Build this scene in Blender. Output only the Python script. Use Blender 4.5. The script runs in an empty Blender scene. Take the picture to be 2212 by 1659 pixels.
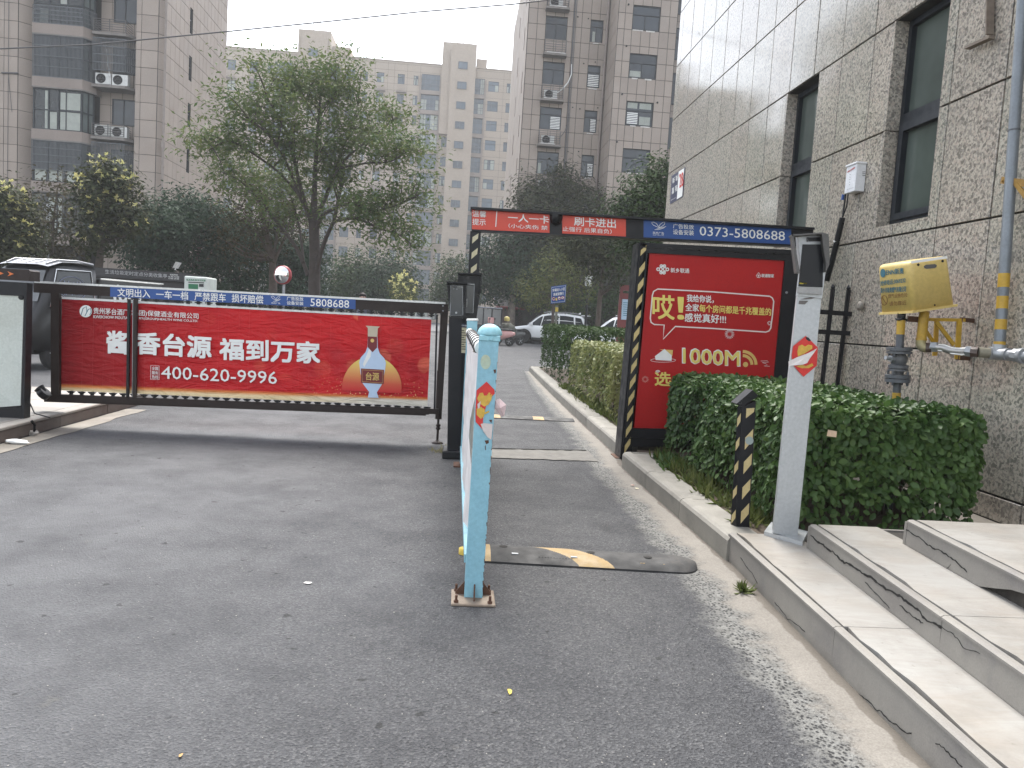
import bpy, bmesh, math, random
import numpy as np
from mathutils import Vector, Matrix
rad = math.radians
random.seed(7)
rng = np.random.default_rng(11)
S = bpy.context.scene
COL = S.collection

# ------------------------------------------------------------------ camera
F_PX, CX, CY = 1662.0, 1106.0, 829.5          # focal length and centre, in 2212 x 1659 picture units
EYE = Vector((0.0, 0.0, 1.3))
_y = Vector((990 - CX, -(682 - CY), -F_PX)).normalized()      # the road direction in camera axes
_r = Vector((1.0, -0.056, 0.0)); _r.z = -(_r.x * _y.x + _r.y * _y.y) / _y.z; _r.normalize()
_z = _r.cross(_y)
CAM = Matrix((_r, _y, _z))                     # camera axes -> world
cd = bpy.data.cameras.new('camera'); cam = bpy.data.objects.new('camera', cd); COL.objects.link(cam)
cd.sensor_width = 36.0; cd.lens = 36.0 * F_PX / 2212.0
cd.clip_start = 0.05; cd.clip_end = 900.0
cam.matrix_world = Matrix.Translation(EYE) @ CAM.to_4x4()
S.camera = cam

# ------------------------------------------------------------------ sky, sun, exposure
SUN_EL = rad(58)
world = bpy.data.worlds.new('World'); S.world = world; world.use_nodes = True
wn, wl = world.node_tree.nodes, world.node_tree.links
wn.clear()
sky = wn.new('ShaderNodeTexSky'); sky.sky_type = 'NISHITA'; sky.sun_disc = False
sky.sun_elevation = SUN_EL; sky.sun_rotation = 0.0
sky.air_density = 1.0; sky.dust_density = 1.0; sky.ozone_density = 1.0
hs = wn.new('ShaderNodeHueSaturation'); hs.inputs['Saturation'].default_value = 0.3
bg = wn.new('ShaderNodeBackground'); bg.inputs['Strength'].default_value = 0.10
wo = wn.new('ShaderNodeOutputWorld')
wl.new(sky.outputs[0], hs.inputs['Color']); wl.new(hs.outputs[0], bg.inputs['Color']); wl.new(bg.outputs[0], wo.inputs['Surface'])
sd = bpy.data.lights.new('sun', 'SUN'); sd.energy = 1.5; sd.angle = rad(32); sd.color = (1.0, 0.96, 0.9)
sun = bpy.data.objects.new('sun', sd); COL.objects.link(sun)
sun.rotation_euler = Vector((0, -math.cos(SUN_EL), -math.sin(SUN_EL))).to_track_quat('-Z', 'Y').to_euler()
sun.location = (0, 10, 60)
S.view_settings.view_transform = 'Standard'; S.view_settings.look = 'None'
S.view_settings.gamma = 1.0; S.view_settings.use_curve_mapping = False
S.view_settings.exposure = 2.32
S.render.engine = 'CYCLES'
cy = S.cycles
cy.use_denoising = True
try: cy.denoiser = 'OPENIMAGEDENOISE'
except Exception: pass
cy.max_bounces = 6; cy.diffuse_bounces = 3; cy.glossy_bounces = 3; cy.transmission_bounces = 4
cy.transparent_max_bounces = 6; cy.volume_bounces = 1
cy.caustics_reflective = False; cy.caustics_refractive = False
cy.sample_clamp_indirect = 6.0

# ------------------------------------------------------------------ helpers
def ray(px, py):
    return CAM @ Vector((px - CX, -(py - CY), -F_PX))
def at(px, py, X=None, Y=None, Z=None, plane=None):
    """the point of the place seen at picture position (px, py) on a plane"""
    d = ray(px, py)
    if plane is not None:
        p, n = plane; t = (Vector(p) - EYE).dot(Vector(n)) / d.dot(Vector(n))
    elif Z is not None: t = (Z - EYE.z) / d.z
    elif Y is not None: t = (Y - EYE.y) / d.y
    else: t = (X - EYE.x) / d.x
    return EYE + d * t
def V3(*a): return Vector(a)

class MB:
    """collects faces and links them as one mesh object"""
    def __init__(s): s.v, s.f, s.m, s.s, s.c = [], [], [], [], []
    def add(s, vs, fs, m=0, smooth=False):
        b = len(s.v); s.v += [tuple(p) for p in vs]
        for f in fs: s.f.append([b + i for i in f]); s.m.append(m); s.s.append(smooth)
        return s
    def box(s, x0, x1, y0, y1, z0, z1, m=0):
        return s.add([(x0,y0,z0),(x1,y0,z0),(x1,y1,z0),(x0,y1,z0),(x0,y0,z1),(x1,y0,z1),(x1,y1,z1),(x0,y1,z1)],
            [(0,3,2,1),(4,5,6,7),(0,1,5,4),(1,2,6,5),(2,3,7,6),(3,0,4,7)], m)
    def cbox(s, x0, x1, y0, y1, z0, z1, b=0.005, seg=1, m=0):
        """box with bevelled edges"""
        bm = bmesh.new(); bmesh.ops.create_cube(bm, size=1)
        for v in bm.verts:
            v.co = Vector(((x0 if v.co.x < 0 else x1), (y0 if v.co.y < 0 else y1), (z0 if v.co.z < 0 else z1)))
        bmesh.ops.bevel(bm, geom=bm.edges[:], offset=b, segments=seg, affect='EDGES', profile=0.6)
        return s.bm(bm, m, seg > 1)
    def bm(s, bm, m=0, smooth=False, M=None):
        bm.verts.index_update()
        s.add([(M @ v.co if M else v.co) for v in bm.verts], [[v.index for v in f.verts] for f in bm.faces], m, smooth)
        bm.free(); return s
    def prism(s, pts, vec, m=0, m2=None):
        pts = [Vector(p) for p in pts]; n = len(pts); vec = Vector(vec)
        nrm = Vector()
        for i in range(n): nrm += pts[i].cross(pts[(i + 1) % n])
        if nrm.dot(vec) > 0: pts = pts[::-1]
        vs = pts + [p + vec for p in pts]
        s.add(vs, [list(range(n))], m)
        s.add(vs, [list(range(2 * n - 1, n - 1, -1))] + [(i, i + n, (i + 1) % n + n, (i + 1) % n) for i in range(n)], m if m2 is None else m2)
        return s
    def poly(s, pts, m=0): return s.add(pts, [list(range(len(pts)))], m)
    def tube(s, pts, r, n=8, m=0, caps=True, smooth=True):
        pts = [Vector(p) for p in pts]; k = len(pts)
        rs = r if isinstance(r, (list, tuple)) else [r] * k
        vs, prev = [], None
        for i, p in enumerate(pts):
            t = (pts[min(i + 1, k - 1)] - pts[max(i - 1, 0)])
            if t.length < 1e-9: t = Vector((0, 0, 1))
            t.normalize()
            if prev is None:
                a = t.orthogonal().normalized()
            else:
                a = prev - t * prev.dot(t)
                a = a.normalized() if a.length > 1e-6 else t.orthogonal().normalized()
            prev = a; b = t.cross(a)
            for j in range(n):
                w = 2 * math.pi * (j + .5) / n
                vs.append(p + (a * math.cos(w) + b * math.sin(w)) * rs[i])
        fs = [(i*n+j, i*n+(j+1) % n, (i+1)*n+(j+1) % n, (i+1)*n+j) for i in range(k-1) for j in range(n)]
        s.add(vs, fs, m, smooth)
        if caps: s.add(vs[:n], [list(range(n))[::-1]], m); s.add(vs[-n:], [list(range(n))], m)
        return s
    def bar(s, a, b, w, h, up=(0, 0, 1), m=0):
        """rectangular bar from a to b, w across, h along up"""
        a, b, up = Vector(a), Vector(b), Vector(up)
        t = (b - a).normalized(); x = t.cross(up).normalized() * (w / 2); z = x.cross(t).normalized() * (h / 2)
        vs = [a-x-z, a+x-z, a+x+z, a-x+z, b-x-z, b+x-z, b+x+z, b-x+z]
        return s.add(vs, [(0,1,2,3),(7,6,5,4),(0,4,5,1),(1,5,6,2),(2,6,7,3),(3,7,4,0)], m)
    def lathe(s, prof, c=(0, 0, 0), ax=(0, 0, 1), n=20, m=0, smooth=True):
        """profile of (radius, height) turned round ax through c"""
        c, ax = Vector(c), Vector(ax).normalized(); a = ax.orthogonal().normalized(); b = ax.cross(a)
        vs = []
        for (r, h) in prof:
            for j in range(n):
                w = 2 * math.pi * j / n; vs.append(c + ax * h + (a * math.cos(w) + b * math.sin(w)) * r)
        k = len(prof)
        fs = [(i*n+j, i*n+(j+1) % n, (i+1)*n+(j+1) % n, (i+1)*n+j) for i in range(k-1) for j in range(n)]
        s.add(vs, fs, m, smooth)
        s.add(vs[:n], [list(range(n))[::-1]], m); s.add(vs[-n:], [list(range(n))], m)
        return s
    def mesh(s, name, mats):
        me = bpy.data.meshes.new(name); me.from_pydata(s.v, [], s.f)
        for m in (mats if isinstance(mats, (list, tuple)) else [mats]): me.materials.append(m)
        if any(s.m): me.polygons.foreach_set('material_index', s.m)
        if any(s.s): me.polygons.foreach_set('use_smooth', s.s)
        me.update(); return me
    def build(s, name, mats, parent=None, **kw):
        return link(name, s.mesh(name, mats), parent, **kw)
    def cut(s): s.c.append(len(s.f))
    def build_each(s, name, mats, parent=None):
        """one object per stretch between cuts"""
        out, a = [], 0
        for b in sorted({*s.c, len(s.f)}):
            if b <= a: continue
            used = sorted({i for f in s.f[a:b] for i in f}); re_ = {v: k for k, v in enumerate(used)}
            q = MB(); q.add([s.v[i] for i in used], [[re_[i] for i in f] for f in s.f[a:b]]); out.append(q.build(name, mats, parent)); a = b
        return out

def link(name, data, parent=None, label=None, loc=None):
    o = bpy.data.objects.new(name, data); COL.objects.link(o)
    if parent is not None:
        o.parent = parent
        if parent.get('frame') == 'world' and loc is None:
            o.location = -parent.location                    # geometry given in world coordinates
    if loc is not None:
        o.location = Vector(loc) - (parent.location if parent is not None and parent.get('frame') == 'world' else Vector())
    if label: o['label'] = label
    return o
def thing(name, label, cat, loc, group=None, local=False, rz=0.0):
    o = bpy.data.objects.new(name, None); COL.objects.link(o)
    o.location = loc; o.rotation_euler.z = rz; o.empty_display_size = 0.1
    o['frame'] = 'local' if local else 'world'
    return tag(o, label, cat, group)
def tag(o, label, cat, group=None):
    o['label'] = label; o['category'] = cat
    if group: o['group'] = group
    return o
def struct(o): o['kind'] = 'structure'; return o
def stuff(o): o['kind'] = 'stuff'; return o
def copy_tree(o, parent=None):
    c = o.copy(); COL.objects.link(c)
    if parent is not None: c.parent = parent
    for ch in list(o.children): copy_tree(ch, c)
    return c

# ------------------------------------------------------------------ materials
def lin(r, g, b):
    f = lambda c: c / 12.92 if c <= .04045 else ((c + .055) / 1.055) ** 2.4
    return (f(r / 255), f(g / 255), f(b / 255))
class NT:
    """small wrapper to write node trees briefly"""
    def __init__(s, name):
        s.mat = bpy.data.materials.new(name); s.mat.use_nodes = True
        s.t = s.mat.node_tree; s.n = s.t.nodes; s.l = s.t.links
        s.bsdf = s.n.get('Principled BSDF'); s.out = s.n.get('Material Output')
        s._co = None
    def co(s):
        if s._co is None: s._co = s.n.new('ShaderNodeTexCoord')
        return s._co.outputs['Object']
    def mapping(s, scale=(1, 1, 1), rot=(0, 0, 0), src=None):
        m = s.n.new('ShaderNodeMapping'); m.inputs['Scale'].default_value = scale; m.inputs['Rotation'].default_value = rot
        s.l.new(src or s.co(), m.inputs['Vector']); return m.outputs[0]
    def noise(s, scale, detail=4, rough=.55, vec=None, dist=0.0):
        n = s.n.new('ShaderNodeTexNoise'); n.inputs['Scale'].default_value = scale; n.inputs['Detail'].default_value = detail
        n.inputs['Roughness'].default_value = rough; n.inputs['Distortion'].default_value = dist
        s.l.new(vec or s.co(), n.inputs['Vector']); return n.outputs['Fac']
    def voro(s, scale, feature='F1', vec=None, out='Distance', rnd=1.0):
        n = s.n.new('ShaderNodeTexVoronoi'); n.feature = feature; n.inputs['Scale'].default_value = scale
        n.inputs['Randomness'].default_value = rnd
        s.l.new(vec or s.co(), n.inputs['Vector']); return n.outputs[out]
    def ramp(s, fac, stops, interp='LINEAR'):
        r = s.n.new('ShaderNodeValToRGB'); r.color_ramp.interpolation = interp
        e = r.color_ramp.elements
        while len(e) < len(stops): e.new(0.5)
        for i, (p, c) in enumerate(stops):
            e[i].position = p; e[i].color = (c, c, c, 1) if isinstance(c, (int, float)) else (*c, 1)
        s.l.new(fac, r.inputs[0]); return r.outputs[0]
    def mix(s, fac, a, b, mode='MIX'):
        m = s.n.new('ShaderNodeMix'); m.data_type = 'RGBA'; m.blend_type = mode; m.clamp_factor = True
        for i, val in ((0, fac), (6, a), (7, b)):
            if hasattr(val, 'links'): s.l.new(val, m.inputs[i])
            elif i == 0: m.inputs[0].default_value = val
            else: m.inputs[i].default_value = (val, val, val, 1) if isinstance(val, (int, float)) else (*val, 1)
        return m.outputs[2]
    def math(s, op, a, b=0.0, clamp=False):
        m = s.n.new('ShaderNodeMath'); m.operation = op; m.use_clamp = clamp
        for i, val in enumerate((a, b)):
            if hasattr(val, 'links'): s.l.new(val, m.inputs[i])
            else: m.inputs[i].default_value = val
        return m.outputs[0]
    def sep(s, vec=None):
        n = s.n.new('ShaderNodeSeparateXYZ'); s.l.new(vec or s.co(), n.inputs[0]); return n.outputs
    def island(s): return s.n.new('ShaderNodeNewGeometry').outputs['Random Per Island']
    def objrand(s): return s.n.new('ShaderNodeObjectInfo').outputs['Random']
    def bump(s, h, strength=.3, dist=.01):
        b = s.n.new('ShaderNodeBump'); b.inputs['Strength'].default_value = strength; b.inputs['Distance'].default_value = dist
        s.l.new(h, b.inputs['Height']); s.l.new(b.outputs[0], s.bsdf.inputs['Normal']); return b
    def done(s, col=None, rough=.6, metal=0.0, spec=.5):
        if col is not None:
            if hasattr(col, 'links'): s.l.new(col, s.bsdf.inputs['Base Color'])
            else: s.bsdf.inputs['Base Color'].default_value = (*col, 1)
        if hasattr(rough, 'links'): s.l.new(rough, s.bsdf.inputs['Roughness'])
        else: s.bsdf.inputs['Roughness'].default_value = rough
        s.bsdf.inputs['Metallic'].default_value = metal
        s.bsdf.inputs['Specular IOR Level'].default_value = spec
        return s.mat
def sc(c, k): return tuple(min(1, x * k) for x in c)
def worn(name, col, col2=None, scale=6, rough=.55, metal=0.0, bump=.15, grain=60, dirt=None, dirt_amt=.45, obj_var=0.0, spec=.5):
    """painted or bare surface with uneven tone, fine grain and some dirt"""
    t = NT(name); c2 = col2 or sc(col, .72)
    c = t.mix(t.ramp(t.noise(scale, 5, .6), [(.35, 0), (.7, 1)]), col, c2)
    g = t.noise(grain, 3, .6)
    c = t.mix(.25, c, t.ramp(g, [(.3, sc(col, .6)), (.7, sc(col, 1.25))]))
    if dirt: c = t.mix(t.ramp(t.noise(scale * .6, 6, .7), [(.55, 0), (.75, dirt_amt)]), c, dirt)
    if obj_var: c = t.mix(obj_var, c, t.ramp(t.objrand(), [(0, sc(col, .6)), (1, sc(col, 1.35))]))
    if bump: t.bump(g, bump, .004)
    return t.done(c, t.ramp(t.noise(scale * 1.7, 4), [(.3, max(0.02, rough - .12)), (.7, min(1, rough + .12))]), metal, spec)
def plain(name, col, rough=.5, metal=0.0, spec=.5):
    return worn(name, col, sc(col, .88), 9, rough, metal, .05, 80, spec=spec)
def glass(name, col, rough=.06, var=.5):
    t = NT(name); c = t.mix(t.objrand(), sc(col, 1 - var), sc(col, 1 + var))
    c = t.mix(t.ramp(t.noise(1.6, 3), [(.4, 0), (.65, .5)]), c, sc(col, 1.6))
    return t.done(c, rough, 0.0, .4)
def leafmat(name, cols, rough=.42, trans=.25, spec=.22):
    rough = max(rough, .5)
    t = NT(name); k = len(cols) - 1
    c = t.ramp(t.island(), [(i / k, cc) for i, cc in enumerate(cols)])
    c = t.mix(.35, c, t.mix(t.ramp(t.noise(1.3, 3), [(.35, 0), (.65, 1)]), sc(cols[0], .8), sc(cols[-1], 1.1)))
    t.done(c, rough, 0, spec)
    tr = t.n.new('ShaderNodeBsdfTranslucent'); t.l.new(c, tr.inputs[0])
    ms = t.n.new('ShaderNodeMixShader'); ms.inputs[0].default_value = trans
    t.l.new(t.bsdf.outputs[0], ms.inputs[1]); t.l.new(tr.outputs[0], ms.inputs[2]); t.l.new(ms.outputs[0], t.out.inputs[0])
    return t.mat

# ------------------------------------------------------------------ flat print: lettering and shapes on a board
class Board:
    """a flat board seen in the picture: corner positions give its plane rectangle; (s, t) run 0..1 right and up"""
    def __init__(b, tl, tr, bl, br, lift=0.003, **pl):
        b.tl, b.tr, b.bl, b.br = (at(*p, **pl) for p in (tl, tr, bl, br))
        b.px = (tl, tr, bl, br)
        n = (b.tr - b.bl).cross(b.tl - b.br).normalized()
        if n.dot(EYE - b.tl) < 0: n = -n
        b.n, b.lift = n, lift
    def p(b, s, t, k=1.0):
        return (b.bl * (1-s) + b.br * s) * (1-t) + (b.tl * (1-s) + b.tr * s) * t + b.n * b.lift * k
    def st(b, x, y):
        """picture position -> (s, t), by a short search"""
        tl, tr, bl, br = b.px; s = t = .5
        for _ in range(12):
            f = lambda s, t, i: (bl[i]*(1-s)+br[i]*s)*(1-t) + (tl[i]*(1-s)+tr[i]*s)*t
            ex, ey = x - f(s, t, 0), y - f(s, t, 1)
            a = (br[0]-bl[0])*(1-t)+(tr[0]-tl[0])*t; c = (br[1]-bl[1])*(1-t)+(tr[1]-tl[1])*t
            e = (tl[0]-bl[0])*(1-s)+(tr[0]-br[0])*s; g = (tl[1]-bl[1])*(1-s)+(tr[1]-br[1])*s
            det = a*g - e*c
            s += (ex*g - e*ey)/det; t += (a*ey - c*ex)/det
        return s, t
    def at(b, x, y, k=1.0): return b.p(*b.st(x, y), k)
    def slab(b, mb, d, m=0):
        return mb.prism([b.tl, b.tr, b.br, b.bl], b.n * -d, m)
    def text(b, mb, string, box, bold=0.0, m=0, k=1.0):
        """box = (left x, top y at left, right x, top y at right, height) in picture units"""
        x0, y0, x1, y1, h = box
        tl, tr, bl, br = b.at(x0, y0, k), b.at(x1, y1, k), b.at(x0, y0 + h, k), b.at(x1, y1 + h, k)
        e = h * bold * .55                                       # heavier weight: the word repeated a hair's breadth apart
        for q, (dx, dy) in enumerate([(0, 0)] if not e else [(-e, -e), (e, -e), (-e, e), (e, e), (0, 0)]):
            kk = k + .12 * q
            letters(mb, string, b.at(x0 + dx, y0 + dy, kk), b.at(x1 + dx, y1 + dy, kk), b.at(x0 + dx, y0 + h + dy, kk), b.at(x1 + dx, y1 + h + dy, kk), 0.0, m)
        mb.cut(); return mb
    def shape(b, mb, pts, m=0, k=1.0): return mb.poly([b.at(x, y, k) for x, y in pts], m)
    def disc(b, mb, x, y, r, m=0, k=1.0, n=24, ry=None):
        return b.shape(mb, [(x + r*math.cos(6.2832*i/n), y + (ry or r)*math.sin(6.2832*i/n)) for i in range(n)], m, k)
    def ring(b, mb, pts, w, m=0, k=1.0, closed=True):
        """outline of width w along picture points"""
        n = len(pts); P = [Vector((x, y)) for x, y in pts]; L = []
        for i in range(n):
            a = P[i-1] if (closed or i) else P[i]; c = P[(i+1) % n] if (closed or i < n-1) else P[i]
            d = (c - a); d = d.normalized() if d.length > 1e-9 else Vector((1, 0)); q = Vector((-d.y, d.x)) * (w / 2)
            L.append((P[i] + q, P[i] - q))
        for i in range(n if closed else n - 1):
            a, c = L[i], L[(i+1) % n]
            b.shape(mb, [a[0], c[0], c[1], a[1]], m, k)
        return mb
_glyphs = {}
def glyph_mesh(string, bold):
    key = (string, bold)
    if key not in _glyphs:
        cu = bpy.data.curves.new('t', 'FONT'); cu.body = string; cu.size = 1.0; cu.resolution_u = 2
        cu.offset = bold; cu.fill_mode = 'FRONT'
        ob = bpy.data.objects.new('t', cu); COL.objects.link(ob)
        me = bpy.data.meshes.new_from_object(ob)
        vs = np.array([v.co[:2] for v in me.vertices]) if len(me.vertices) else np.zeros((1, 2))
        fs = [list(p.vertices) for p in me.polygons]
        bpy.data.objects.remove(ob); bpy.data.curves.remove(cu); bpy.data.meshes.remove(me)
        lo, hi = vs.min(0), vs.max(0); _glyphs[key] = ((vs - lo) / np.maximum(hi - lo, 1e-6), fs)
    return _glyphs[key]
def letters(mb, string, tl, tr, bl, br, bold=0.0, m=0):
    uv, fs = glyph_mesh(string, bold)
    vs = [(bl*(1-u)+br*u)*(1-v) + (tl*(1-u)+tr*u)*v for u, v in uv]
    return mb.add(vs, fs, m)

# ------------------------------------------------------------------ facades
class Face:
    """a wall face: s runs along u, z is height, d is distance outwards"""
    def __init__(f, o, u, n): f.o, f.u, f.n = Vector(o), Vector(u), Vector(n)
    def p(f, s, z, d=0.0): return f.o + f.u * s + Vector((0, 0, z)) + f.n * d
    def box(f, mb, s0, s1, z0, z1, d0, d1, m=0):
        vs = [f.p(s, z, d) for z in (z0, z1) for (s, d) in ((s0, d0), (s1, d0), (s1, d1), (s0, d1))]
        fs = [(0,3,2,1),(4,5,6,7),(0,1,5,4),(1,2,6,5),(2,3,7,6),(3,0,4,7)]
        if f.u.cross(f.n).z < 0: fs = [q[::-1] for q in fs]
        return mb.add(vs, fs, m)
    def holes(f, mb, s0, s1, z0, z1, holes, depth, m=0):
        """flat wall with openings and their reveals"""
        ss = sorted({s0, s1, *[min(max(h[i], s0), s1) for h in holes for i in (0, 1)]})
        zs = sorted({z0, z1, *[min(max(h[i], z0), z1) for h in holes for i in (2, 3)]})
        for i in range(len(ss) - 1):
            run = None
            for j in range(len(zs) - 1):
                cs, cz = (ss[i]+ss[i+1])/2, (zs[j]+zs[j+1])/2
                if not any(h[0] < cs < h[1] and h[2] < cz < h[3] for h in holes):
                    mb.add([f.p(ss[i], zs[j]), f.p(ss[i+1], zs[j]), f.p(ss[i+1], zs[j+1]), f.p(ss[i], zs[j+1])], [(0,1,2,3)], m)
        for (a, b, c, d) in holes:
            q = [f.p(a, c), f.p(b, c), f.p(b, d), f.p(a, d)]; r = [p - f.n * depth for p in q]
            mb.add(q + r, [(i, (i+1) % 4, (i+1) % 4 + 4, i + 4) for i in range(4)], m)
        return mb
def rect_minus(r, holes, gap=0.0):
    out = [r]
    for h in holes:
        nxt = []
        for (a, b, c, d) in out:
            if h[0] >= b or h[1] <= a or h[2] >= d or h[3] <= c: nxt.append((a, b, c, d)); continue
            if h[0] > a: nxt.append((a, h[0], c, d))
            if h[1] < b: nxt.append((h[1], b, c, d))
            aa, bb = max(a, h[0]), min(b, h[1])
            if h[2] > c: nxt.append((aa, bb, c, h[2]))
            if h[3] < d: nxt.append((aa, bb, h[3], d))
        out = nxt
    return [r for r in out if r[1]-r[0] > .03 and r[3]-r[2] > .03]
_panel_cache = {}
def panels(parent, face, s_edges, z_edges, holes, thick, mat, gap=.012, name='panel', bev=.006):
    """cladding pieces between joint lines, one object each, cut round the openings"""
    for i in range(len(s_edges) - 1):
        for j in range(len(z_edges) - 1):
            r = (s_edges[i] + gap/2, s_edges[i+1] - gap/2, z_edges[j] + gap/2, z_edges[j+1] - gap/2)
            rs = rect_minus(r, holes)
            if not rs: continue
            whole = len(rs) == 1 and rs[0] == r
            c = face.p((r[0]+r[1])/2, (r[2]+r[3])/2, 0)
            jig = random.uniform(-.0015, .0015)
            key = (round(r[1]-r[0], 3), round(r[3]-r[2], 3), tuple(face.u), tuple(face.n), thick, mat.name)
            if whole and key in _panel_cache: me = _panel_cache[key]
            else:
                mb = MB(); f0 = Face((0, 0, 0), face.u, face.n); cs, cz = (r[0]+r[1])/2, (r[2]+r[3])/2
                for (a, b, c0, d) in rs:
                    a, b, c0, d = a-cs, b-cs, c0-cz, d-cz; e = bev
                    vs = [f0.p(a, c0), f0.p(b, c0), f0.p(b, d), f0.p(a, d),
                          f0.p(a, c0, thick-e), f0.p(b, c0, thick-e), f0.p(b, d, thick-e), f0.p(a, d, thick-e),
                          f0.p(a+e, c0+e, thick), f0.p(b-e, c0+e, thick), f0.p(b-e, d-e, thick), f0.p(a+e, d-e, thick)]
                    fs = [(8,9,10,11)] + [(i2+k, (i2+1) % 4+k, (i2+1) % 4+k+4, i2+k+4) for k in (0, 4) for i2 in range(4)]
                    mb.add(vs, fs)
                me = mb.mesh(name, mat)
                if whole: _panel_cache[key] = me
            link(name, me, parent, loc=c + face.n * jig)

# ------------------------------------------------------------------ leaves
def np_mesh(name, verts, faces, mat, smooth=False):
    me = bpy.data.meshes.new(name); nv, (nf, k) = len(verts), faces.shape
    me.vertices.add(nv); me.vertices.foreach_set('co', verts.astype(np.float32).ravel())
    me.loops.add(nf * k); me.loops.foreach_set('vertex_index', faces.astype(np.int32).ravel())
    me.polygons.add(nf); me.polygons.foreach_set('loop_start', np.arange(0, nf * k, k, dtype=np.int32))
    try: me.polygons.foreach_set('loop_total', np.full(nf, k, dtype=np.int32))
    except Exception: pass
    if smooth: me.polygons.foreach_set('use_smooth', np.ones(nf, dtype=bool))
    me.materials.append(mat); me.update(calc_edges=True); me.validate(); return me
def unit(a): return a / np.maximum(np.linalg.norm(a, axis=1, keepdims=True), 1e-9)
LEAF = {  # template: (x across, y along, z out), faces
 'kite': (np.array([(0,0,0),(-.5,.45,.06),(0,1,-.04),(.5,.45,.06)]), np.array([(0,3,2,1)])),
 'oval': (np.array([(0,0,0),(-.36,.25,.07),(-.5,.55,.08),(-.3,.85,.03),(0,1,-.08),(.3,.85,.03),(.5,.55,.08),(.36,.25,.07),(0,.5,-.04)]),
          np.array([(0,8,2,1),(2,8,4,3),(4,8,6,5),(6,8,0,7)])),
}
def leaf_verts(pos, nrm, size, aspect, tmpl, axis=None, jit=.6):
    n = len(pos); T, Fc = LEAF[tmpl]
    nn = unit(nrm + rng.normal(0, jit, (n, 3)))
    ax = rng.normal(0, 1, (n, 3)) if axis is None else axis + rng.normal(0, .5, (n, 3))
    ax = unit(ax - nn * (ax * nn).sum(1, keepdims=True)); sd_ = np.cross(ax, nn)
    L = (size * rng.uniform(.7, 1.25, n))[:, None, None]
    v = pos[:, None, :] + L * (T[None, :, 0:1] * aspect * sd_[:, None, :] + T[None, :, 1:2] * ax[:, None, :] + T[None, :, 2:3] * nn[:, None, :])
    f = Fc[None] + (np.arange(n) * len(T))[:, None, None]
    return v.reshape(-1, 3), f.reshape(-1, Fc.shape[1])
def leaf_mesh(name, pos, nrm, size, aspect, tmpl, mat, axis=None, jit=.6):
    v, f = leaf_verts(pos, nrm, size, aspect, tmpl, axis, jit)
    return np_mesh(name, v, f, mat)
def s_px(px, Y): return px * Y / F_PX
# ================================================================== materials
def pos_co(t):
    t._co = t.n.new('ShaderNodeNewGeometry').outputs['Position']
    class _W: outputs = {'Object': t._co}
    t._co = _W(); return t
_init = NT.__init__
def _ninit(s, name): _init(s, name); pos_co(s)
NT.__init__ = _ninit                                            # textures sit in the place, not on the object

def asphalt_tone(t):
    c = t.ramp(t.voro(125, out='Color'), [(0.08, (.022,.022,.024)), (.42, (.060,.061,.064)), (.72, (.105,.105,.107)), (.97, (.20,.196,.19))])
    fine = t.noise(330, 2, .6)
    c = t.mix(.42, c, t.ramp(fine, [(.3, (.022,.022,.024)), (.7, (.135,.135,.137))]))
    big = t.noise(.5, 5, .6); mid = t.noise(2.1, 6, .68)
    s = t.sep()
    lane_mid = t.math('ADD', t.math('MULTIPLY', t.math('ABSOLUTE', t.math('ADD', s[0], 1.9)), -.27), t.math('ADD', t.math('MULTIPLY', big, .9), .42))   # paler towards the middle of the entry lane, broken up by noise
    c = t.mix(t.ramp(lane_mid, [(.35, 0), (.8, .62)]), c, (.150,.150,.153))
    c = t.mix(t.ramp(mid, [(.42, 0), (.72, .45)]), c, (.040,.040,.043))
    spk = t.voro(30, out='Distance')
    c = t.mix(t.ramp(t.math('ADD', spk, t.math('MULTIPLY', t.noise(9, 3), .25)), [(.165, 1), (.195, 0)]), c, (.36,.34,.30))
    oil = t.noise(1.3, 4, .5, vec=t.mapping((1, .5, 1)))
    c = t.mix(t.ramp(oil, [(.63, 0), (.72, .5)]), c, (.025,.025,.027))
    c = t.mix(t.ramp(t.noise(3.5, 4, .6), [(.68, 0), (.8, .4)]), c, (.20,.185,.145))
    crumb = t.noise(13, 2, .5)
    c = t.mix(t.ramp(crumb, [(.69, 0), (.73, .75)]), c, (.02,.02,.02))
    c = t.mix(1.0, c, (.86,.87,.90), 'MULTIPLY')
    return c, t.math('ADD', t.voro(125), t.math('MULTIPLY', fine, .5)), mid
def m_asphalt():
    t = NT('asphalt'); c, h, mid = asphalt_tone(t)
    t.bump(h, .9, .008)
    return t.done(c, t.ramp(mid, [(.3, .66), (.7, .88)]), 0, .3)
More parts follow.
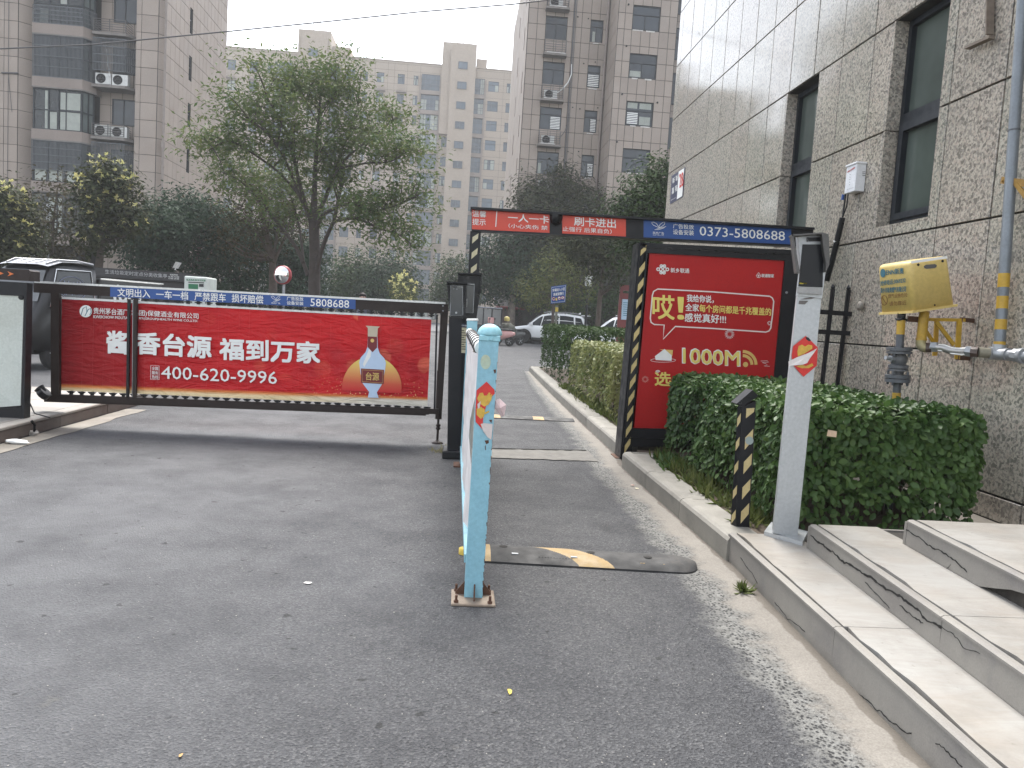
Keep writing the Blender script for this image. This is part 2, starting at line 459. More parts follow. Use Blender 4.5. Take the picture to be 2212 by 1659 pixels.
def m_gutter():
    t = NT('gutter_concrete'); asp, ah, mid = asphalt_tone(t)
    uv = t.n.new('ShaderNodeUVMap'); uv.uv_map = 'across'
    s = t.n.new('ShaderNodeSeparateXYZ'); t.l.new(uv.outputs[0], s.inputs[0])
    c = t.mix(t.ramp(t.noise(3, 6, .65), [(.3, 0), (.7, 1)]), (.225,.208,.182), (.155,.142,.124))
    c = t.mix(.35, c, t.ramp(t.noise(150, 3), [(.3, (.12,.105,.09)), (.7, (.32,.30,.27))]))
    c = t.mix(t.ramp(t.noise(6, 6, .7), [(.6, 0), (.76, .5)]), c, (.10,.085,.07))
    pits = t.voro(68, vec=t.mapping((1, .8, 1))); n2 = t.noise(60, 4, .7)
    pp = t.math('ADD', pits, t.math('MULTIPLY', n2, .45))
    ag = t.mix(t.ramp(pp, [(.47, 1), (.74, 0)]), t.mix(t.ramp(t.noise(20, 4), [(.35, 0), (.65, 1)]), (.23,.228,.215), (.14,.138,.13)), (.030,.030,.031))
    m = t.math('ADD', s.outputs[0], t.math('MULTIPLY', t.math('SUBTRACT', t.noise(4.5, 7, .72), .5), .75))
    c = t.mix(t.ramp(m, [(.48, 1), (.66, 0)]), c, ag)
    c = t.mix(t.ramp(m, [(.14, 1), (.36, 0)]), c, asp)
    c = t.mix(t.ramp(t.math('ADD', s.outputs[0], t.math('MULTIPLY', t.noise(5, 5), .2)), [(.98, 0), (1.12, .65)]), c, (.085,.07,.055))
    k = t.ramp(m, [(.48, 1), (.66, .12)])
    t.bump(t.math('MULTIPLY', t.math('ADD', pp, ah), k), .8, .008)
    return t.done(c, .85, 0, .3)
def m_granite():
    t = NT('speckled_granite')
    wob = t.n.new('ShaderNodeVectorMath'); wob.operation = 'ADD'
    nz = t.n.new('ShaderNodeTexNoise'); nz.inputs['Scale'].default_value = 40; t.l.new(t.co(), nz.inputs['Vector'])
    sub = t.n.new('ShaderNodeVectorMath'); sub.operation = 'SCALE'; sub.inputs['Scale'].default_value = .022
    t.l.new(nz.outputs['Color'], sub.inputs[0]); t.l.new(t.co(), wob.inputs[0]); t.l.new(sub.outputs[0], wob.inputs[1])
    v = wob.outputs[0]
    a = t.voro(50, vec=v, out='Color'); sa = t.n.new('ShaderNodeSeparateColor'); t.l.new(a, sa.inputs[0])
    c = t.ramp(sa.outputs[0], [(0, (.47,.43,.36)), (.36, (.35,.32,.265)), (.52, (.42,.35,.295)), (.70, (.23,.215,.19)), (.88, (.045,.044,.042))], 'CONSTANT')
    b = t.ramp(t.noise(90, 4, .65), [(.38, 0), (.47, 1), (.56, 1), (.65, 0)])
    c = t.mix(t.math('MULTIPLY', t.ramp(t.noise(46, 3, .6), [(.5, 0), (.57, .9)]), b), c, (.045,.043,.042))
    c = t.mix(.36, c, t.mix(t.objrand(), (.34,.335,.275), (.365,.315,.265)))
    c = t.mix(t.ramp(t.noise(1.1, 4), [(.35, 0), (.7, .3)]), c, (.17,.165,.145))
    return t.done(c, t.ramp(t.noise(3, 3), [(.3, .07), (.7, .15)]), 0, .75)
def m_marble():
    t = NT('worn_marble')
    st = t.noise(3.2, 7, .68, vec=t.mapping((1, 3.4, 1), (0, 0, .5)), dist=.8)
    c = t.mix(t.ramp(st, [(.3, 0), (.72, 1)]), (0.335,0.329,0.312), (0.262,0.240,0.215))
    c = t.mix(t.ramp(t.noise(1.3, 5, .6), [(.45, 0), (.7, .6)]), c, (0.279,0.234,0.184))
    c = t.mix(t.ramp(t.noise(26, 6, .7, vec=t.mapping((1, 3, 1), (0, 0, .5))), [(.6, 0), (.78, .35)]), c, (0.167,0.162,0.154))
    c = t.mix(t.ramp(t.noise(5, 6, .7), [(.66, 0), (.78, .5)]), c, (0.145,0.129,0.112))
    c = t.mix(t.ramp(t.noise(2.1, 7, .72), [(.48, 0), (.66, .55)]), c, (0.180,0.167,0.149))
    c = t.mix(t.ramp(t.noise(17, 5, .75), [(.62, 0), (.72, .6)]), c, (0.135,0.122,0.104))
    t.bump(t.noise(60, 4), .2, .004)
    return t.done(c, t.ramp(st, [(.3, .42), (.7, .62)]), 0, .4)
def m_riser():
    t = NT('riser_stone')
    c = t.mix(t.ramp(t.noise(2.6, 6, .65), [(.3, 0), (.72, 1)]), (0.277,0.261,0.231), (0.191,0.178,0.165))
    c = t.mix(t.ramp(t.noise(4.5, 5, .6), [(.56, 0), (.72, .6)]), c, (0.158,0.149,0.149))
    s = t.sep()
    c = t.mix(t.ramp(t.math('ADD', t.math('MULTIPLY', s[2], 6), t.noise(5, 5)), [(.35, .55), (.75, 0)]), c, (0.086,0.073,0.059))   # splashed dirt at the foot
    c = t.mix(.2, c, t.ramp(t.noise(170, 3), [(.3, (0.132,0.125,0.112)), (.7, (0.330,0.310,0.284))]))
    t.bump(t.noise(45, 5), .2, .004)
    return t.done(c, .75, 0, .35)
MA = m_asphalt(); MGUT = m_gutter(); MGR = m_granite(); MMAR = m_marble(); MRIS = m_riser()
MCONC = worn('concrete', (0.223,0.202,0.171), (0.155,0.143,0.124), 4, .85, 0, .3, 120, (0.074,0.065,0.053), .5)
MKERB = worn('kerb_stone', (0.229,0.217,0.189), (0.155,0.146,0.130), 5, .8, 0, .35, 140, (0.068,0.065,0.059), .65, obj_var=.25)
MKBRN = worn('brown_kerb', (0.124,0.100,0.088), (0.092,0.074,0.066), 3, .7, 0, .15, 90, (0.208,0.184,0.160), .3)
MTILE = worn('pale_paving', (0.264,0.246,0.222), (0.204,0.186,0.168), 2.5, .7, 0, .1, 90, (0.120,0.108,0.090), .4, obj_var=.25)
MSOIL = worn('soil', (.09,.065,.045), (.05,.038,.028), 8, .95, 0, .8, 40)
MDARK = plain('dark_gap', (.012,.011,.01), .9)
MBLK = worn('black_metal', (.0065,.007,.0095), (.0095,.010,.013), 7, .42, .0, .05, 90, (.05,.045,.04), .18, spec=.28)
MBLK2 = worn('black_plastic', (.006,.0065,.008), (.009,.0095,.011), 9, .35, 0, .04, 90, spec=.28)
MRUB = worn('black_rubber', (.020,.020,.021), (.036,.036,.036), 6, .75, 0, .35, 160, (.14,.125,.105), .4)
MYEL = worn('yellow_paint', (.62,.45,.06), (.48,.34,.05), 7, .5, 0, .1, 90, (.2,.15,.07), .35)
MYRB = worn('yellow_rubber', (.34,.235,.10), (.23,.16,.075), 9, .7, 0, .3, 150, (.12,.1,.07), .5)
MWHT = plain('white_paint', (.76,.76,.74), .4)
MGLS = glass('window_glass', (.020,.026,.033), .09)
MBRNZ = worn('bronze_aluminium', (.026,.017,.015), (.019,.013,.011), 7, .45, .2, .05, 80, (.07,.055,.045), .2, spec=.3)
MSTEEL = worn('galvanised_steel', (.34,.355,.37), (.26,.27,.285), 5, .45, .55, .1, 60, (.2,.17,.12), .25)
MRUST = worn('rust', (.11,.05,.028), (.06,.03,.02), 14, .85, 0, .4, 60)

# ================================================================== ground
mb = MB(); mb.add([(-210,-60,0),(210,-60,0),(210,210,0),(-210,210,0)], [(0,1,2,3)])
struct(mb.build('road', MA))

def sheet(name, left, right, mat, uv=False):
    """sheet between two lists of points"""
    n = len(left); mb = MB(); mb.add(left + right, [(i, n+i, n+i+1, i+1) for i in range(n-1)])
    o = mb.build(name, mat)
    me = o.data; u = me.uv_layers.new(name='across')
    for lp in me.loops: u.data[lp.index].uv = (0.0 if lp.vertex_index < n else 1.0, 0)
    return struct(o)
# gutter along the right kerb: its road edge wanders
edge_px = [(1141,802),(1153,830),(1206,899),(1238,942),(1261,977),(1281,1003),(1313,1042),(1338,1069),(1363,1104),(1406,1162),(1438,1199),(1478,1254),(1516,1302),(1568,1372),(1596,1406),(1659,1482),(1709,1544),(1799,1652)]
L, Rr = [], []
pts = [at(x, y, Z=.004) for x, y in edge_px] + [Vector((1.36, 1.2, .004)), Vector((1.38, -2, .004))]
def kerb_x(y):
    """foot of the right kerb and of the lowest step"""
    ks = [(-3, 1.49), (2.17, 1.503), (4.17, 1.60), (6.9, 1.575), (7.55, 1.66), (11.1, 1.70), (14.5, 1.76), (19.04, 1.86), (20, 1.9)]
    for (a, xa), (b, xb) in zip(ks, ks[1:]):
        if a <= y <= b: return xa + (xb - xa) * (y - a) / (b - a)
    return ks[-1][1]
for i in range(len(pts) - 1):
    for k in range(6):
        p = pts[i].lerp(pts[i+1], k / 6); j = (random.random() - .5) * .045
        L.append(Vector((p.x + j - .13, p.y, .0007))); Rr.append(Vector((kerb_x(p.y) + .03, p.y, .004)))
sheet('gutter', L, Rr, MGUT, True)
# concrete seam across the exit lane
sl, sr = [], []
for i in range(26):
    x = .2 + 1.2 * i / 25
    sl.append(Vector((x, 7.06 + .08 * i / 25 + random.uniform(-.02, .02), .008))); sr.append(Vector((x, 7.50 + .2 * i / 25 + random.uniform(-.02, .02), .008)))
sheet('concrete_seam', sl, sr, worn('rough_concrete', (.15,.142,.128), (.10,.095,.087), 9, .9, 0, .5, 90, (.06,.057,.053), .6))
mb = MB(); mb.tube([(.2, 7.52, .003), (.8, 7.62, .003), (1.38, 7.72, .003)], .012, 6); struct(mb.build('pavement_crack', MDARK))

# kerb on the right: single stones
def kerb_stone(a, b, inward=1):
    """stone from a to b (points at its road-side foot)"""
    a, b = Vector(a), Vector(b); t = (b - a).normalized(); q = Vector((t.y, -t.x, 0)) * inward
    sec = [(0,0),(0,.118),(.012,.136),(.03,.146),(.075,.150),(.083,.141),(.215,.140),(.215,0)]
    g = .004; a2, b2 = a + t * g, b - t * g
    vs = [p + q * x + Vector((0, 0, z)) for p in (a2, b2) for x, z in sec]; n = len(sec)
    return MB().add(vs, [(i, (i+1) % n, (i+1) % n + n, i + n) for i in range(n)] + [list(range(n))[::-1], list(range(n, 2*n))])
kerb = thing('kerb', 'pale stone kerb running along the right side of the exit lane past the hedges', 'kerb', (1.6, 4.2, 0))
def run_kerb(ys):
    for y0, y1 in zip(ys, ys[1:]):
        kerb_stone((kerb_x(y0), y0, 0), (kerb_x(y1), y1, 0)).build('kerb_stone', MKERB, kerb)
run_kerb([4.19, 5.12, 6.03, 6.93])
run_kerb([7.56 + .98 * i for i in range(13)])
kerb_stone((1.66, 6.96, .0), (2.6, 7.02, .0)).build('kerb_stone', MKERB, kerb)
for i in range(5): kerb_stone((1.86 + i * .98 + .3, 19.5, 0), (1.86 + (i + 1) * .98 + .3, 19.5, 0)).build('kerb_stone', MKERB, kerb)
kerb_stone((1.86, 19.32, 0), (2.16, 19.5, 0)).build('kerb_stone', MKERB, kerb)

# planting bed and pavement behind it
mb = MB(); mb.box(1.78, 3.3, 4.0, 7.2, 0.0, .125); struct(mb.build('soil', MSOIL))
mb = MB(); mb.box(1.88, 9.0, 7.62, 19.4, 0.0, .12); struct(mb.build('soil', MSOIL))
mb = MB(); mb.box(3.3, 3.66, -4, 7.2, 0.0, .15); struct(mb.build('pavement', MCONC))
mb = MB(); mb.box(3.3, 3.66, 7.2, 14, 0.0, .14); struct(mb.build('pavement', MCONC))

# raised island on the left
isl = thing('kerb_island', 'raised paved island with a brown kerb under the left barrier cabinet', 'kerb', (-4.2, 7.5, 0))
mb = MB(); mb.box(-9.5, -3.80, 4.6, 9.6, 0, .118); mb.build('base', MCONC, isl)
for i in range(5):
    y0, y1 = 4.6 + i * 1.0, 5.6 + i * 1.0
    MB().cbox(-3.80, -3.745, y0 + .003, y1 - .003, 0, .105, .006).build('kerb_stone', MKBRN, isl)
    MB().cbox(-3.86, -3.735, y0 + .003, y1 - .003, .107, .138, .008).build('coping', MTILE, isl)
for i in range(9):
    for j in range(9):
        x1, y0 = -3.865 - i * .55, 4.62 + j * .55
        MB().cbox(x1 - .545, x1, y0, y0 + .545, .119, .136 + random.uniform(0, .003), .004).build('paving_tile', MTILE, isl)
for i in range(6): MB().cbox(-3.865 - (i+1) * .9, -3.865 - i * .9 - .005, 9.6, 9.655, 0, .13, .006).build('kerb_stone', MKBRN, isl)
l2 = [Vector((-3.72 + random.uniform(-.01, .01), 4.0 + i * .24, .005)) for i in range(22)]
r2 = [Vector((-3.52 + random.uniform(-.03, .03), 4.0 + i * .24, .005)) for i in range(22)]
mb = MB(); n = len(l2); mb.add(l2 + r2, [(i, n+i, n+i+1, i+1) for i in range(n-1)]); struct(mb.build('gutter', MCONC))

# ================================================================== steps on the right
steps = thing('steps', 'worn pale marble steps with cracked risers in the lower right corner', 'steps', (1.9, 2.5, 0))
def edge(zt, a, b): return at(*a, Z=zt), at(*b, Z=zt)
sdef = []
for zt, a, b in ((.165, (1575,1150), (2142,1659)), (.30, (1749,1132), (2196,1442)), (.43, (1959,1122), (2191,1239))):
    p, q = edge(zt, a, b); d = (q - p) / (q.y - p.y); q = p + d * (-1.5 - p.y); sdef.append((p, q))
rights = [2.45, 2.8, 3.6]
for i, (p, q) in enumerate(sdef):
    z0 = 0 if i == 0 else sdef[i-1][0].z
    zt = p.z; inx = Vector((1, 0, 0)); far = Vector((0, .02, 0))
    # core, riser slabs with a dark joint under the tread, tread slabs
    dn = Vector((0, -.012, -.024)); mb = MB(); mb.prism([p + inx*.036 + dn, q + inx*.036 + dn, Vector((rights[i], q.y, zt)) + dn, Vector((rights[i], p.y, zt)) + dn], (0, 0, .026 - zt))
    mb.build('step_core', worn('step_core', (.05,.044,.038), (.02,.018,.016), 12, .95, 0, .5, 40), steps)
    n = 4
    cuts = [0, .235, .53, .8, 1.0]
    for k in range(n):
        a, b = p.lerp(q, cuts[k]), p.lerp(q, cuts[k+1]); g = Vector((0, -.002, 0))
        lo = Vector((0, 0, z0 - zt + (.0 if i == 0 else .002)))
        dz = Vector((0, 0, -.028))
        low_ = []
        for j in range(13):                                       # the third riser has lost pieces of its lower edge
            c_ = b.lerp(a, j/12); hole = 0
            if i == 2 and c_.y < 2.96: hole = min(.075, .02 + (2.96 - c_.y) * .28) * random.uniform(.75, 1.0)
            low_.append(c_ + lo + inx*.006 + Vector((0, 0, hole)))
        mb = MB(); mb.prism([a + g + dz*.55 + inx*.006, b - g + dz*.55 + inx*.006] + low_, inx * .03)
        mb.build('riser', MRIS, steps)
        mb = MB(); w = rights[i] if i == 2 else (sdef[i+1][0].x + .05 if True else 0)
        A, B = a + g + inx*.0, b - g + inx*.0
        ra, rb = Vector((w, a.y, zt)), Vector((w, b.y, zt))
        q2 = [A.lerp(B, j/14) + inx*(.044 + random.uniform(0, .007) + (.012 if random.random() < .12 else 0)) for j in range(15)] + [rb - g, ra + g]
        mb.prism(q2, (0, 0, -.022)); mb.build('tread', MMAR, steps)
        mb = MB(); e = .006
        mb.prism([A + Vector((.0, 0, -e)), A + Vector((.012, 0, 0)), A + Vector((.034, 0, 0)), A + Vector((.034, 0, -.016)), A + Vector((0, 0, -.0155))], B - A)
        mb.build('nosing', MRIS, steps)
    # end face towards the hedge
    mb = MB(); mb.prism([p + Vector((.006, .004, -.016)), Vector((rights[i], p.y + .004, zt - .016)), Vector((rights[i], p.y + .004, 0)), Vector((p.x + .006, p.y + .004, 0))], (0, .02, 0)); mb.build('end_slab', MRIS, steps)
def crack(i, zpts, w=.004, m=MDARK):
    p, q = sdef[i]; u = (q - p).normalized(); n = Vector((-1, 0, 0)); n = (n - u * n.dot(u)).normalized()
    pl = (p + n * -.0045, n); pts = [at(x, y, plane=pl) for x, y in zpts]; jag = []
    for a, b in zip(pts, pts[1:]):
        for k in range(3): jag.append(a.lerp(b, k/3) + Vector((0, 0, random.uniform(-.004, .004))))
    jag.append(pts[-1]); mb = MB()
    for k, (a, b) in enumerate(zip(jag, jag[1:])):
        ww = w * random.uniform(.5, 1.2); mb.prism([a + Vector((0,0,ww)), b + Vector((0,0,ww)), b - Vector((0,0,ww)), a - Vector((0,0,ww))], n * .0012)
    mb.build('crack', m, steps)
z3 = lambda L: [(1658.8 + x*.25, 829.5 + y*.25) for x, y in L]
z4 = lambda L: [(1658.8 + x*.25, 1244.2 + y*.25) for x, y in L]
crack(1, z3([(370,1310),(430,1360),(480,1390),(510,1425),(560,1450),(620,1510),(660,1545),(720,1560),(780,1610),(830,1640)]) + z4([(920,30),(980,80),(1020,120),(1100,150),(1160,190),(1210,230),(1260,260),(1300,290),(1350,370),(1430,410),(1500,445)]), .005)
crack(1, z4([(840,60),(900,110),(960,180),(1020,240),(1050,280)]), .002)
crack(1, z4([(1140,250),(1190,300),(1240,340),(1290,380),(1340,405)]), .0025)
crack(1, z4([(1500,445),(1580,490),(1640,540),(1690,620),(1760,640),(1830,670)]), .0015)
crack(2, z3([(1195,1255),(1260,1300),(1330,1340),(1380,1390),(1420,1415),(1500,1440),(1560,1490),(1620,1530),(1680,1580),(1720,1625)]), .003)
crack(2, z3([(1440,1560),(1490,1590),(1540,1600),(1580,1560)]), .0015)
crack(0, z4([(780,1020),(830,1050),(880,1090),(930,1150),(980,1170),(1040,1250),(1110,1280),(1190,1350),(1240,1360)]), .002)
crack(0, z4([(1450,1440),(1500,1470),(1560,1530),(1620,1590),(1680,1650)]), .002)
crack(0, z4([(60,230),(110,290),(170,370),(250,420),(320,480)]), .0016)
crack(0, [(1600,1205),(1612,1222),(1625,1238),(1636,1260)], .002)

# ================================================================== granite building on the right
GX, ROW, COLW = 3.65, .9425, .6125
gran = thing('granite_building', 'building on the right faced with glossy speckled granite slabs', 'building', (GX, 7.5, .15))
gf = Face((GX + .025, 0, 0), (0, 1, 0), (-1, 0, 0))
ghol = [(5.905, 6.73, 2.285, 4.092), (8.10, 8.95, 2.285, 4.092)]
sE = [1.525 + COLW * k - 1.225 for k in range(23)] + [14.02]
zE = [.15, .322] + [.322 + ROW * k for k in range(1, 10)]
mb = MB(); gf.holes(mb, sE[0], 14.0, .0, zE[-1], ghol, .17)
mb.prism([(GX + .025, 14.0, 0), (9.5, 14.0, 0), (9.5, 14.0, zE[-1]), (GX + .025, 14.0, zE[-1])], (0, .02, 0))
mb.prism([(GX + .025, sE[0], zE[-1]), (9.5, sE[0], zE[-1]), (9.5, 14.02, zE[-1]), (GX + .025, 14.02, zE[-1])], (0, 0, .3))
mb.build('wall', worn('joint_mortar', (.022,.02,.019), None, 5, .9), gran)
panels(gran, gf, sE, zE, ghol, .025, MGR, .015, 'granite_slab', .003)
# granite end face and window linings
for h in ghol:
    mb = MB()
    for z0, z1 in ((h[2], 3.150), (3.158, h[3])):
        gf.box(mb, h[1] - .028, h[1] - .002, z0, z1, -.15, .022)
        gf.box(mb, h[0] + .002, h[0] + .028, z0, z1, -.15, .022)
    gf.box(mb, h[0] + .03, h[1] - .03, h[2] + .002, h[2] + .024, -.15, .024)
    mb.build('window_lining', MGR, gran)
    MFR = plain('dark_window_frame', (.010,.013,.018), .45, spec=.25)
    a, b, c, d = h[0] + .03, h[1] - .03, h[2] + .025, h[3] - .003
    mb = MB(); dd0, dd1 = -.165, -.10
    gf.box(mb, a, a + .05, c, d, dd0, dd1); gf.box(mb, b - .05, b, c, d, dd0, dd1)
    gf.box(mb, a + .05, b - .05, c, c + .06, dd0, dd1); gf.box(mb, a + .05, b - .05, d - .05, d, dd0, dd1)
    gf.box(mb, a + .05, b - .05, 3.20, 3.29, dd0, dd1)
    win = mb.build('window', MFR, gran)
    mb = MB(); sa, sb = a + .05, b - .055
    for q in ((sa, sa + .11, c + .06, 3.2), (sb - .055, sb, c + .06, 3.2), (sa + .11, sb - .055, c + .06, c + .115), (sa + .11, sb - .055, 3.13, 3.2)): gf.box(mb, *q, -.14, -.075)
    mb.build('sash', MFR, win)
    mb = MB(); gf.box(mb, sa, sb, c + .06, 3.2, -.135, -.128); gf.box(mb, sa, sb, 3.29, d - .05, -.15, -.143)
    mb.build('pane', glass('frosted_green_glass', (.060,.075,.066), .14, .2), win)
# ================================================================== apartment blocks
MFAC = worn('facade_stone', (.315,.262,.222), (.265,.220,.188), .5, .72, 0, .06, 30, (.17,.15,.135), .35, obj_var=.16)
MFACL = worn('facade_render', (.255,.210,.182), (.215,.18,.157), .6, .8, 0, .06, 30, (.15,.13,.12), .4)
MJNT = plain('facade_joint', (.035,.030,.027), .9)
MFRAME = plain('dark_frame', (.016,.021,.027), .45, spec=.3)
MLFR = plain('grey_frame', (.075,.085,.10), .5)
MBAR = plain('window_bars', (.085,.095,.105), .5, .1)
MCURT = worn('curtain', (.36,.38,.34), (.27,.285,.26), 3, .9)
MWPIPE = worn('drain_pipe', (.26,.215,.19), (.2,.17,.15), 4, .6)
MPATCH = worn('white_filler', (.62,.60,.57), (.4,.38,.36), 9, .9)
MAC = worn('white_enclosure', (.58,.58,.56), (.45,.45,.43), 6, .5)
MSLAB = worn('balcony_slab', (.20,.18,.165), (.14,.125,.115), 3, .85)
MRAIL = plain('railing_metal', (.10,.095,.095), .5, .3)
_wc = {}
def window(parent, f, a, b, c, d, rec=.12, split=.5, transom=.3, fr=.05, frame=MFRAME, gl=None, curtain=None, blind=None, label=None, name='window'):
    """window in an opening: frame mesh, glass pane below it"""
    gl = gl or MGLS; w, h = round(b - a, 3), round(d - c, 3)
    key = (w, h, tuple(f.u), tuple(f.n), rec, split, transom, fr, frame.name)
    o = f.p(a, c)
    if key not in _wc:
        f0 = Face((0,0,0), f.u, f.n); m = MB(); e = .002
        for q in ((e, fr, e, h-e), (w-fr, w-e, e, h-e), (fr, w-fr, e, fr), (fr, w-fr, h-fr, h-e)): f0.box(m, *q, -rec, -rec + .05)
        zt = h - h * transom if transom else h - fr
        if transom: f0.box(m, fr, w-fr, zt - fr/2, zt + fr/2, -rec, -rec + .048)
        for sp in ([split] if isinstance(split, (int, float)) else split):
            if sp: f0.box(m, w*sp - fr*.5, w*sp + fr*.5, fr, zt - (fr/2 if transom else 0), -rec, -rec + .046)
        g = MB(); f0.box(g, fr*.6, w-fr*.6, fr*.6, h-fr*.6, -rec - .012, -rec + .012)
        _wc[key] = (m.mesh(name, frame), g.mesh('pane', gl))
    wm, gm = _wc[key]
    win = link(name, wm, parent, label=label, loc=o)
    pn = link('pane', gm, win)
    if gl is not MGLS:
        pn.data = gm.copy(); pn.data.materials.clear(); pn.data.materials.append(gl)
    f1 = Face(f.p(a, c) - o, f.u, f.n)
    if curtain:
        for (x0, x1, z0, z1) in curtain:
            m = MB()
            n = max(3, int((x1 - x0) * w / .06))
            for i in range(n):
                s0, s1 = w*(x0+(x1-x0)*i/n), w*(x0+(x1-x0)*(i+1)/n); dd = -rec + .014 + (.008 if i % 2 else 0)
                f1.box(m, s0, s1 - .006, h*z0, h*z1, dd - .012, dd)
            m.build('curtain', MCURT, win)
    if blind:
        m = MB(); x0, x1, z0, z1, n = blind
        for i in range(n): zz = h*(z0 + (z1-z0)*(i+.5)/n); f1.box(m, w*x0, w*x1, zz - h*(z1-z0)/n*.28, zz + h*(z1-z0)/n*.28, -rec + .052, -rec + .062)
        m.build('blind', MWHT, win)
    return win
def grille(parent, f, a, b, c, d, dd, n, rows=(0, .5, 1), r=.011, mat=None):
    m = MB()
    for i in range(n): s = a + (b - a) * i / (n - 1); f.box(m, s - r, s + r, c, d, dd, dd + 2*r)
    for k in rows: z = c + (d - c) * k; f.box(m, a, b, z - r*1.5, z + r*1.5, dd - .004, dd + 2*r + .004)
    return m.build('window_grille', mat or MBAR, parent)
def railing(parent, f, a, b, z0, z1, dd, n=7, depth=.6):
    m = MB(); r = .016
    for k in range(n): z = z0 + (z1 - z0) * k / (n - 1); f.box(m, a, b, z - r*.7, z + r*.7, dd - r, dd + r)
    for s in (a, (a+b)/2, b): f.box(m, s - r, s + r, z0, z1 + .02, dd - r - .004, dd + r + .004)
    for s in (a, b):
        for k in range(n): z = z0 + (z1 - z0) * k / (n - 1); f.box(m, s - r*.8, s + r*.8, z - r*.7, z + r*.7, dd - depth, dd - r)
    return m.build('railing', MRAIL, parent)
def ac_unit(parent, f, s, z, dd, w=.78, h=.54, name='air_conditioner'):
    m = MB(); f.box(m, s, s + w, z, z + h, dd - .3, dd); u = m.build(name, MAC, parent)
    m = MB(); c = f.p(s + w*.36, z + h*.5, dd + .002); m.lathe([(h*.44, 0), (h*.44, .012), (h*.36, .016), (h*.36, .004), (.06, .004), (.06, .02), (.01, .02)], c, f.n, 18); m.build('fan_grille', MBLK2, u)
    return u

# ---------------------------------------------------------------- left block
lb = thing('apartment_building', 'brown apartment block on the left with barred bay windows and a long slit-windowed side wall', 'building', (-18, 42, 0))
LX, SP, ROWL = -15.845, 2.62, 2.62/3
zr = [14.71 + ROWL * k for k in range(-14, 9)]
fs = Face((0, 42, 0), (1, 0, 0), (0, -1, 0)); fside = Face((LX, 0, 0), (0, 1, 0), (1, 0, 0))
slits = [(45.72, 46.18, z - .82, z + .0) for z in [16.9 + .1 - SP*.5*k for k in range(0)]]
slits = [(45.75, 46.2, z - .82 - .25, z) for z in (14.91 + SP/2*0 + 2.0*0, )][:0]
for z in (16.88, 14.28 + .6, 12.25, 9.75): pass
slz = [(16.1, 16.9 + .6), (13.55, 14.9), (11.0, 12.3), (8.45, 9.8), (5.9, 7.2), (18.7, 20.0)]
slits = [(45.72, 46.2, a, b) for a, b in slz]
lo, hi = zr[0], zr[-1]
m = MB()
fside.holes(m, 42.32, 52.5, 0, hi + .1, slits, .14)
fs.holes(m, -17.2, -16.1, 0, hi + .1, [], .1)
m.add([(-16.1,42,0),(LX,42.32,0),(LX,42.32,hi+.1),(-16.1,42,hi+.1)], [(0,1,2,3)])
m.box(-26, -17.2, 43.15, 43.3, 0, hi + .1)
m.add([(-17.2,42,0),(-17.2,43.15,0),(-17.2,43.15,hi+.1),(-17.2,42,hi+.1)], [(0,1,2,3)])
m.add([(-19.5,43.15,0),(-22.45,43.15,0),(-22.45,43.15,hi),(-19.5,43.15,hi)], [(0,1,2,3)])
m.add([(-26,52.5,0),(LX,52.5,0),(LX,52.5,hi+.1),(-26,52.5,hi+.1)], [(0,1,2,3)])
m.add([(-26,42,hi+.1),(LX,42,hi+.1),(LX,52.5,hi+.1),(-26,52.5,hi+.1)], [(0,1,2,3)])
m.build('wall', MJNT, lb)
panels(lb, fside, [42.34 + .634*k for k in range(17)], [z for z in zr if z > 6.6], slits, .02, MFAC, .024)
m = MB()
for z0, z1 in zip(zr, zr[1:]):
    if z1 < 6.9: fside.box(m, 42.34, 52.48, z0 + .011, z1 - .011, 0, .02)
stuff(m.build('lower_panels', MFAC, lb))
panels(lb, fs, [-17.2, -16.93, -16.1], zr, [], .02, MFAC, .022)
dch = Vector((LX + 16.1, .32, 0)).normalized(); fch = Face((-16.1, 42, 0), dch, Vector((dch.y, -dch.x, 0)))
panels(lb, fch, [.01, .40], zr, [], .018, MFAC, .022)
fl = Face((0, 41.95, 0), (1, 0, 0), (0, -1, 0))
m = MB(); m.box(-26, -22.95, 41.95, 43.2, 0, hi); m.prism([(-22.95,41.95,0),(-22.42,42.5,0),(-22.42,43.2,0),(-22.95,43.2,0)], (0,0,hi)); m.build('wall', MJNT, lb)
lwin = [(-25.3, -23.95, 14.71 + SP*k - 1.75, 14.71 + SP*k - .35) for k in range(-3, 3)]
panels(lb, fl, [-26, -24.4, -23.62, -22.95], zr, lwin, .02, MFAC, .022)
dcl = Vector((.53, .55, 0)).normalized(); fcl = Face((-22.95, 41.95, 0), dcl, Vector((dcl.y, -dcl.x, 0)))
panels(lb, fcl, [.01, .74], zr, [], .018, MFAC, .022)
for q in lwin: window(lb, Face((0, 41.93, 0), (1,0,0), (0,-1,0)), *q, rec=.0)
for (a, b, c, d) in slits: window(lb, fside, a, b, c, d, rec=.1, split=0, transom=.45, fr=.05)
# drain pipes
m = MB(); m.tube([(-22.3, 42.3, 3), (-22.3, 42.3, hi)], .065, 8); 
for k in range(12): m.tube([(-22.3, 42.3, 4 + k*1.5), (-22.3, 42.3, 4.08 + k*1.5)], .085, 8)
m.build('drain_pipe', MAC, lb)
m = MB(); m.tube([(LX + .09, 42.05, 3), (LX + .09, 42.05, hi)], .06, 8); m.tube([(LX + .09, 42.05, 9.0), (LX + .09, 42.05, 9.3)], .1, 8)
for k in range(8): m.tube([(LX + .09, 42.05, 3.6 + k*2.2), (LX + .09, 42.05, 3.68 + k*2.2)], .078, 8)
m.build('drain_pipe', MWPIPE, lb)
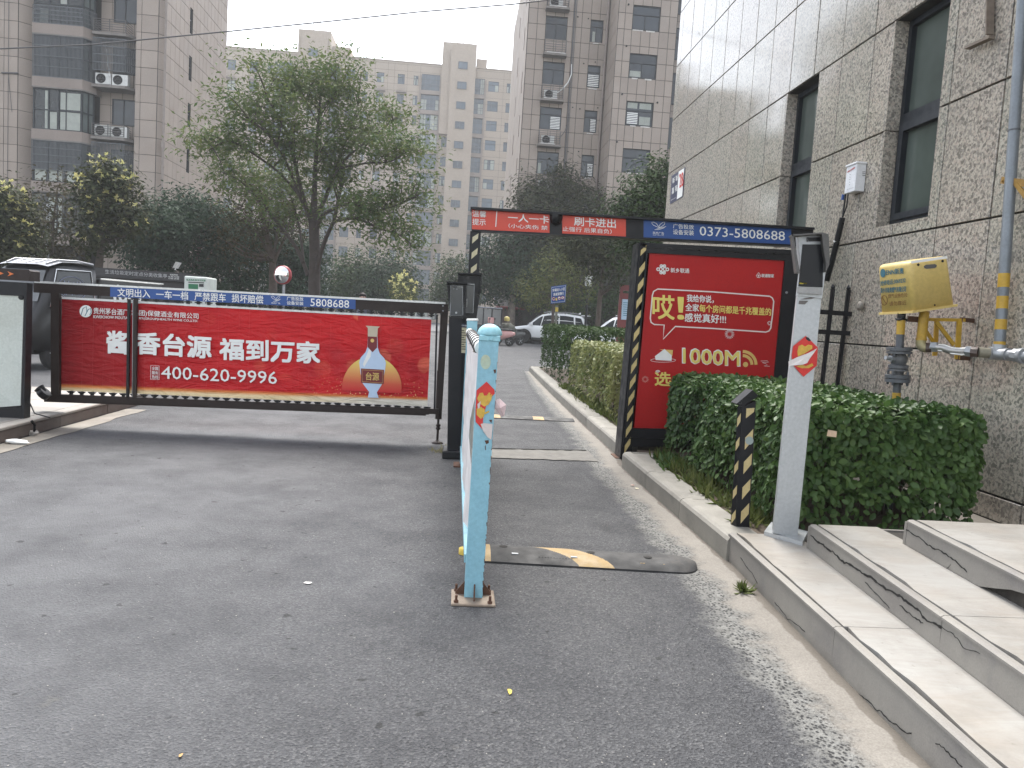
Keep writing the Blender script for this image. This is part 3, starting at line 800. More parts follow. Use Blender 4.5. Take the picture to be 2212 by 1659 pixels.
# bays: front from x -22.25 to -19.75, canted side to -19.45
bf = Face((0, 41.9, 0), (1, 0, 0), (0, -1, 0)); bx0, bx1 = -22.2, -19.76
dcb = Vector((.34, .62, 0)).normalized(); bc = Face((bx1, 41.9, 0), dcb, Vector((dcb.y, -dcb.x, 0))); bcl = .71
def bay_glazing(zb, zt, bars, curtains):
    w = bx1 - bx0
    zm = zb + (zt - zb) * .47
    m = MB()
    for s in (0, .30, .50, .66, .97): bf.box(m, bx0 + w*s, bx0 + w*s + (.07 if s != .66 else .04), zb, zt, -.1, -.03)
    for z in (zb, zm, zt - .06): bf.box(m, bx0, bx1, z, z + .06, -.1, -.028)
    for s in (.0, .36, bcl - .06): bc.box(m, s, s + .06, zb, zt, -.1, -.03)
    for z in (zb, zm, zt - .06): bc.box(m, 0, bcl, z, z + .06, -.1, -.028)
    win = m.build('window', MFRAME, lb)
    m = MB(); bf.box(m, bx0 + .02, bx1, zb + .02, zt - .02, -.09, -.075); m.build('pane', glass('bay_glass', (.009,.012,.014), .16, .4), win)
    m = MB(); bc.box(m, .02, bcl - .02, zb + .02, zt - .02, -.09, -.075); m.build('pane', glass('pale_bay_glass', (.085,.10,.098), .1, .2), win)
    if curtains:
        for (a, b, c, d) in curtains: m = MB(); bf.box(m, bx0 + w*a, bx0 + w*b, zb + (zt-zb)*c, zb + (zt-zb)*d, -.074, -.06); m.build('curtain', MCURT, win)
    if bars:
        grille(win, bf, bx0, bx1, zb + (zt-zb)*bars[0], zb + (zt-zb)*bars[1], .03, 40, (0, .25, .5, .75, 1))
        grille(win, bc, .02, bcl, zb + (zt-zb)*bars[0], zb + (zt-zb)*bars[1], .03, 10, (0, .25, .5, .75, 1))
for k in range(-4, 3):
    zt = 14.71 + SP * k; zb = zt - .49
    m = MB(); m.prism([(bx0 - .02, 41.85, zb), (bx1 + .02, 41.85, zb), (bx1 + .40, 42.52, zb), (bx1 + .40, 43.15, zb), (bx0 - .02, 43.15, zb)], (0, 0, zt - zb)); m.build('balcony_band', MFACL, lb)
    m = MB(); m.prism([(bx0 - .02, 41.83, zb - .07), (bx1 + .03, 41.83, zb - .07), (bx1 + .42, 42.52, zb - .07), (bx1 + .42, 43.0, zb - .07), (bx0 - .02, 43.0, zb - .07)], (0, 0, .065)); m.build('moulding', MSLAB, lb)
    g0, g1 = zt + .002, zt + SP - .49 - .072
    if k == 0: bay_glazing(g0, g1, (.0, .42), [(.12, .34, .02, .36), (.50, .66, .5, .95)])
    elif k == -1: bay_glazing(g0, g1, (0, 1), [(.30, .33, .45, .95)])
    elif k == -2: bay_glazing(g0, g1, None, [(.55, .95, .02, .46), (.55, .95, .52, .93), (.34, .48, .02, .44), (.24, .31, .02, .95)])
    elif k == -3: bay_glazing(g0, g1, (.3, 1), [(.05, .27, .02, .3), (.34, .6, .02, .3), (.7, .95, .02, .3)])
    else: bay_glazing(g0, g1, (0, 1) if k == 1 else None, [(.3, .6, .0, .9)])
# set-back balconies for the air conditioners
rf = Face((0, 43.15, 0), (1, 0, 0), (0, -1, 0))
m = MB(); holes = [(-18.80, -17.5, 10.2 + SP*k, 11.55 + SP*k) for k in range(-2, 4)]
panels(lb, rf, [-19.45, -18.9, -18.3, -17.75, -17.21], zr, holes, .015, MFAC, .02)
for k in range(-2, 4):
    window(lb, Face((0, 43.11, 0), (1,0,0), (0,-1,0)), *holes[k+2], rec=.02, split=.45, transom=0, fr=.06)
    zb = 9.24 + SP * k
    m = MB(); m.prism([(-19.42, 42.1, zb), (-17.75, 42.1, zb), (-17.21, 42.75, zb), (-17.21, 43.13, zb), (-19.42, 43.13, zb)], (0, 0, .14)); m.build('balcony_slab', MSLAB, lb)
    bfr = Face((0, 42.14, 0), (1, 0, 0), (0, -1, 0))
    if k in (0, 2, -2): railing(lb, bfr, -19.38, -17.78, zb + .2, zb + .78, 0, 6, .9)
    if k in (0, 1, -2):
        ac_unit(lb, bfr, -19.3, zb + .2, -.12); ac_unit(lb, bfr, -18.42, zb + .16, -.02)
    if k in (1, -1):
        c0, c1 = (zb + .85, zb + 2.45) if k == 1 else (zb + .15, zb + 2.45)
        grille(lb, bfr, -19.38, -17.75, c0, c1, 0, 24, (0, .25, .5, .75, 1), .012)
        df = Vector((.54, .65, 0)).normalized(); grille(lb, Face((-17.75, 42.14, 0), df, Vector((df.y, -df.x, 0))), 0, .82, c0, c1, 0, 9, (0, .25, .5, .75, 1), .012)
m = MB(); m.tube([(-18.9, 42.6, 13.9), (-18.75, 42.4, 13.1), (-18.55, 42.2, 12.45)], .022, 6); m.build('hose', MWHT, lb)
m = MB(); m.tube([(-23.4, 41.9, 4), (-23.38, 41.9, hi)], .012, 5); m.tube([(-23.7, 41.88, 12.1), (-22.9, 41.9, 12.15)], .05, 5); m.tube([(-23.4, 41.9, 12.1), (-23.2, 41.9, 10.2)], .012, 5); m.build('cable', MRAIL, lb)

# ---------------------------------------------------------------- middle block
tb = thing('apartment_building', 'tall brown apartment block in the middle with air-conditioner balconies above the gate beam', 'building', (7, 46, 0))
AF = Face((0, 48, 0), (1, 0, 0), (0, -1, 0)); BF = Face((0, 45.2, 0), (1, 0, 0), (0, -1, 0))
RET = Face((8.16, 0, 0), (0, 1, 0), (-1, 0, 0)); LSD = Face((3.2, 0, 0), (0, 1, 0), (-1, 0, 0))
FLH, RH = 2.68, 2.68/3
zt_rows = [20.03 + RH * k for k in range(-15, 6)]; top = zt_rows[-1]
aw, bw, lw = [], [], []
for k in range(-4, 2):
    z = 18.33 + FLH * k
    aw += [(4.28, 5.6, z, z + 1.34), (7.02, 7.8, z + .02, z + 1.34)]; bw += [(9.0, 10.6, z - .06, z + 1.3)]
    lw += [(49.9, 50.4, z - .1, z + 1.3), (55.5, 56, z - .1, z + 1.3)]
m = MB()
AF.holes(m, 3.2, 8.16, 0, top, aw, .14); BF.holes(m, 8.16, 11.62, 0, top, bw, .14); RET.holes(m, 45.2, 48, 0, top, [], .1)
LSD.holes(m, 48, 64, 0, top, lw, .14)
m.add([(11.62,45.2,0),(11.62,64,0),(11.62,64,top),(11.62,45.2,top)], [(0,1,2,3)]); m.add([(3.2,64,0),(11.62,64,0),(11.62,64,top),(3.2,64,top)], [(0,1,2,3)])
m.add([(3.2,48,top),(8.16,48,top),(8.16,45.2,top),(11.62,45.2,top),(11.62,64,top),(3.2,64,top)], [(0,1,2,3,4,5)])
m.box(11.62, 22, 48, 62, 0, top)
m.build('wall', MJNT, tb)
panels(tb, AF, [3.22, 3.76, 4.28, 4.83, 5.38, 5.93, 6.48, 7.02, 7.57, 8.14], zt_rows, aw, .018, MFAC, .026)
panels(tb, BF, [8.17, 8.56, 9.0, 9.54, 10.08, 10.6, 11.15, 11.6], zt_rows, bw, .018, MFAC, .026)
panels(tb, RET, [45.22, 46.6, 47.98], zt_rows, [], .018, MFAC, .026)
m = MB()
for j in range(len(zt_rows) - 1):
    for i in range(8):
        for r in rect_minus((48.02 + i*2, 50 + i*2, zt_rows[j] + .012, zt_rows[j+1] - .012), lw): LSD.box(m, *r, 0, .018)
stuff(m.build('panels', MFAC, tb))
m = MB()
for j in range(len(zt_rows) - 1): AF.box(m, 11.7, 14.5, zt_rows[j] + .012, zt_rows[j+1] - .012, 0, .018)
m.build('panels', MFAC, tb)['kind'] = 'stuff'
for i, q in enumerate(aw):
    k = i // 2
    if i % 2 == 0: window(tb, AF, *q, rec=.1, split=.5, transom=.32, fr=.05, blind=(.5, .95, .05, .6, 8) if k == 2 else None, curtain=[(.06, .2, .04, .5)] if k == 1 else None)
    else: window(tb, AF, *q, rec=.1, split=.45, transom=.3, fr=.05, blind=(.5, .92, .05, .62, 8) if k in (1, 2) else (.08, .92, .05, .6, 7) if k == 3 else None, curtain=[(.2, .45, .04, .5)] if k == 4 else None)
for k, q in enumerate(bw):
    window(tb, BF, *q, rec=.1, split=.47, transom=.38, fr=.055, curtain=[(.06, .42, .72, .97), (.5, .93, .72, .97), (.52, .92, .06, .4)] if k == 2 else [(.05, .45, .06, .3)] if k == 3 else None, blind=(.06, .45, .06, .55, 7) if k == 2 else None)
for q in lw: window(tb, LSD, *q, rec=.1, split=0, transom=.4)
for k in range(-3, 3):
    z = 18.33 + FLH * k
    window(tb, Face((0, 47.97, 0), (1,0,0), (0,-1,0)), 12.0, 13.3, z - .6, z + 1.3, rec=0, split=.4, transom=.3)
    m = MB(); AF.box(m, 4.2, 5.62, z - 1.12, z - 1.0, .02, .62); m.build('balcony_slab', MSLAB, tb)
    m = MB(); AF.box(m, 4.3 + random.random()*.2, 5.2 + random.random()*.35, z - .998, z - .96, .5, .63); m.build('filler', MPATCH, tb)
    railing(tb, AF, 4.27, 5.55, z - .9, z - .22, .58, 6, .5)
    if k in (-2, -1, -3, 1): ac_unit(tb, AF, 4.42, z - .99, .48)
    m = MB()
    for (a, b, F_, zz) in ((7.05, 7.5, AF, z), (9.0, 9.5, BF, z - .06), (9.8, 10.3, BF, z - .06)):
        F_.box(m, a + random.random()*.3, b + random.random()*.2, zz - .06 - random.random()*.04, zz - .012, .018, .03)
    m.build('filler', MPATCH, tb)
m = MB(); m.tube([(8.02, 47.88, 3), (8.02, 47.88, top)], .07, 8)
for k in range(9): m.tube([(8.02, 47.88, 5 + k*2), (8.02, 47.88, 5.1 + k*2)], .09, 8)
m.build('drain_pipe', MWPIPE, tb)
m = MB(); m.tube([(5.98, 47.9, 3), (5.98, 47.9, top)], .03, 6); m.tube([(6.08, 47.9, 3), (6.08, 47.9, top)], .018, 6); m.build('conduit', MLFR, tb)
m = MB(); m.tube([(6.0, 47.85, 16.9), (6.02, 47.8, 16.3), (5.85, 47.75, 15.8), (5.5, 47.5, 15.3), (5.2, 47.5, 15.05)], .03, 6); m.build('hose', MWHT, tb)
m = MB(); m.tube([(6.0, 47.85, 14.0), (6.0, 47.8, 13.5), (5.85, 47.75, 12.9), (5.5, 47.5, 12.35)], .022, 6); m.build('hose', MRAIL, tb)
m = MB()
for x, z in ((6.2, 19.75), (6.85, 19.7), (6.75, 17.05), (7.45, 17.2), (6.25, 14.4), (6.7, 14.35), (7.8, 14.5), (6.8, 11.8), (5.6, 12.0)): m.lathe([(.045, 0), (.03, .03)], (x, 47.98, z), (0,-1,0), 8)
for x, z in ((8.7, 19.6), (8.75, 17.3), (8.7, 14.6), (10.8, 14.3), (8.6, 11.9)): m.lathe([(.05, 0), (.05, .06), (.02, .06)], (x, 45.18, z), (0,-1,0), 8)
m.build('vent_hole', MDARK, tb)

# ---------------------------------------------------------------- far block
fb = thing('apartment_building', 'wide pale apartment block far behind the big tree, two stair towers on its roof', 'building', (-10, 118, 0))
FFH = 2.86
MFAR = worn('far_facade', (.37,.305,.245), (.32,.262,.21), .2, .8, 0, .0, 6, (.24,.21,.18), .3)
FF = Face((0, 118, 0), (1, 0, 0), (0, -1, 0))
def fx(v, y=165): return at(v, y, Y=118).x
roofz = 38.0
base_top = 33.2                                                   # sill height of the top floor windows
unit1 = dict(ac=[(491, 509), (539, 557), (814, 830), (859.5, 874.6)], small=[(577, 589), (784, 795), (894, 904), (1096, 1106)], bay=[(593, 632), (700, 735), (911, 951), (1021, 1048)], wide=[(747, 767), (1056, 1079)], mid=[(641, 657), (960, 975)])
cols = []
for kind, L in unit1.items():
    for a, b in L: cols.append((kind, fx(a), fx(b)))
for kind, a, b in list(cols):                                     # the block runs on behind the middle block
    if a > -14.5 and a + 22.8 > 8.5: cols.append((kind, a + 22.8, b + 22.8))
stairs = [(fx(668), fx(688)), (fx(989), fx(1009))]
hgt = dict(ac=(0, 1.45), small=(0, 1.4), bay=(-.55, 1.75), wide=(0, 1.5), mid=(0, 1.45))
holes = []; wins = []
for kind, a, b in cols:
    lo_, hi_ = hgt[kind]
    for k in range(0, 13):
        z = base_top + 1.6 - FFH * k
        wins.append((kind, k, (a, b, z + lo_, z + hi_)))
        holes.append((a, b, z + lo_, z + hi_))
sholes = []
for a, b in stairs:
    for k in range(-1, 12): z = base_top + 1.3 - FFH * k; sholes.append((a, b, z, z + 1.05))
holes_front = [h for h in holes]
m = MB(); FF.holes(m, -37.5, 34, 0, roofz, holes_front, .12)
m.box(-37.5, 34, 118.2, 131, 0, roofz - .9); m.build('wall', MFAR, fb)
m = MB(); m.box(-37.6, 34.1, 117.9, 118.2, roofz, roofz + .12); m.build('parapet', MFAR, fb)
for (t0, t1, s0, s1) in ((fx(646, 90), fx(716, 90), fx(716, 110), fx(755, 110)), (fx(957, 110), fx(1030, 110), fx(1030, 125), fx(1053, 125))):
    m = MB(); m.box(t0, t1, 117.4, 124, 28, 41.2); tw = m.build('stair_tower', MFAR, fb)
    m = MB(); m.box(s0 + .01, s1, 119, 125, 37, 39.7); m.build('lift_room', MFAR, fb)
    cx = (t0 + t1) / 2; m = MB(); m.box(cx - 1.6, cx + 1.8, 118.5, 120.5, 41.2, 41.6)
    for dx in (-.5, .4): m.tube([(cx + dx, 119, 41.6), (cx + dx, 119, 43.2)], .06, 6)
    m.build('roof_vent', MFAR, fb)
    m = MB(); cxs = (fx(668) if t0 < -20 else fx(989)); m.box(cxs - 1.1, cxs + 2.6, 116.9, 117.39, 0, 40.2); shaft = m.build('stair_shaft', MFAR, fb)
SF = Face((0, 116.9, 0), (1, 0, 0), (0, -1, 0))
MFGL = glass('far_glass', (.055,.075,.095), .15, .5)
_far = {}
def far_window(f, q, frames, rec, name='window'):
    a, b, c, d = q; w, h = round(b - a, 2), round(d - c, 2); key = (w, h, frames, rec)
    if key not in _far:
        f0 = Face((0,0,0), (1,0,0), (0,-1,0)); mm = MB(); e = .07
        for r in ((0, e, 0, h), (w-e, w, 0, h), (e, w-e, 0, e), (e, w-e, h-e, h)): f0.box(mm, *r, -rec, -rec + .06)
        for s in frames[0]: f0.box(mm, w*s - e*.45, w*s + e*.45, e, h - e, -rec, -rec + .05)
        for t in frames[1]: f0.box(mm, e, w-e, h*t - e*.45, h*t + e*.45, -rec, -rec + .045)
        g = MB(); f0.box(g, .03, w-.03, .03, h-.03, -rec - .012, -rec + .012); _far[key] = (mm.mesh(name, MLFR), g.mesh('pane', MFGL))
    a_, g_ = _far[key]; o = link(name, a_, fb, loc=f.p(a, c)); link('pane', g_, o); return o
FRM = dict(ac=((.5,), (.66,)), small=((.5,), (.66,)), bay=((.2, .5, .8), (.38,)), wide=((.4,), (.66,)), mid=((.5,), (.66,)))
ledge = MB(); f0 = Face((0,0,0), (1,0,0), (0,-1,0)); f0.box(ledge, -.1, 1.3, -1.25, -1.1, 0, .55)
for zz in (-.95, -.75, -.55, -.35): f0.box(ledge, -.05, 1.25, zz, zz + .04, .5, .54)
ledge = ledge.mesh('ledge', MFACL)
cur = MB()
for kind, k, q in wins:
    win = far_window(FF, q, FRM[kind], .1)
    if kind == 'ac' and k < 12:
        link('ledge', ledge, fb, loc=FF.p(q[0], q[2]))
    if random.random() < .55:
        w, h = q[1] - q[0], q[3] - q[2]
        for s in (0, 1):
            if random.random() < .75:
                ww = random.uniform(.15, .4) * w; s0 = q[0] + .08 if s == 0 else q[1] - .08 - ww
                FF.box(cur, s0, s0 + ww, q[2] + .09, q[3] - .09 - (random.random() < .4) * h * .3, -.088, -.07)
cur.build('curtains', MCURT, fb)['kind'] = 'stuff'
for q in sholes: far_window(SF, q, ((.5,), ()), -.06)
# recessed bands of the bay columns and cladding joints
m = MB()
for kind, a, b in cols:
    if kind == 'bay':
        FF.box(m, a - .25, a - .05, 0, 36.3, 0, .25); FF.box(m, b + .05, b + .25, 0, 36.3, 0, .25)
        for k in range(0, 13):
            z = base_top + 1.0 - FFH * k; FF.box(m, a - .04, b + .04, z - .58, z - .02, 0, .22)
m.build('bay_surround', MFACL, fb)
m = MB(); zz = .5
while zz < roofz - .3:
    FF.box(m, -37.4, 33.9, zz - .012, zz + .012, 0, .006); zz += FFH / 3
for q in wins[:0]: pass
x = -37.0
while x < 33:
    ok = [(c0, c1) for kd, c0, c1 in cols if c0 - .1 < x < c1 + .1]
    if not ok: FF.box(m, x - .012, x + .012, .2, roofz - .2, 0, .007)
    x += .95
stuff(m.build('joints', MJNT, fb))
# ================================================================== print colours
def flat(name, col, rough=.45): 
    t = NT(name); c = t.mix(t.ramp(t.noise(14, 4), [(.4, 0), (.75, .3)]), col, sc(col, .78)); return t.done(c, rough, 0, .4)
PW = flat('print_white', (.78,.78,.76)); PY = flat('print_yellow', (.80,.66,.06)); PR = flat('print_red', (.55,.035,.025))
PB = flat('print_blue', (.022,.075,.26)); PG = flat('print_gold', (.66,.45,.14)); PDR = flat('print_dark_red', (.16,.012,.016))
PCY = flat('print_pale_blue', (.48,.60,.76)); PBK = flat('print_black', (.02,.02,.022)); POR = flat('print_orange', (.62,.16,.04)); PPK = flat('print_pink', (.62,.30,.26)); PNV = flat('print_navy', (.02,.025,.07)); PTE = flat('stencil_blue', (.055,.17,.22)); PCR = flat('print_cream', (.72,.66,.46))

# ================================================================== left advertising barrier (plane y = 7.7)
GY = 7.7
gate = thing('advertising_barrier', 'long boom barrier with a red liquor banner hung below its blue lettered beam', 'barrier', (-2.3, GY, 0))
def gp(x, y, d=0.0): return at(x, y, Y=GY + d)
def px_slab(mb, pts, Y, depth, m=0, m2=None):
    return mb.prism([at(x, y, Y=Y) for x, y in pts], (0, depth, 0), m, m2)
mb = MB()                                                       # beam with grooves
def bt(x): return 609 + (655 - 609) * (x - 75) / (960 - 75)
bh = 21.5
for k in range(4):
    y0, y1 = 2 + k * bh / 4, 2 + (k + 1) * bh / 4 - .7
    px_slab(mb, [(72, bt(72)+y0), (968, bt(968)+y0), (968, bt(968)+y1), (72, bt(72)+y1)], GY - .02, .07)
px_slab(mb, [(72, bt(72)+2.5), (968, bt(968)+2.5), (968, bt(968)+bh), (72, bt(72)+bh)], GY - .014, .06)
mb.build('beam', MBRNZ, gate)
mb = MB(); px_slab(mb, [(74, bt(74)-2.4), (962, bt(962)-2.4), (962, bt(962)+1.8), (74, bt(74)+1.8)], GY - .028, .085); mb.build('beam_cap', worn('bare_aluminium', (.62,.62,.6), (.5,.5,.48), 8, .35, .3), gate)
mb = MB()
for y in (6, 17): mb.lathe([(.009, 0), (.009, .004), (.004, .006)], gp(957, bt(957) + y, -.021), (0,-1,0), 10)
mb.build('screws', MSTEEL, gate)['kind'] = 'stuff'
sb = Board((238, 617.2), (768, 644.6), (238, 641), (768, 668), .004, Y=GY - .024)
mb = MB(); sb.slab(mb, .004); sign = mb.build('sign_strip', PB, gate)
mb = MB()
sl = lambda x: 617.2 + (x - 238) * 27.4 / 530
def st_text(s, x0, x1, dy, h, bold=.02): sb.text(mb, s, (x0, sl(x0) + dy, x1, sl(x1) + dy, h), bold)
st_text('文明出入', 254, 323, 4.4, 17.5); st_text('一车一档', 336, 404, 4.4, 17.5); st_text('严禁跟车', 418, 485, 4.4, 17.5); st_text('损坏赔偿', 498, 566, 4.4, 17.5)
st_text('广告投放', 617.5, 653.5, 3.4, 8); st_text('设备安装', 617.5, 653.5, 13, 8); st_text('5808688', 669, 754, 5, 16.5, .005)
def bird(b, mb, x, y, w, h):
    T = lambda P: [(x + u * w, y + v * h) for u, v in P]
    for P in ([(.0,.08),(.12,.0),(.32,.16),(.46,.5),(.56,.72),(.36,.6),(.12,.38)], [(.5,.62),(.6,.28),(.8,.02),(.92,.02),(.9,.28),(.72,.55),(.52,.72)], [(.2,.98),(.45,.82),(.75,.7),(1.0,.55),(.82,.78),(.5,.95)]):
        b.ring(mb, T(P), w * .035)
bird(sb, mb, 583, sl(590) + 4, 21, 12); st_text('凯杰广告', 584, 603, 17.6, 3.2)
mb.build_each('lettering', PW, sign)

# banner of upright slats, printed across
def m_banner():
    t = NT('banner_print'); s = t.sep()
    x, z = s[0], s[2]
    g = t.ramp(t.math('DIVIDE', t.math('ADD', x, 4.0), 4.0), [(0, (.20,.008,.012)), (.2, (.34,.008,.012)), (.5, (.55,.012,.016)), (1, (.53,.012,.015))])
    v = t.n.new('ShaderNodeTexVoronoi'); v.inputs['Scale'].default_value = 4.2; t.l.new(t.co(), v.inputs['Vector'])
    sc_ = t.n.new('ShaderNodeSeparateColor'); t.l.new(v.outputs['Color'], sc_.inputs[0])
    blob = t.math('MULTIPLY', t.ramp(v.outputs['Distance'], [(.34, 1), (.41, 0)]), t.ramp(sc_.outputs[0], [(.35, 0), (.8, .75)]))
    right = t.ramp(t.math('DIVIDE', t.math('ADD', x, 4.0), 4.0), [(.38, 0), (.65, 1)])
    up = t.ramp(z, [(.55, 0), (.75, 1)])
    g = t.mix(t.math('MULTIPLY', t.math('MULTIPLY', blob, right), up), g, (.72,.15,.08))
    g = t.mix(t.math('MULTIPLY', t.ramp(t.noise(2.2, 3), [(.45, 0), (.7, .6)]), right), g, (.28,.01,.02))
    d = t.n.new('ShaderNodeTexVoronoi'); d.inputs['Scale'].default_value = 42; t.l.new(t.co(), d.inputs['Vector'])
    sd_ = t.n.new('ShaderNodeSeparateColor'); t.l.new(d.outputs['Color'], sd_.inputs[0])
    gl = t.math('MULTIPLY', t.ramp(d.outputs['Distance'], [(.2, 1), (.3, 0)]), t.ramp(sd_.outputs[1], [(.6, 0), (.63, 1)]))
    low = t.math('MULTIPLY', t.ramp(z, [(.40, 1), (.66, 0)]), t.ramp(t.math('DIVIDE', t.math('ADD', x, 4.0), 4.0), [(.62, 0), (.75, 1)]))
    g = t.mix(t.math('MULTIPLY', gl, low), g, (.80,.55,.25))
    xx = t.math('DIVIDE', t.math('ADD', x, 4.0), 4.0)
    zz = t.math('SUBTRACT', t.math('SUBTRACT', z, .346), t.math('MULTIPLY', xx, .041 + .032))
    g = t.mix(t.ramp(zz, [(.035, 1), (.06, 0)]), g, (.66,.22,.06))
    g = t.mix(t.ramp(zz, [(.008, 1), (.034, 0)]), g, (.74,.58,.34))
    g = t.mix(t.math('MULTIPLY', t.ramp(zz, [(.012, 1), (.035, 0)]), t.ramp(xx, [(.6, 0), (.8, .8)])), g, (.70,.68,.62))
    wr = t.noise(3.4, 5, .5, vec=t.mapping((.7, 1, 2.4)), dist=2.2)
    t.bump(t.math('ADD', wr, t.math('MULTIPLY', t.noise(9, 3, dist=1.5), .25)), 1.0, .03)
    return t.done(g, .36, 0, .2)
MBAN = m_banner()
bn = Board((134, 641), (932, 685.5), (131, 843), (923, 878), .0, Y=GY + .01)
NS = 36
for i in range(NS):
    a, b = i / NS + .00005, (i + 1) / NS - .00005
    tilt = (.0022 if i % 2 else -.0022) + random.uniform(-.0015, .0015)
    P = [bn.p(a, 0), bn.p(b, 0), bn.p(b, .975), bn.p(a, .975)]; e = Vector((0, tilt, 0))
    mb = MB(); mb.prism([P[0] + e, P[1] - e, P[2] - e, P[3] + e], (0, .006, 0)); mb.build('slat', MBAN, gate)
    mb = MB(); Q = [bn.p(a, .978), bn.p(b, .978), bn.p(b, 1.0), bn.p(a, 1.0)]
    mb.prism([q + Vector((0, -.003, 0)) for q in Q], (0, .012, 0)); mb.build('slat_head', MWHT, gate)
    c = bn.p((i + 1) / NS, 1.0); f = bn.p((i + 1) / NS, 0)
    if i >= 6:
        mb = MB(); mb.box(c.x - .012, c.x + .012, GY - .01, GY + .03, c.z, c.z + .052); mb.box(c.x - .03, c.x + .03, GY - .012, GY + .032, c.z + .012, c.z + .024); mb.box(c.x - .022, c.x + .022, GY - .016, GY + .036, c.z + .03, c.z + .042)
        mb.build('hanger', MBLK2, gate)
    mb = MB(); mb.box(f.x - .011, f.x + .011, GY - .005, GY + .03, f.z - .075, f.z - .002); mb.prism([(f.x - .04, GY, f.z - .004), (f.x + .04, GY, f.z - .004), (f.x + .022, GY, f.z - .022), (f.x - .022, GY, f.z - .022)], (0, .02, 0)); mb.box(f.x - .024, f.x + .024, GY - .008, GY + .034, f.z - .08, f.z - .06)
    mb.build('link', MBLK2, gate)
bx = Board((134, 641), (932, 685.5), (131, 843), (923, 878), .0085, Y=GY + .0)
mb = MB()                                                       # white print
def slant(x): return (x - 134) * .0545
bx.text(mb, '酱', (229, 714, 273, 717, 47), .06); bx.text(mb, '香台源', (290, 716.5, 450, 727, 46), .06); bx.text(mb, '福到万家', (469, 730, 685, 739, 45), .06)
bx.text(mb, '400-620-9996', (344, 790, 592, 802, 27), .012)
bx.text(mb, '贵州茅台酒厂', (201, 664, 274, 668, 13.5), .012); bx.text(mb, '(集', (276, 668, 296, 669, 13.5), .01); bx.text(mb, '团)保健酒业有限公司', (297, 669, 423, 676.5, 14), .012)
bx.text(mb, 'KWEICHOW MOUTAI', (201, 680.5, 274, 683.5, 6), .02); bx.text(mb, 'RY(GROUP)HEALTH WINE CO.,LTD.', (297, 684.5, 422, 690.5, 6), .02)
bx.disc(mb, 184.5, 672, 13, n=28)
for k, s in enumerate(('全国', '服务', '热线')): bx.text(mb, s, (324, 791 + k * 9.4, 337, 791.6 + k * 9.4, 7.6), .01)
bx.ring(mb, [(321.5, 788.5), (339, 789.5), (339, 819.5), (321, 818.5)], .9)
mb.build_each('lettering', PW, gate)
mb = MB(); bx.ring(mb, [(175, 680), (179, 666), (186, 662), (187, 672), (183, 682), (190, 668), (195, 666), (196, 674), (193, 680)], 1.6, k=1.25, closed=False); mb.build('emblem', PTE, gate)
def sun_mat():
    t = NT('printed_sun'); z = t.sep()[2]; return t.done(t.ramp(z, [(.50, (.53,.012,.016)), (.58, (.56,.08,.035)), (.70, (.68,.33,.10)), (.84, (.78,.68,.14))]), .35, 0, .4)
mb = MB(); bx.disc(mb, 800, 838, 66, k=1.1, n=40, ry=69); mb.v = [(x, y, max(z, bx.at(800, 846).z)) for x, y, z in mb.v]; mb.build('printed_sun', sun_mat(), gate)
bot = [(791, 858), (815, 859), (811, 847), (822, 830), (829, 800), (831, 783), (828, 774), (817, 762), (813, 750), (812, 722), (791, 722), (790, 749), (786, 760), (775, 772), (772, 782), (775, 806), (780, 828), (794, 846)]
mb = MB(); bx.shape(mb, bot, k=1.4); mb.build('printed_bottle', PCY, gate)
mb = MB(); bx.shape(mb, [(794, 752), (799, 752), (797, 770), (789, 782), (783, 792), (780, 786), (785, 774)], k=1.55); mb.build('printed_highlight', PW, gate)
mb = MB(); bx.shape(mb, [(791, 725), (811.5, 726), (811.5, 750), (801.5, 760), (790.5, 749)], k=1.7); bx.shape(mb, [(776, 795), (827, 798), (826, 829), (776, 826)], k=1.7); mb.build('printed_label', PDR, gate)
mb = MB(); bx.shape(mb, [(786, 703), (818, 705), (813, 709), (812, 727), (791, 726), (791, 708)], k=1.8); mb.build('printed_cap', flat('print_bronze', (.50,.42,.32)), gate)
mb = MB(); bx.text(mb, '台源', (787, 803, 816, 804.5, 17), .03, k=2.1); bx.ring(mb, [(779, 798), (824, 800.5), (823.5, 826.5), (779, 823.5)], .7, k=2.0); bx.disc(mb, 801, 735, 4.2, k=2.0, n=12); mb.build('label_lettering', PG, gate)

def vbar(pts, r, name='upright', mat=MBRNZ, d=0.0, w=None):
    mb = MB(); a, b = (at(*p, Y=GY + d) for p in pts); mb.bar(a, b, r, w or r * .6, (0, 1, 0)); return mb.build(name, mat, gate)
vbar([(121, 634), (121, 852)], .075, d=-.03); vbar([(279, 646), (276, 858)], .022, d=-.03, w=.03, mat=MBLK); vbar([(293, 648), (291, 858)], .034, d=-.03, w=.03); vbar([(288.4, 648), (287, 858)], .01, 'bright_strip', MSTEEL, d=-.034, w=.02); vbar([(944, 680), (938.5, 884)], .018, d=.0, w=.02, mat=MBLK)
vbar([(962, 676), (949, 886)], .055, d=.02)
mb = MB()                                                       # bottom rail
px_slab(mb, [(95, 851), (948, 883.5), (948, 895), (95, 865)], GY - .02, .05); px_slab(mb, [(95, 861), (920, 893), (920, 898), (95, 868)], GY - .01, .03); mb.build('bottom_rail', MBRNZ, gate)
mb = MB(); mb.tube([at(958, 664, Y=GY + .05), at(951, 800, Y=GY + .05)], .028, 10); mb.tube([at(951, 800, Y=GY + .05), at(947, 905, Y=GY + .05)], .034, 10); mb.tube([at(947, 905, Y=GY + .05), at(944.5, 955, Y=GY + .05)], .013, 8)
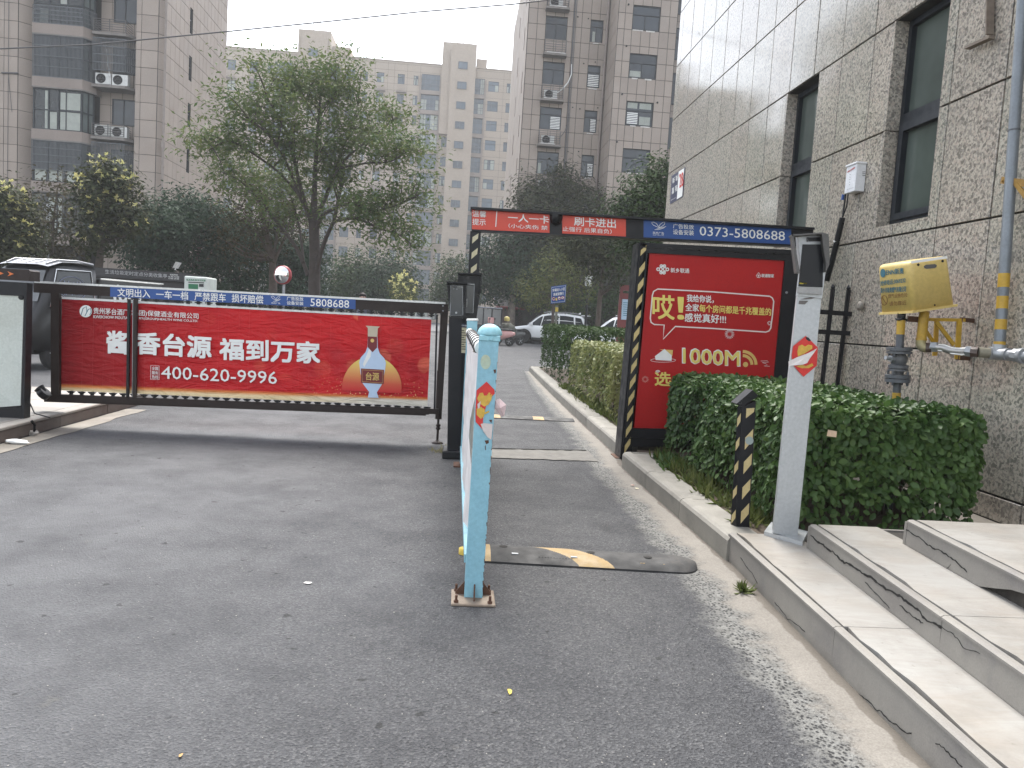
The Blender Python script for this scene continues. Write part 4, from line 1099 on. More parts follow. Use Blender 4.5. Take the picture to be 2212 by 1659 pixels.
q = at(946.5, 922, Y=GY + .05); mb.lathe([(.016, -.03), (.026, -.02), (.026, -.012), (.016, 0), (.026, .012), (.026, .02), (.016, .03)], q, (0,0,1), 12); q.z = 0; mb.lathe([(.06, 0), (.06, .008), (.03, .02), (.014, .035)], at(944.5, 957, Y=GY + .05) * 1 - Vector((0, 0, at(944.5, 957, Y=GY + .05).z)), (0,0,1), 14)
mb.build('support_leg', MBRNZ, gate)
mb = MB(); mb.tube([at(84, 838, Y=GY - .06), at(92, 846, Y=GY - .06), at(100, 857, Y=GY - .03)], [.05, .035, .03], 10); mb.lathe([(.06, -.03), (.06, .03)], at(95, 850, Y=GY - .06), (1,0,1), 12); mb.build('pivot', MBLK, gate)

# cabinet of the left barrier
cab = thing('barrier_cabinet', 'dark cabinet with a blank milky panel and orange arrows, at the left edge', 'cabinet', (-4.2, 7.2, .138))
CYY = 7.15
mb = MB()
px_slab(mb, [(-60, 604), (58, 611), (57, 640), (-60, 634)], CYY, .10)
px_slab(mb, [(52, 640), (57, 640), (52, 905), (45, 905)], CYY, .10)
px_slab(mb, [(-60, 884), (46, 880), (52, 905), (-60, 912)], CYY, .10)
px_slab(mb, [(-60, 630), (54, 638), (47, 884), (-60, 888)], CYY + .03, .05); mb.build('housing', MBLK, cab)
mb = MB(); px_slab(mb, [(-60, 628), (51.5, 634), (44.5, 876), (-60, 884)], CYY + .012, .014)
mb.build('milky_panel', worn('milky_acrylic', (.47,.51,.48), (.40,.42,.38), 1.6, .25, 0, .03, 60, (.36,.34,.29), .35), cab)
mb = MB(); px_slab(mb, [(-60, 576), (62, 582.5), (65, 586), (65, 607), (-60, 600)], CYY - .03, .16); mb.build('header', MBRNZ, cab)
hb = Board((-60, 576), (70, 583), (-60, 600), (70, 607), .002, Y=CYY - .03); mb = MB()
for x in (-6, 16): hb.shape(mb, [(x, 585 + x*.05), (x + 14, 591 + x*.05), (x, 596 + x*.05), (x + 5, 591 + x*.05)])
mb.build('arrow', POR, cab)
mb = MB(); mb.lathe([(.024, 0), (.024, .006), (.018, .01)], at(46, 642, Y=CYY + .008), (0,-1,0), 14); mb.build('lock', MBLK2, cab)
mb = MB(); mb.tube([at(66, 835, Y=7.3), at(64, 870, Y=7.2), at(75, 893, Y=7.1), at(108, 902, Y=7.05)], .006, 6); mb.tube([at(68, 909, Z=.14), at(75, 918, Z=.1), at(74, 934, Z=.03)], .012, 6); tag(mb.build('cable', MBLK2), 'thin black cable drooping from the left cabinet over the brown kerb', 'cable')

# ================================================================== terminals in the middle
def terminal(label, Yt, head, col, base, screen, strip, mirror_hood=False):
    cx = at(sum(p[0] for p in base) / len(base), sum(p[1] for p in base) / len(base), Z=0)
    t = thing('card_terminal', label, 'terminal', (cx.x, Yt, 0), 'black terminals beside the blue guard rail')
    mb = MB(); px_slab(mb, col, Yt, .14); mb.build('column', MBLK, t)
    mb = MB(); px_slab(mb, head, Yt - .02, .10)
    (x0, y0), (x1, y1) = head[0], head[1]
    px_slab(mb, [(x0, y0), (x1, y1), (x1, y1 + 3), (x0, y0 + 3)], Yt - .10, .1)
    px_slab(mb, [(x0, y0), (x0 + 2, y0), (x0 + 6, y0 + 44), (x0 + 4, y0 + 44)], Yt - .10, .09); px_slab(mb, [(x1 - 2, y1), (x1, y1), (x1 - 4, y1 + 44), (x1 - 6, y1 + 44)], Yt - .10, .09)
    mb.build('hood', MBLK2, t)
    sbd = Board(*screen, .004, Y=Yt - .03); mb = MB(); sbd.slab(mb, .01); s = mb.build('screen', glass('terminal_screen', (.02,.026,.032), .08, .1), t)
    mb = MB(); sbd.ring(mb, [sbd.px[0], sbd.px[1], sbd.px[3], sbd.px[2]], .9); mb.build('bezel', MSTEEL, t)
    mb = MB(); bs = Board(*strip, .006, Y=Yt - .03); bs.slab(mb, .006); mb.build('light_bar', MWHT, t)
    return t
ta = terminal('front black terminal with a tall dark screen, next to the barrier end', 7.0, [(964.6, 608), (1009, 610), (1006, 684), (998, 688), (974, 687), (969, 650)], [(970, 684), (998, 686), (992, 980), (966, 980)], [(955, 984), (993, 984)],
              ((973.5, 617), (999.5, 617.5), (972, 681), (1000, 681)), ((975, 618), (1000, 619), (975, 621.5), (1000, 622.5)))
mb = MB(); mb.cbox(at(955, 990, Z=.0).x, at(993, 990, Z=0).x + .02, 6.92, 7.25, 0, .07, .008); mb.build('base', MBLK, ta)
mb = MB(); bb = Board((973.5, 617), (999.5, 617.5), (972, 681), (1000, 681), .0055, Y=6.97); bb.disc(mb, 985.5, 675.5, 2.2, n=14); bb.disc(mb, 987, 624.5, 1.2, n=10); bb.disc(mb, 980, 624, .9, n=10); mb.build('buttons', MSTEEL, ta)['kind'] = 'stuff'
tb2 = terminal('rear black terminal with a wide hood, white sticker and paper notice on its column', 7.3, [(989, 589), (1042, 590), (1036, 640), (1029, 690), (1000, 690), (990, 640)], [(994, 688), (1030, 688), (1018, 976), (985, 976)], [(1000, 976), (1018, 976)],
              ((1004, 612), (1025, 613), (1002, 675), (1022, 676)), ((1005, 613), (1024.5, 614), (1005, 616), (1024, 617)))
mb = MB(); b = Board((996, 699), (1012, 700), (994, 762), (1010, 763), .004, Y=7.29); b.slab(mb, .003); nt = mb.build('notice', PCR, tb2)
mb = MB(); b.shape(mb, [(996, 699), (1012, 700), (1012, 708), (996, 707)], k=1.5); mb.build('notice_header', PNV, nt)
mb = MB(); b.text(mb, '扫码缴费', (997, 701, 1011.5, 702, 3.6), .02, k=2)
mb.build('lettering', PW, nt)
mb = MB()
for k in range(9): b.shape(mb, [(997, 713 + k*5), (1003 + (k % 3) * 2.5, 713.3 + k*5), (1003 + (k % 3) * 2.5, 715 + k*5), (997, 714.6 + k*5)], k=1.6)
mb.build('print_lines', PBK, nt)
mb = MB(); b = Board((1000, 645), (1010, 645.5), (999.5, 662), (1009, 662.5), .006, Y=7.27); b.slab(mb, .002); mb.build('sticker', flat('grey_sticker', (.45,.45,.43)), tb2)

# ================================================================== blue guard rail
MBLUE = worn('blue_paint', (.25,.47,.55), (.205,.41,.50), 7, .42, 0, .1, 70, (.17,.22,.24), .35)
MCLOTH = worn('white_sheet', (.68,.66,.65), (.58,.55,.54), 4, .6, 0, .25, 12, (.45,.40,.36), .35)
gr = thing('guard_rail', 'pale blue guard rail posts with a white sheet between them, mid-road', 'guard rail', (.14, 3.5, 0))
def post(px, Yp, capd):
    mb = MB(); px_slab(mb, px, Yp, .085); return mb.build('post', MBLUE, gr)
def chips(b, mb, L):
    for pts in L: b.shape(mb, pts)
p1 = post([(1036, 722), (1078.5, 722), (1041.5, 1300), (1002, 1300)], 3.45, 1)
tc = at(1058, 721, Y=3.4925)
mb = MB(); prof = [(.074, -.006), (.078, 0), (.074, .010), (.064, .024), (.046, .036), (.024, .043), (.004, .045)]
mb.lathe(prof, tc, (0,0,1), 24); mb.v = [(tc.x + (x - tc.x) * .74, tc.y + (y - tc.y) * .74, z) for x, y, z in mb.v]
mb.cbox(tc.x - .047, tc.x + .047, tc.y - .049, tc.y + .049, tc.z - .032, tc.z - .007, .003); mb.lathe([(.009, 0), (.008, .005)], (tc.x + .005, tc.y - .049, tc.z - .02), (0,-1,0), 10)
mb.build('post_cap', worn('blue_cap', (.29,.55,.61), (.25,.49,.56), 6, .4), gr)
b1 = Board((1036, 722), (1078.5, 722), (1002, 1300), (1041.5, 1300), .0015, Y=3.45)
nz = lambda x, y: (954.6 + .2646 * x, 570.5 + .2646 * y)
mb = MB(); b1.disc(mb, *nz(357, 793), 11, n=22, ry=15.5); mb.build('tape_mark', worn('old_tape', (.40,.50,.40), (.45,.46,.30), 14), gr)
mb = MB(); chips(b1, mb, [[nz(420, 855), nz(443, 852), nz(440, 880), nz(430, 885)], [nz(350, 1425), nz(382, 1420), nz(384, 1445), nz(362, 1455)], [nz(352, 1470), nz(358, 1460), nz(360, 1500), nz(354, 1505)], [nz(385, 1258), nz(410, 1255), nz(405, 1285), nz(395, 1272)]])
edge = lambda y: 1078.5 + (1041.5 - 1078.5) * (y - 722) / 578
for k in range(26):
    y = random.uniform(780, 1290); w = random.uniform(.6, 2.4); h = random.uniform(2, 14); chips(b1, mb, [[(edge(y) - w, y), (edge(y) - .1, y - 1), (edge(y + h) - .1, y + h), (edge(y + h) - w * .4, y + h)]])
mb.build('bare_metal', MRUST, gr)
pz = lambda x, y: (976.5 + .253 * x, 987.5 + .253 * y)
mb = MB(); B0 = at(1022, 1295, Z=.012)
mb.cbox(.040, .240, 3.365, 3.555, 0, .012, .003); mb.build('base_plate', worn('rusty_plate', (.27,.22,.17), (.15,.10,.07), 9, .8, 0, .4, 60, (.07,.04,.025), .6), gr)
mb = MB()
cx0, cx1 = at(1002.5, 1298, Y=3.45).x, at(1041, 1298, Y=3.45).x
for (a, b) in (((cx0, 3.49), (cx0 - .042, 3.49)), ((cx1, 3.49), (cx1 + .042, 3.49))): mb = MB(); mb.prism([(a[0], a[1], .012), (b[0], b[1], .012), (b[0], b[1], .022), (a[0], a[1], .075)], (0, .006, 0)); mb.build('gusset', MRUST, gr)
mb = MB(); mb.prism([((cx0+cx1)/2, 3.45, .012), ((cx0+cx1)/2, 3.40, .012), ((cx0+cx1)/2, 3.40, .02), ((cx0+cx1)/2, 3.45, .075)], (.006, 0, 0)); mb.build('gusset', MRUST, gr)
for x, y in ((.062, 3.385), (.215, 3.385), (.062, 3.53), (.215, 3.53)):
    mb = MB(); mb.lathe([(.011, .012), (.011, .022)], (x, y, 0), (0,0,1), 6, smooth=False); mb.lathe([(.006, .02), (.006, .045)], (x, y, 0), (0,0,1), 8); mb.build('bolt', MRUST, gr)
post([(1009, 693), (1031.5, 694), (1016, 1003), (993.5, 1002)], 6.6, 0)
mb = MB(); mb.box(at(992, 1003, Z=.01).x - .05, at(1016, 1003, Z=.01).x + .03, 6.55, 6.75, 0, .012); mb.build('base_plate', MRUST, gr)
mb = MB()
for k in range(14): mb.lathe([(.012, 0), (.009, .012), (.003, .018)], at(1010 + k * 1.6, 692.5, Y=6.62 + .02 * (k % 3)), (0,0,1), 7)
mb.build('torn_rim', MWHT, gr)['kind'] = 'stuff'
# top rail with wire binding and the sheet below it
ra, rb = at(1036, 752, Y=3.56), at(1021, 718, Y=6.58); ra.x = .118; rb.x = .105
mb = MB(); mb.tube([ra, rb], .034, 12); mb.build('top_rail', MWHT, gr)
for k in range(8):
    c = ra.lerp(rb, .05 + .82 * k / 8); ax = (rb - ra).normalized(); mb = MB(); mb.tube([c + Vector((math.cos(w) * .037, 0, math.sin(w) * .037)) + ax * (.03 * w / 6.28) for w in [6.2832 * j / 14 for j in range(15)]], .004, 5); mb.build('wire', MRAIL, gr)
mb = MB(); nY, nZ = 26, 12; vs = []
for j in range(nZ + 1):
    for i in range(nY + 1):
        y = 3.56 + 3.0 * i / nY; zt = ra.z + (rb.z - ra.z) * i / nY - .03; zb = .20 + .05 * math.sin(i * .9)
        k = j / nZ; vs.append((.105 + .012 * math.sin(i * .8 + j * .7) + .008 * math.sin(i * 2.1 - j) - .012 * k, y, zb + (zt - zb) * k))
mb.add(vs, [(j*(nY+1)+i, j*(nY+1)+i+1, (j+1)*(nY+1)+i+1, (j+1)*(nY+1)+i) for j in range(nZ) for i in range(nY)], 0, True); mb.build('sheet', MCLOTH, gr)
mb = MB(); mb.bar((.112, 3.56, .16), (.10, 6.6, .16), .04, .04); mb.build('bottom_rail', MBLUE, gr)

def paper(name, label, cat, b, outline, col, k=1.0, curl=0.0, extra=()):
    """torn paper on a board; extra = [(outline, material, name, k, curl)]"""
    c = b.at(*outline[0], k); t = thing(name, label, cat, c)
    for (o, m, nm, kk, cu) in [(outline, col, 'red_paper', k, curl)] + list(extra):
        mb = MB(); n = len(o); cx = sum(p[0] for p in o) / n; cy_ = sum(p[1] for p in o) / n
        ce = b.at(cx, cy_, kk); P = [b.at(x, y, kk) + b.n * (cu * (random.random() if cu else 0)) for x, y in o]
        vs = [ce + b.n * cu * .4] + P + [p - b.n * .0007 for p in P]
        mb.add(vs, [(0, 1 + i, 1 + (i + 1) % n) for i in range(n)] + [(1 + i, 1 + (i+1) % n, 1 + n + (i+1) % n, 1 + n + i) for i in range(n)])
        mb.build(nm, m, t)
    return t
MREDP = worn('red_paper', (.62,.03,.022), (.50,.02,.02), 9, .5, 0, .1, 60); MGOLDP = worn('gold_ink', (.62,.40,.05), (.48,.26,.05), 22, .4); MTORN = worn('torn_backing', (.66,.58,.55), (.54,.46,.43), 9, .8, 0, .3, 18)
def J(*L): return [nz(x, y) for x, y in L]
tp = paper('festival_paper', 'torn red and gold festival paper on the blue post', 'paper sticker', b1, J((365,950),(427,1012),(432,1045),(372,1100),(350,1190),(322,1290),(332,1332),(276,1272),(275,1170),(283,1020)), MREDP, 1.6, .002,
      [(J((310,1040),(335,1038),(345,1062),(372,1060),(385,1035),(412,1050),(405,1095),(380,1135),(345,1150),(305,1120),(288,1085)), MGOLDP, 'gold_character', 2.6, 0), (J((285,1165),(318,1150),(352,1175),(345,1230),(318,1250),(284,1215)), MGOLDP, 'gold_character', 2.6, 0), (J((345,1200),(388,1180),(386,1195),(352,1212)), MGOLDP, 'gold_character', 3.0, 0),
       (J((316,1290),(345,1282),(414,1290),(410,1350),(404,1418),(372,1395),(340,1350)), MTORN, 'torn_backing', 2.8, .006), (J((290,1130),(318,1105),(308,1160),(294,1168)), MTORN, 'torn_backing', 3.0, .003)])
mb = MB(); P = [at(*nz(x, y), Y=3.46) + Vector((0, d, 0)) for x, y, d in ((428,1175,0),(434,1112,.0),(470,1095,-.02),(520,1138,-.045),(503,1228,-.05),(476,1236,-.03))]; mb.add([sum(P, Vector()) / 6 + Vector((0, -.03, 0))] + P, [(0, i + 1, (i + 1) % 6 + 1) for i in range(6)]); mb.build('loose_flap', worn('pink_paper_back', (.60,.46,.45), (.52,.38,.37), 12, .8), tp)

# ================================================================== speed bumps
def bump(label, x0, x1, yf, yb, slope, rounded, hh=.045, dense=260):
    y0 = (yf + yb) / 2; t = thing('speed_bump', label, 'speed bump', ((x0+x1)/2, y0, 0), 'rubber speed bumps in the exit lane')
    nx, ny = dense, (44 if rounded else 12); mb = MB(); vs = []; w = (yb - yf) / 2; L = x1 - x0; rr = .12
    for i in range(nx + 1):
        x = x0 + L * i / nx; k = 1.0
        if rounded and x > x1 - rr: k = math.sqrt(max(0, 1 - ((x - (x1 - rr)) / rr) ** 2))
        for j in range(ny + 1):
            u = -1 + 2 * j / ny; uu = math.copysign(abs(u) ** .9, u)
            z = .010 + (hh - .010) * (1 - abs(uu) ** 2.2) * (.35 + .65 * k)
            vs.append((x, y0 + (x - x0) * slope + uu * w * max(k, .02), z))
    nb = len(vs)
    for i in range(nx + 1):
        for j in (0, ny): p = vs[i*(ny+1)+j]; vs.append((p[0], p[1], 0))
    for i in range(nx):
        for j in range(ny):
            a = i*(ny+1)+j; xc = (i + .5) / nx * L; u = -1 + 2 * (j + .5) / ny
            s = .30 - .14 * math.sin(u * 1.35) ; m = 0
            if xc < .045: m = 1
            elif s - .02 < xc - .10 < s + .17 and rounded: m = 1
            elif not rounded and (xc % .6) < .16: m = 1
            mb.add([vs[a], vs[a+ny+1], vs[a+ny+2], vs[a+1]], [(0,1,2,3)], m, True)
        f = nb + 2*i; a0, a1 = i*(ny+1), (i+1)*(ny+1)
        mb.add([vs[a0], vs[f], vs[f+2], vs[a1]], [(0,1,2,3)], 0); mb.add([vs[a0+ny], vs[f+1], vs[f+3], vs[a1+ny]], [(0,1,2,3)], 0)
    bm_ = mb.build('ramp', [MRUB, MYRB], t)
    return t, y0, L
bt1, by, bl_ = bump('near rubber speed bump with a worn yellow band and rounded end', .20, 1.385, 4.0, 4.285, -.062, True)
mb = MB()
for fx_, uy in ((.30, .02), (.78, .0), (1.09, -.02)): mb.lathe([(.024, .046), (.022, .047), (.012, .0475)], (fx_ + .02, by + (fx_ - .2) * -.062 + uy, 0), (0,0,1), 14)
mb.build('bolt_hole', MDARK, bt1)
mb = MB()
for fx_ in (.36, .68): yy = by + (fx_ - .2) * -.062 - .07; mb.box(fx_, fx_ + .035, yy - .012, yy + .012, .036, .0395)
mb.build('reflector', MSTEEL, bt1)
mb = MB()
for k in range(26): x = random.uniform(1.0, 1.22); y = by + (x - .2) * -.062 + random.uniform(-.10, -.03); w = random.uniform(.006, .018); z = .046; mb.box(x, x + w, y, y + w * .8, .02, .0285 + .012 * (1 - abs(y - by - (x - .2) * -.062) / .14))
mb.build('yellow_specks', MYRB, bt1)['kind'] = 'stuff'
mb = MB()
for k in range(60):
    i, j = k % 12, k // 12; x = .42 + i * .016 + j * .022; y = by + (x - .2) * -.062 - .02 - j * .018; mb.lathe([(.003, 0), (.002, .003)], (x, y, .040 - .003 * j * .6), (0,0,1), 5)
mb.build('studs', MRUB, bt1)['kind'] = 'stuff'
mb = MB(); mb.lathe([(.035, 0), (.035, .03), (.02, .036)], at(1004, 1196, Z=.0), (0,0,1), 12); mb.build('yellow_end', MYEL, bt1)
bump('far flat rubber speed bump across the exit lane near the speckled hedge', .45, 1.6, 9.92, 10.22, .02, False, .03, 40)

# ================================================================== right gate: lettered beam and poster box
RY = 7.4
rg = thing('gate_beam', 'black gate beam lettered in white on red and blue panels above the exit lane', 'gate beam', (.17, RY, 0))
tp_ = lambda x: 448.5 + (x - 1020) * .0605
bm2 = lambda x: 499 + (x - 1020) * .0475
mb = MB(); px_slab(mb, [(1019, tp_(1019)), (1757, tp_(1757)), (1757, bm2(1757)), (1019, bm2(1019))], RY, .14); px_slab(mb, [(1017, tp_(1017) - 2), (1760, tp_(1760) - 2), (1760, tp_(1760) + 3), (1017, tp_(1017) + 3)], RY - .05, .24); mb.build('beam', MBLK, rg)
mb = MB(); px_slab(mb, [(1016, 499), (1039, 500), (1024, 800), (1001, 800)], RY + .02, .12); a = at(1012.5, 800, Y=RY + .08); mb.prism([(a.x - .05, RY + .02, 0), (a.x + .05, RY + .02, 0), (a.x + .05, RY + .02, a.z), (a.x - .05, RY + .02, a.z)], (0, .12, 0)); mb.build('post', MBLK, rg)
bp = Board((1016, 499), (1039, 500), (1001, 800), (1024, 800), .002, Y=RY + .02); mb = MB()
for k in range(5):
    y = 503 + k * 33; dx = -(y - 499) * .05; bp.shape(mb, [(1021 + dx, y + 9), (1034 + dx, y - 1 if k else y + 1), (1033 + dx - .4, y + 12), (1020 + dx, y + 23)])
mb.build('reflective_tape', worn('reflective_tape', (.55,.50,.34), (.48,.42,.24), 18, .45), rg)
def sign_board(x0, x1, m, name='sign_panel'):
    b = Board((x0, tp_(x0) + 4.5), (x1, tp_(x1) + 4.5), (x0, bm2(x0) - 4), (x1, bm2(x1) - 4), .003, Y=RY - .006); mb = MB(); b.slab(mb, .006); return b, mb.build(name, m, rg)
PRO = flat('sign_red', (.60,.06,.032), .4)
ba, oa = sign_board(1019.5, 1187, PRO); mb = MB()
tt = lambda b, s, x0, x1, dy, h, bold=.012: b.text(mb, s, (x0, tp_(x0) + dy, x1, tp_(x1) + dy, h), bold)
tt(ba, '温馨', 1020.5, 1050, 6, 13.5); tt(ba, '提示', 1020.5, 1049, 23.5, 13.5); ba.shape(mb, [(1072, 455.5), (1074, 455.6), (1071.5, 490), (1069.5, 490)])
tt(ba, '一人一卡', 1097, 1186, 8, 17, .02); tt(ba, '（小心夹伤 禁', 1098, 1183, 29.5, 9.5, .005); mb.build_each('lettering', PW, oa)
bb_, ob = sign_board(1214.5, 1352, PRO); mb = MB()
tt(bb_, '刷卡进出', 1240, 1330, 6.5, 19, .022); tt(bb_, '止强行 后果自负）', 1215.5, 1321, 28.5, 10.5, .005); mb.build_each('lettering', PW, ob)
bc_, oc = sign_board(1390.5, 1709, PB); mb = MB()
tt(bc_, '广告投放', 1453, 1497.5, 8.5, 10, .012); tt(bc_, '设备安装', 1453, 1497.5, 20.5, 11, .012); tt(bc_, '0373-5808688', 1510, 1695, 10.5, 20, .004)
bird(bc_, mb, 1407, tp_(1420) + 7, 31, 17); tt(bc_, '凯杰广告', 1410, 1433.5, 28, 6, .012); tt(bc_, 'KAI JIE GUANG GAO', 1410, 1433.5, 35, 1.6); mb.build_each('lettering', PW, oc)
mb = MB(); c = at(1201, 474, Y=RY - .005); mb.lathe([(.006, -.058), (.035, -.05), (.052, -.03), (.06, 0), (.062, .03), (.062, .045)], c, (0,0,1), 20); mb.build('dome_camera', MBLK2, rg)
mb = MB(); px_slab(mb, [(1027, 449), (1036, 449.5), (1036, 453), (1027, 452.5)], RY - .07, .05); mb.build('latch', MBLK, rg)

AY = 7.3
adb = thing('poster_box', 'tall black poster box with a red phone-company poster under the gate beam', 'poster box', (2.6, 7.45, 0))
fr_ = [(1384, 524), (1735, 541), (1698, 965), (1347, 962)]
po = Board((1399, 546), (1696, 563), (1366.5, 925), (1662, 930), .003, Y=AY + .02)
mb = MB()
px_slab(mb, [(1384, 524), (1735, 541), (1733, 565), (1382, 545)], AY, .28); px_slab(mb, [(1382, 545), (1399, 546), (1366.5, 925), (1349, 938)], AY, .28); px_slab(mb, [(1696, 563), (1733, 565), (1698, 965), (1662, 930)], AY, .28); px_slab(mb, [(1349, 935), (1366.5, 925), (1662, 930), (1698, 965), (1345, 965)], AY, .28)
mb.prism([po.tl + Vector((0,.015,0)), po.tr + Vector((0,.015,0)), po.br + Vector((0,.015,0)), po.bl + Vector((0,.015,0))], (0, .2, 0))
a = at(1384, 524, Y=AY); c = at(1345, 965, Y=AY); mb.prism([a + Vector((-.012, .02, 0)), c + Vector((-.012, .02, 0)), (c.x - .012, AY + .02, 0.01), (c.x + .10, AY + .02, .01), (c.x + .10, AY + .02, c.z), a + Vector((.1, .02, 0))], (0, .26, 0))
d_ = at(1698, 965, Y=AY); mb.box(d_.x - .1, d_.x, AY + .02, AY + .28, 0.01, d_.z + .1)
mb.build('housing', MBLK, adb)
for (x0, y0, x1, y1) in ((1384, 533, 1734, 551), (1349, 946, 1698, 957)):
    mb = MB(); p, q = at(x0, y0, Y=AY - .004), at(x1, y1, Y=AY - .004); mb.bar(p, q, .012, .012); mb.build('trim', MBLK2, adb)
mb = MB(); mb.lathe([(.012, 0), (.012, .006), (.006, .008), (.006, .004)], at(1699, 632, Y=AY - .0), (0,-1,0), 14); mb.build('lock', MSTEEL, adb)
mb = MB(); mb.cbox(c.x - .05, c.x + .10, AY + .06, AY + .30, 0, .012, .003); mb.build('foot_plate', MRUST, adb)
def m_poster():
    t = NT('poster_red'); z = t.sep()
    c = t.mix(t.ramp(t.noise(1.4, 5, .6), [(.35, 0), (.7, 1)]), (.44,.016,.016), (.37,.010,.012))
    c = t.mix(t.ramp(t.noise(60, 4, .7), [(.45, 0), (.75, .35)]), c, (.24,.012,.014)); t.bump(t.noise(25, 4), .15, .004)
    return t.done(c, .42, 0, .2)
mb = MB(); po.slab(mb, .006); poster = mb.build('poster', m_poster(), adb)
q3 = lambda x, y: (1360.5 + .1786 * x, 526.7 + .1786 * y)
def Q(L): return [q3(x, y) for x, y in L]
def pt(mb, s, x0, y0, x1, y1, h, bold=.02, k=1.3):
    a, b_ = q3(x0, y0), q3(x1, y1); po.text(mb, s, (a[0], a[1], b_[0], b_[1], h * .1786), bold, k=k)
mw, my, mg, mk = MB(), MB(), MB(), MB()
pt(mw, '新乡联通', 490, 287, 713, 296, 56, .02); pt(mw, '联通智家', 1590, 360, 1740, 364, 42, .03)
for cx_, cy_, r in ((340, 304, 16), (450, 306, 16), (378, 266, 15), (414, 267, 15), (376, 344, 15), (410, 346, 15)): po.ring(mw, Q([(cx_ + r*math.cos(6.2832*i/14), cy_ + r*math.sin(6.2832*i/14)) for i in range(14)]), 2.2, k=1.3)
for a, b_ in (((372, 280), (424, 332)), ((420, 280), (366, 332)), ((352, 312), (385, 348)), ((440, 298), (405, 262)), ((352, 296), (388, 262)), ((440, 316), (402, 350))): po.ring(mw, Q([a, b_]), 2.2, closed=False, k=1.3)
po.ring(mw, Q([(1522, 385), (1553, 345), (1585, 390), (1572, 390), (1570, 404), (1534, 402), (1532, 386)]), 1.2, k=1.3); po.ring(mw, Q([(1540, 382), (1566, 384)]), 1.2, closed=False, k=1.3); po.ring(mw, Q([(1553, 368), (1552, 398)]), 1.2, closed=False, k=1.3)
bub = [(270, 620), (285, 570), (335, 540), (1000, 575), (1690, 628), (1722, 650), (1738, 690), (1722, 860), (1702, 1010), (1680, 1045), (1640, 1058), (1000, 1014), (545, 990), (400, 1142), (412, 972), (295, 966), (255, 940), (246, 890)]
po.ring(mk, Q(bub), 3.4, k=1.25); mk.build('bubble_glow', PPK, poster); po.ring(mw, Q(bub), 1.7, k=1.5)
pt(my, '哎', 275, 610, 533, 622, 285, .03); pt(my, '！', 575, 640, 645, 645, 258, .05)
pt(mw, '我给你说，', 685, 606, 1008, 622, 88, .03); pt(mw, '全家', 668, 714, 828, 722, 88, .03); pt(my, '每个房间都是千兆覆盖的', 836, 724, 1706, 770, 92, .03); pt(mw, '感觉真好!!!', 660, 828, 1156, 852, 104, .03)
pt(mw, '1000M', 632, 1250, 1326, 1290, 182, .07, 1.3); pt(my, '1000M', 640, 1258, 1318, 1296, 170, .035, 1.7)
for k, r in enumerate((58, 110, 160)):
    arc = [(1362 + r * math.sin(1.5708 * i / 8), 1452 - r * math.cos(1.5708 * i / 8)) for i in range(9)]
    if k: po.ring(mg, Q(arc), 6.4, closed=False, k=1.3)
po.disc(mg, *q3(1395, 1450), 5.6, k=1.3)
po.shape(mg, Q([(355, 1265), (517, 1275), (510, 1345), (470, 1345), (412, 1285)]), k=1.3); po.shape(mw, Q([(300, 1350), (415, 1262), (503, 1340), (500, 1405), (310, 1395)]), k=1.5)
po.ring(mw, Q([(400 + 150*math.cos(6.2832*i/24), 1398 + 24*math.sin(6.2832*i/24)) for i in range(24)]), .7, k=1.2)
pt(my, '选', 300, 1540, 492, 1548, 165, .04); pt(my, '一', 545, 1585, 690, 1592, 20, .0); po.shape(mg, Q([(545, 1590), (690, 1597), (690, 1622), (545, 1614)]), k=1.4)
for r in (12, 24, 34): po.ring(mw, Q([(335 + r * math.cos(a_), 1555 + r * math.sin(a_)) for a_ in [math.pi * (1.2 + .6 * i / 6) for i in range(7)]]), 1.1, closed=False, k=1.3)
def firework(mb, x, y, r, n): 
    for i in range(n):
        w = 6.2832 * i / n; po.ring(mb, Q([(x + r*.4*math.cos(w), y + r*.4*math.sin(w)), (x + r*math.cos(w), y + r*math.sin(w))]), .7, closed=False, k=1.3)
        w += 3.1416 / n; po.ring(mb, Q([(x + r*.62*math.cos(w), y + r*.62*math.sin(w)), (x + r*.85*math.cos(w), y + r*.85*math.sin(w))]), .6, closed=False, k=1.3)
firework(mw, 1200, 1082, 60, 15); firework(mw, 1686, 950, 28, 9); mp = MB(); firework(mp, 185, 1630, 42, 13); mp.build('firework', PPK, poster)
po.ring(mw, Q([(1580, 1408), (1660, 1405), (1676, 1420), (1600, 1428), (1640, 1440), (1660, 1455), (1620, 1468), (1690, 1472)]), .7, closed=False, k=1.3)
mw.build_each('lettering', PW, poster); my.build_each('lettering', flat('print_pale_gold', (.76,.62,.16)), poster); mg.build('icon', PG, poster)
# striped tape down the left side of the box
bs = Board((1384.5, 526), (1397, 526), (1351, 935), (1364, 930), .003, Y=AY); mb = MB(); bs.slab(mb, .002); tape = mb.build('tape_strip', PBK, adb); mb = MB()
for k in range(13):
    t0 = .965 - k * .0855; mb.add([bs.p(.06, t0 - .052, 1.6), bs.p(.97, t0 - .012, 1.6), bs.p(.97, t0 + .028, 1.6), bs.p(.06, t0 - .008, 1.6)] if k else [bs.p(.06, t0 - .03, 1.6), bs.p(.97, t0 - .0, 1.6), bs.p(.97, t0 + .026, 1.6), bs.p(.06, t0 + .0, 1.6)], [(0,1,2,3)])
mb.build('stripe', worn('yellow_tape', (.58,.46,.20), (.5,.38,.15), 20, .45, 0, 0, 60, (.2,.15,.07), .35), tape)
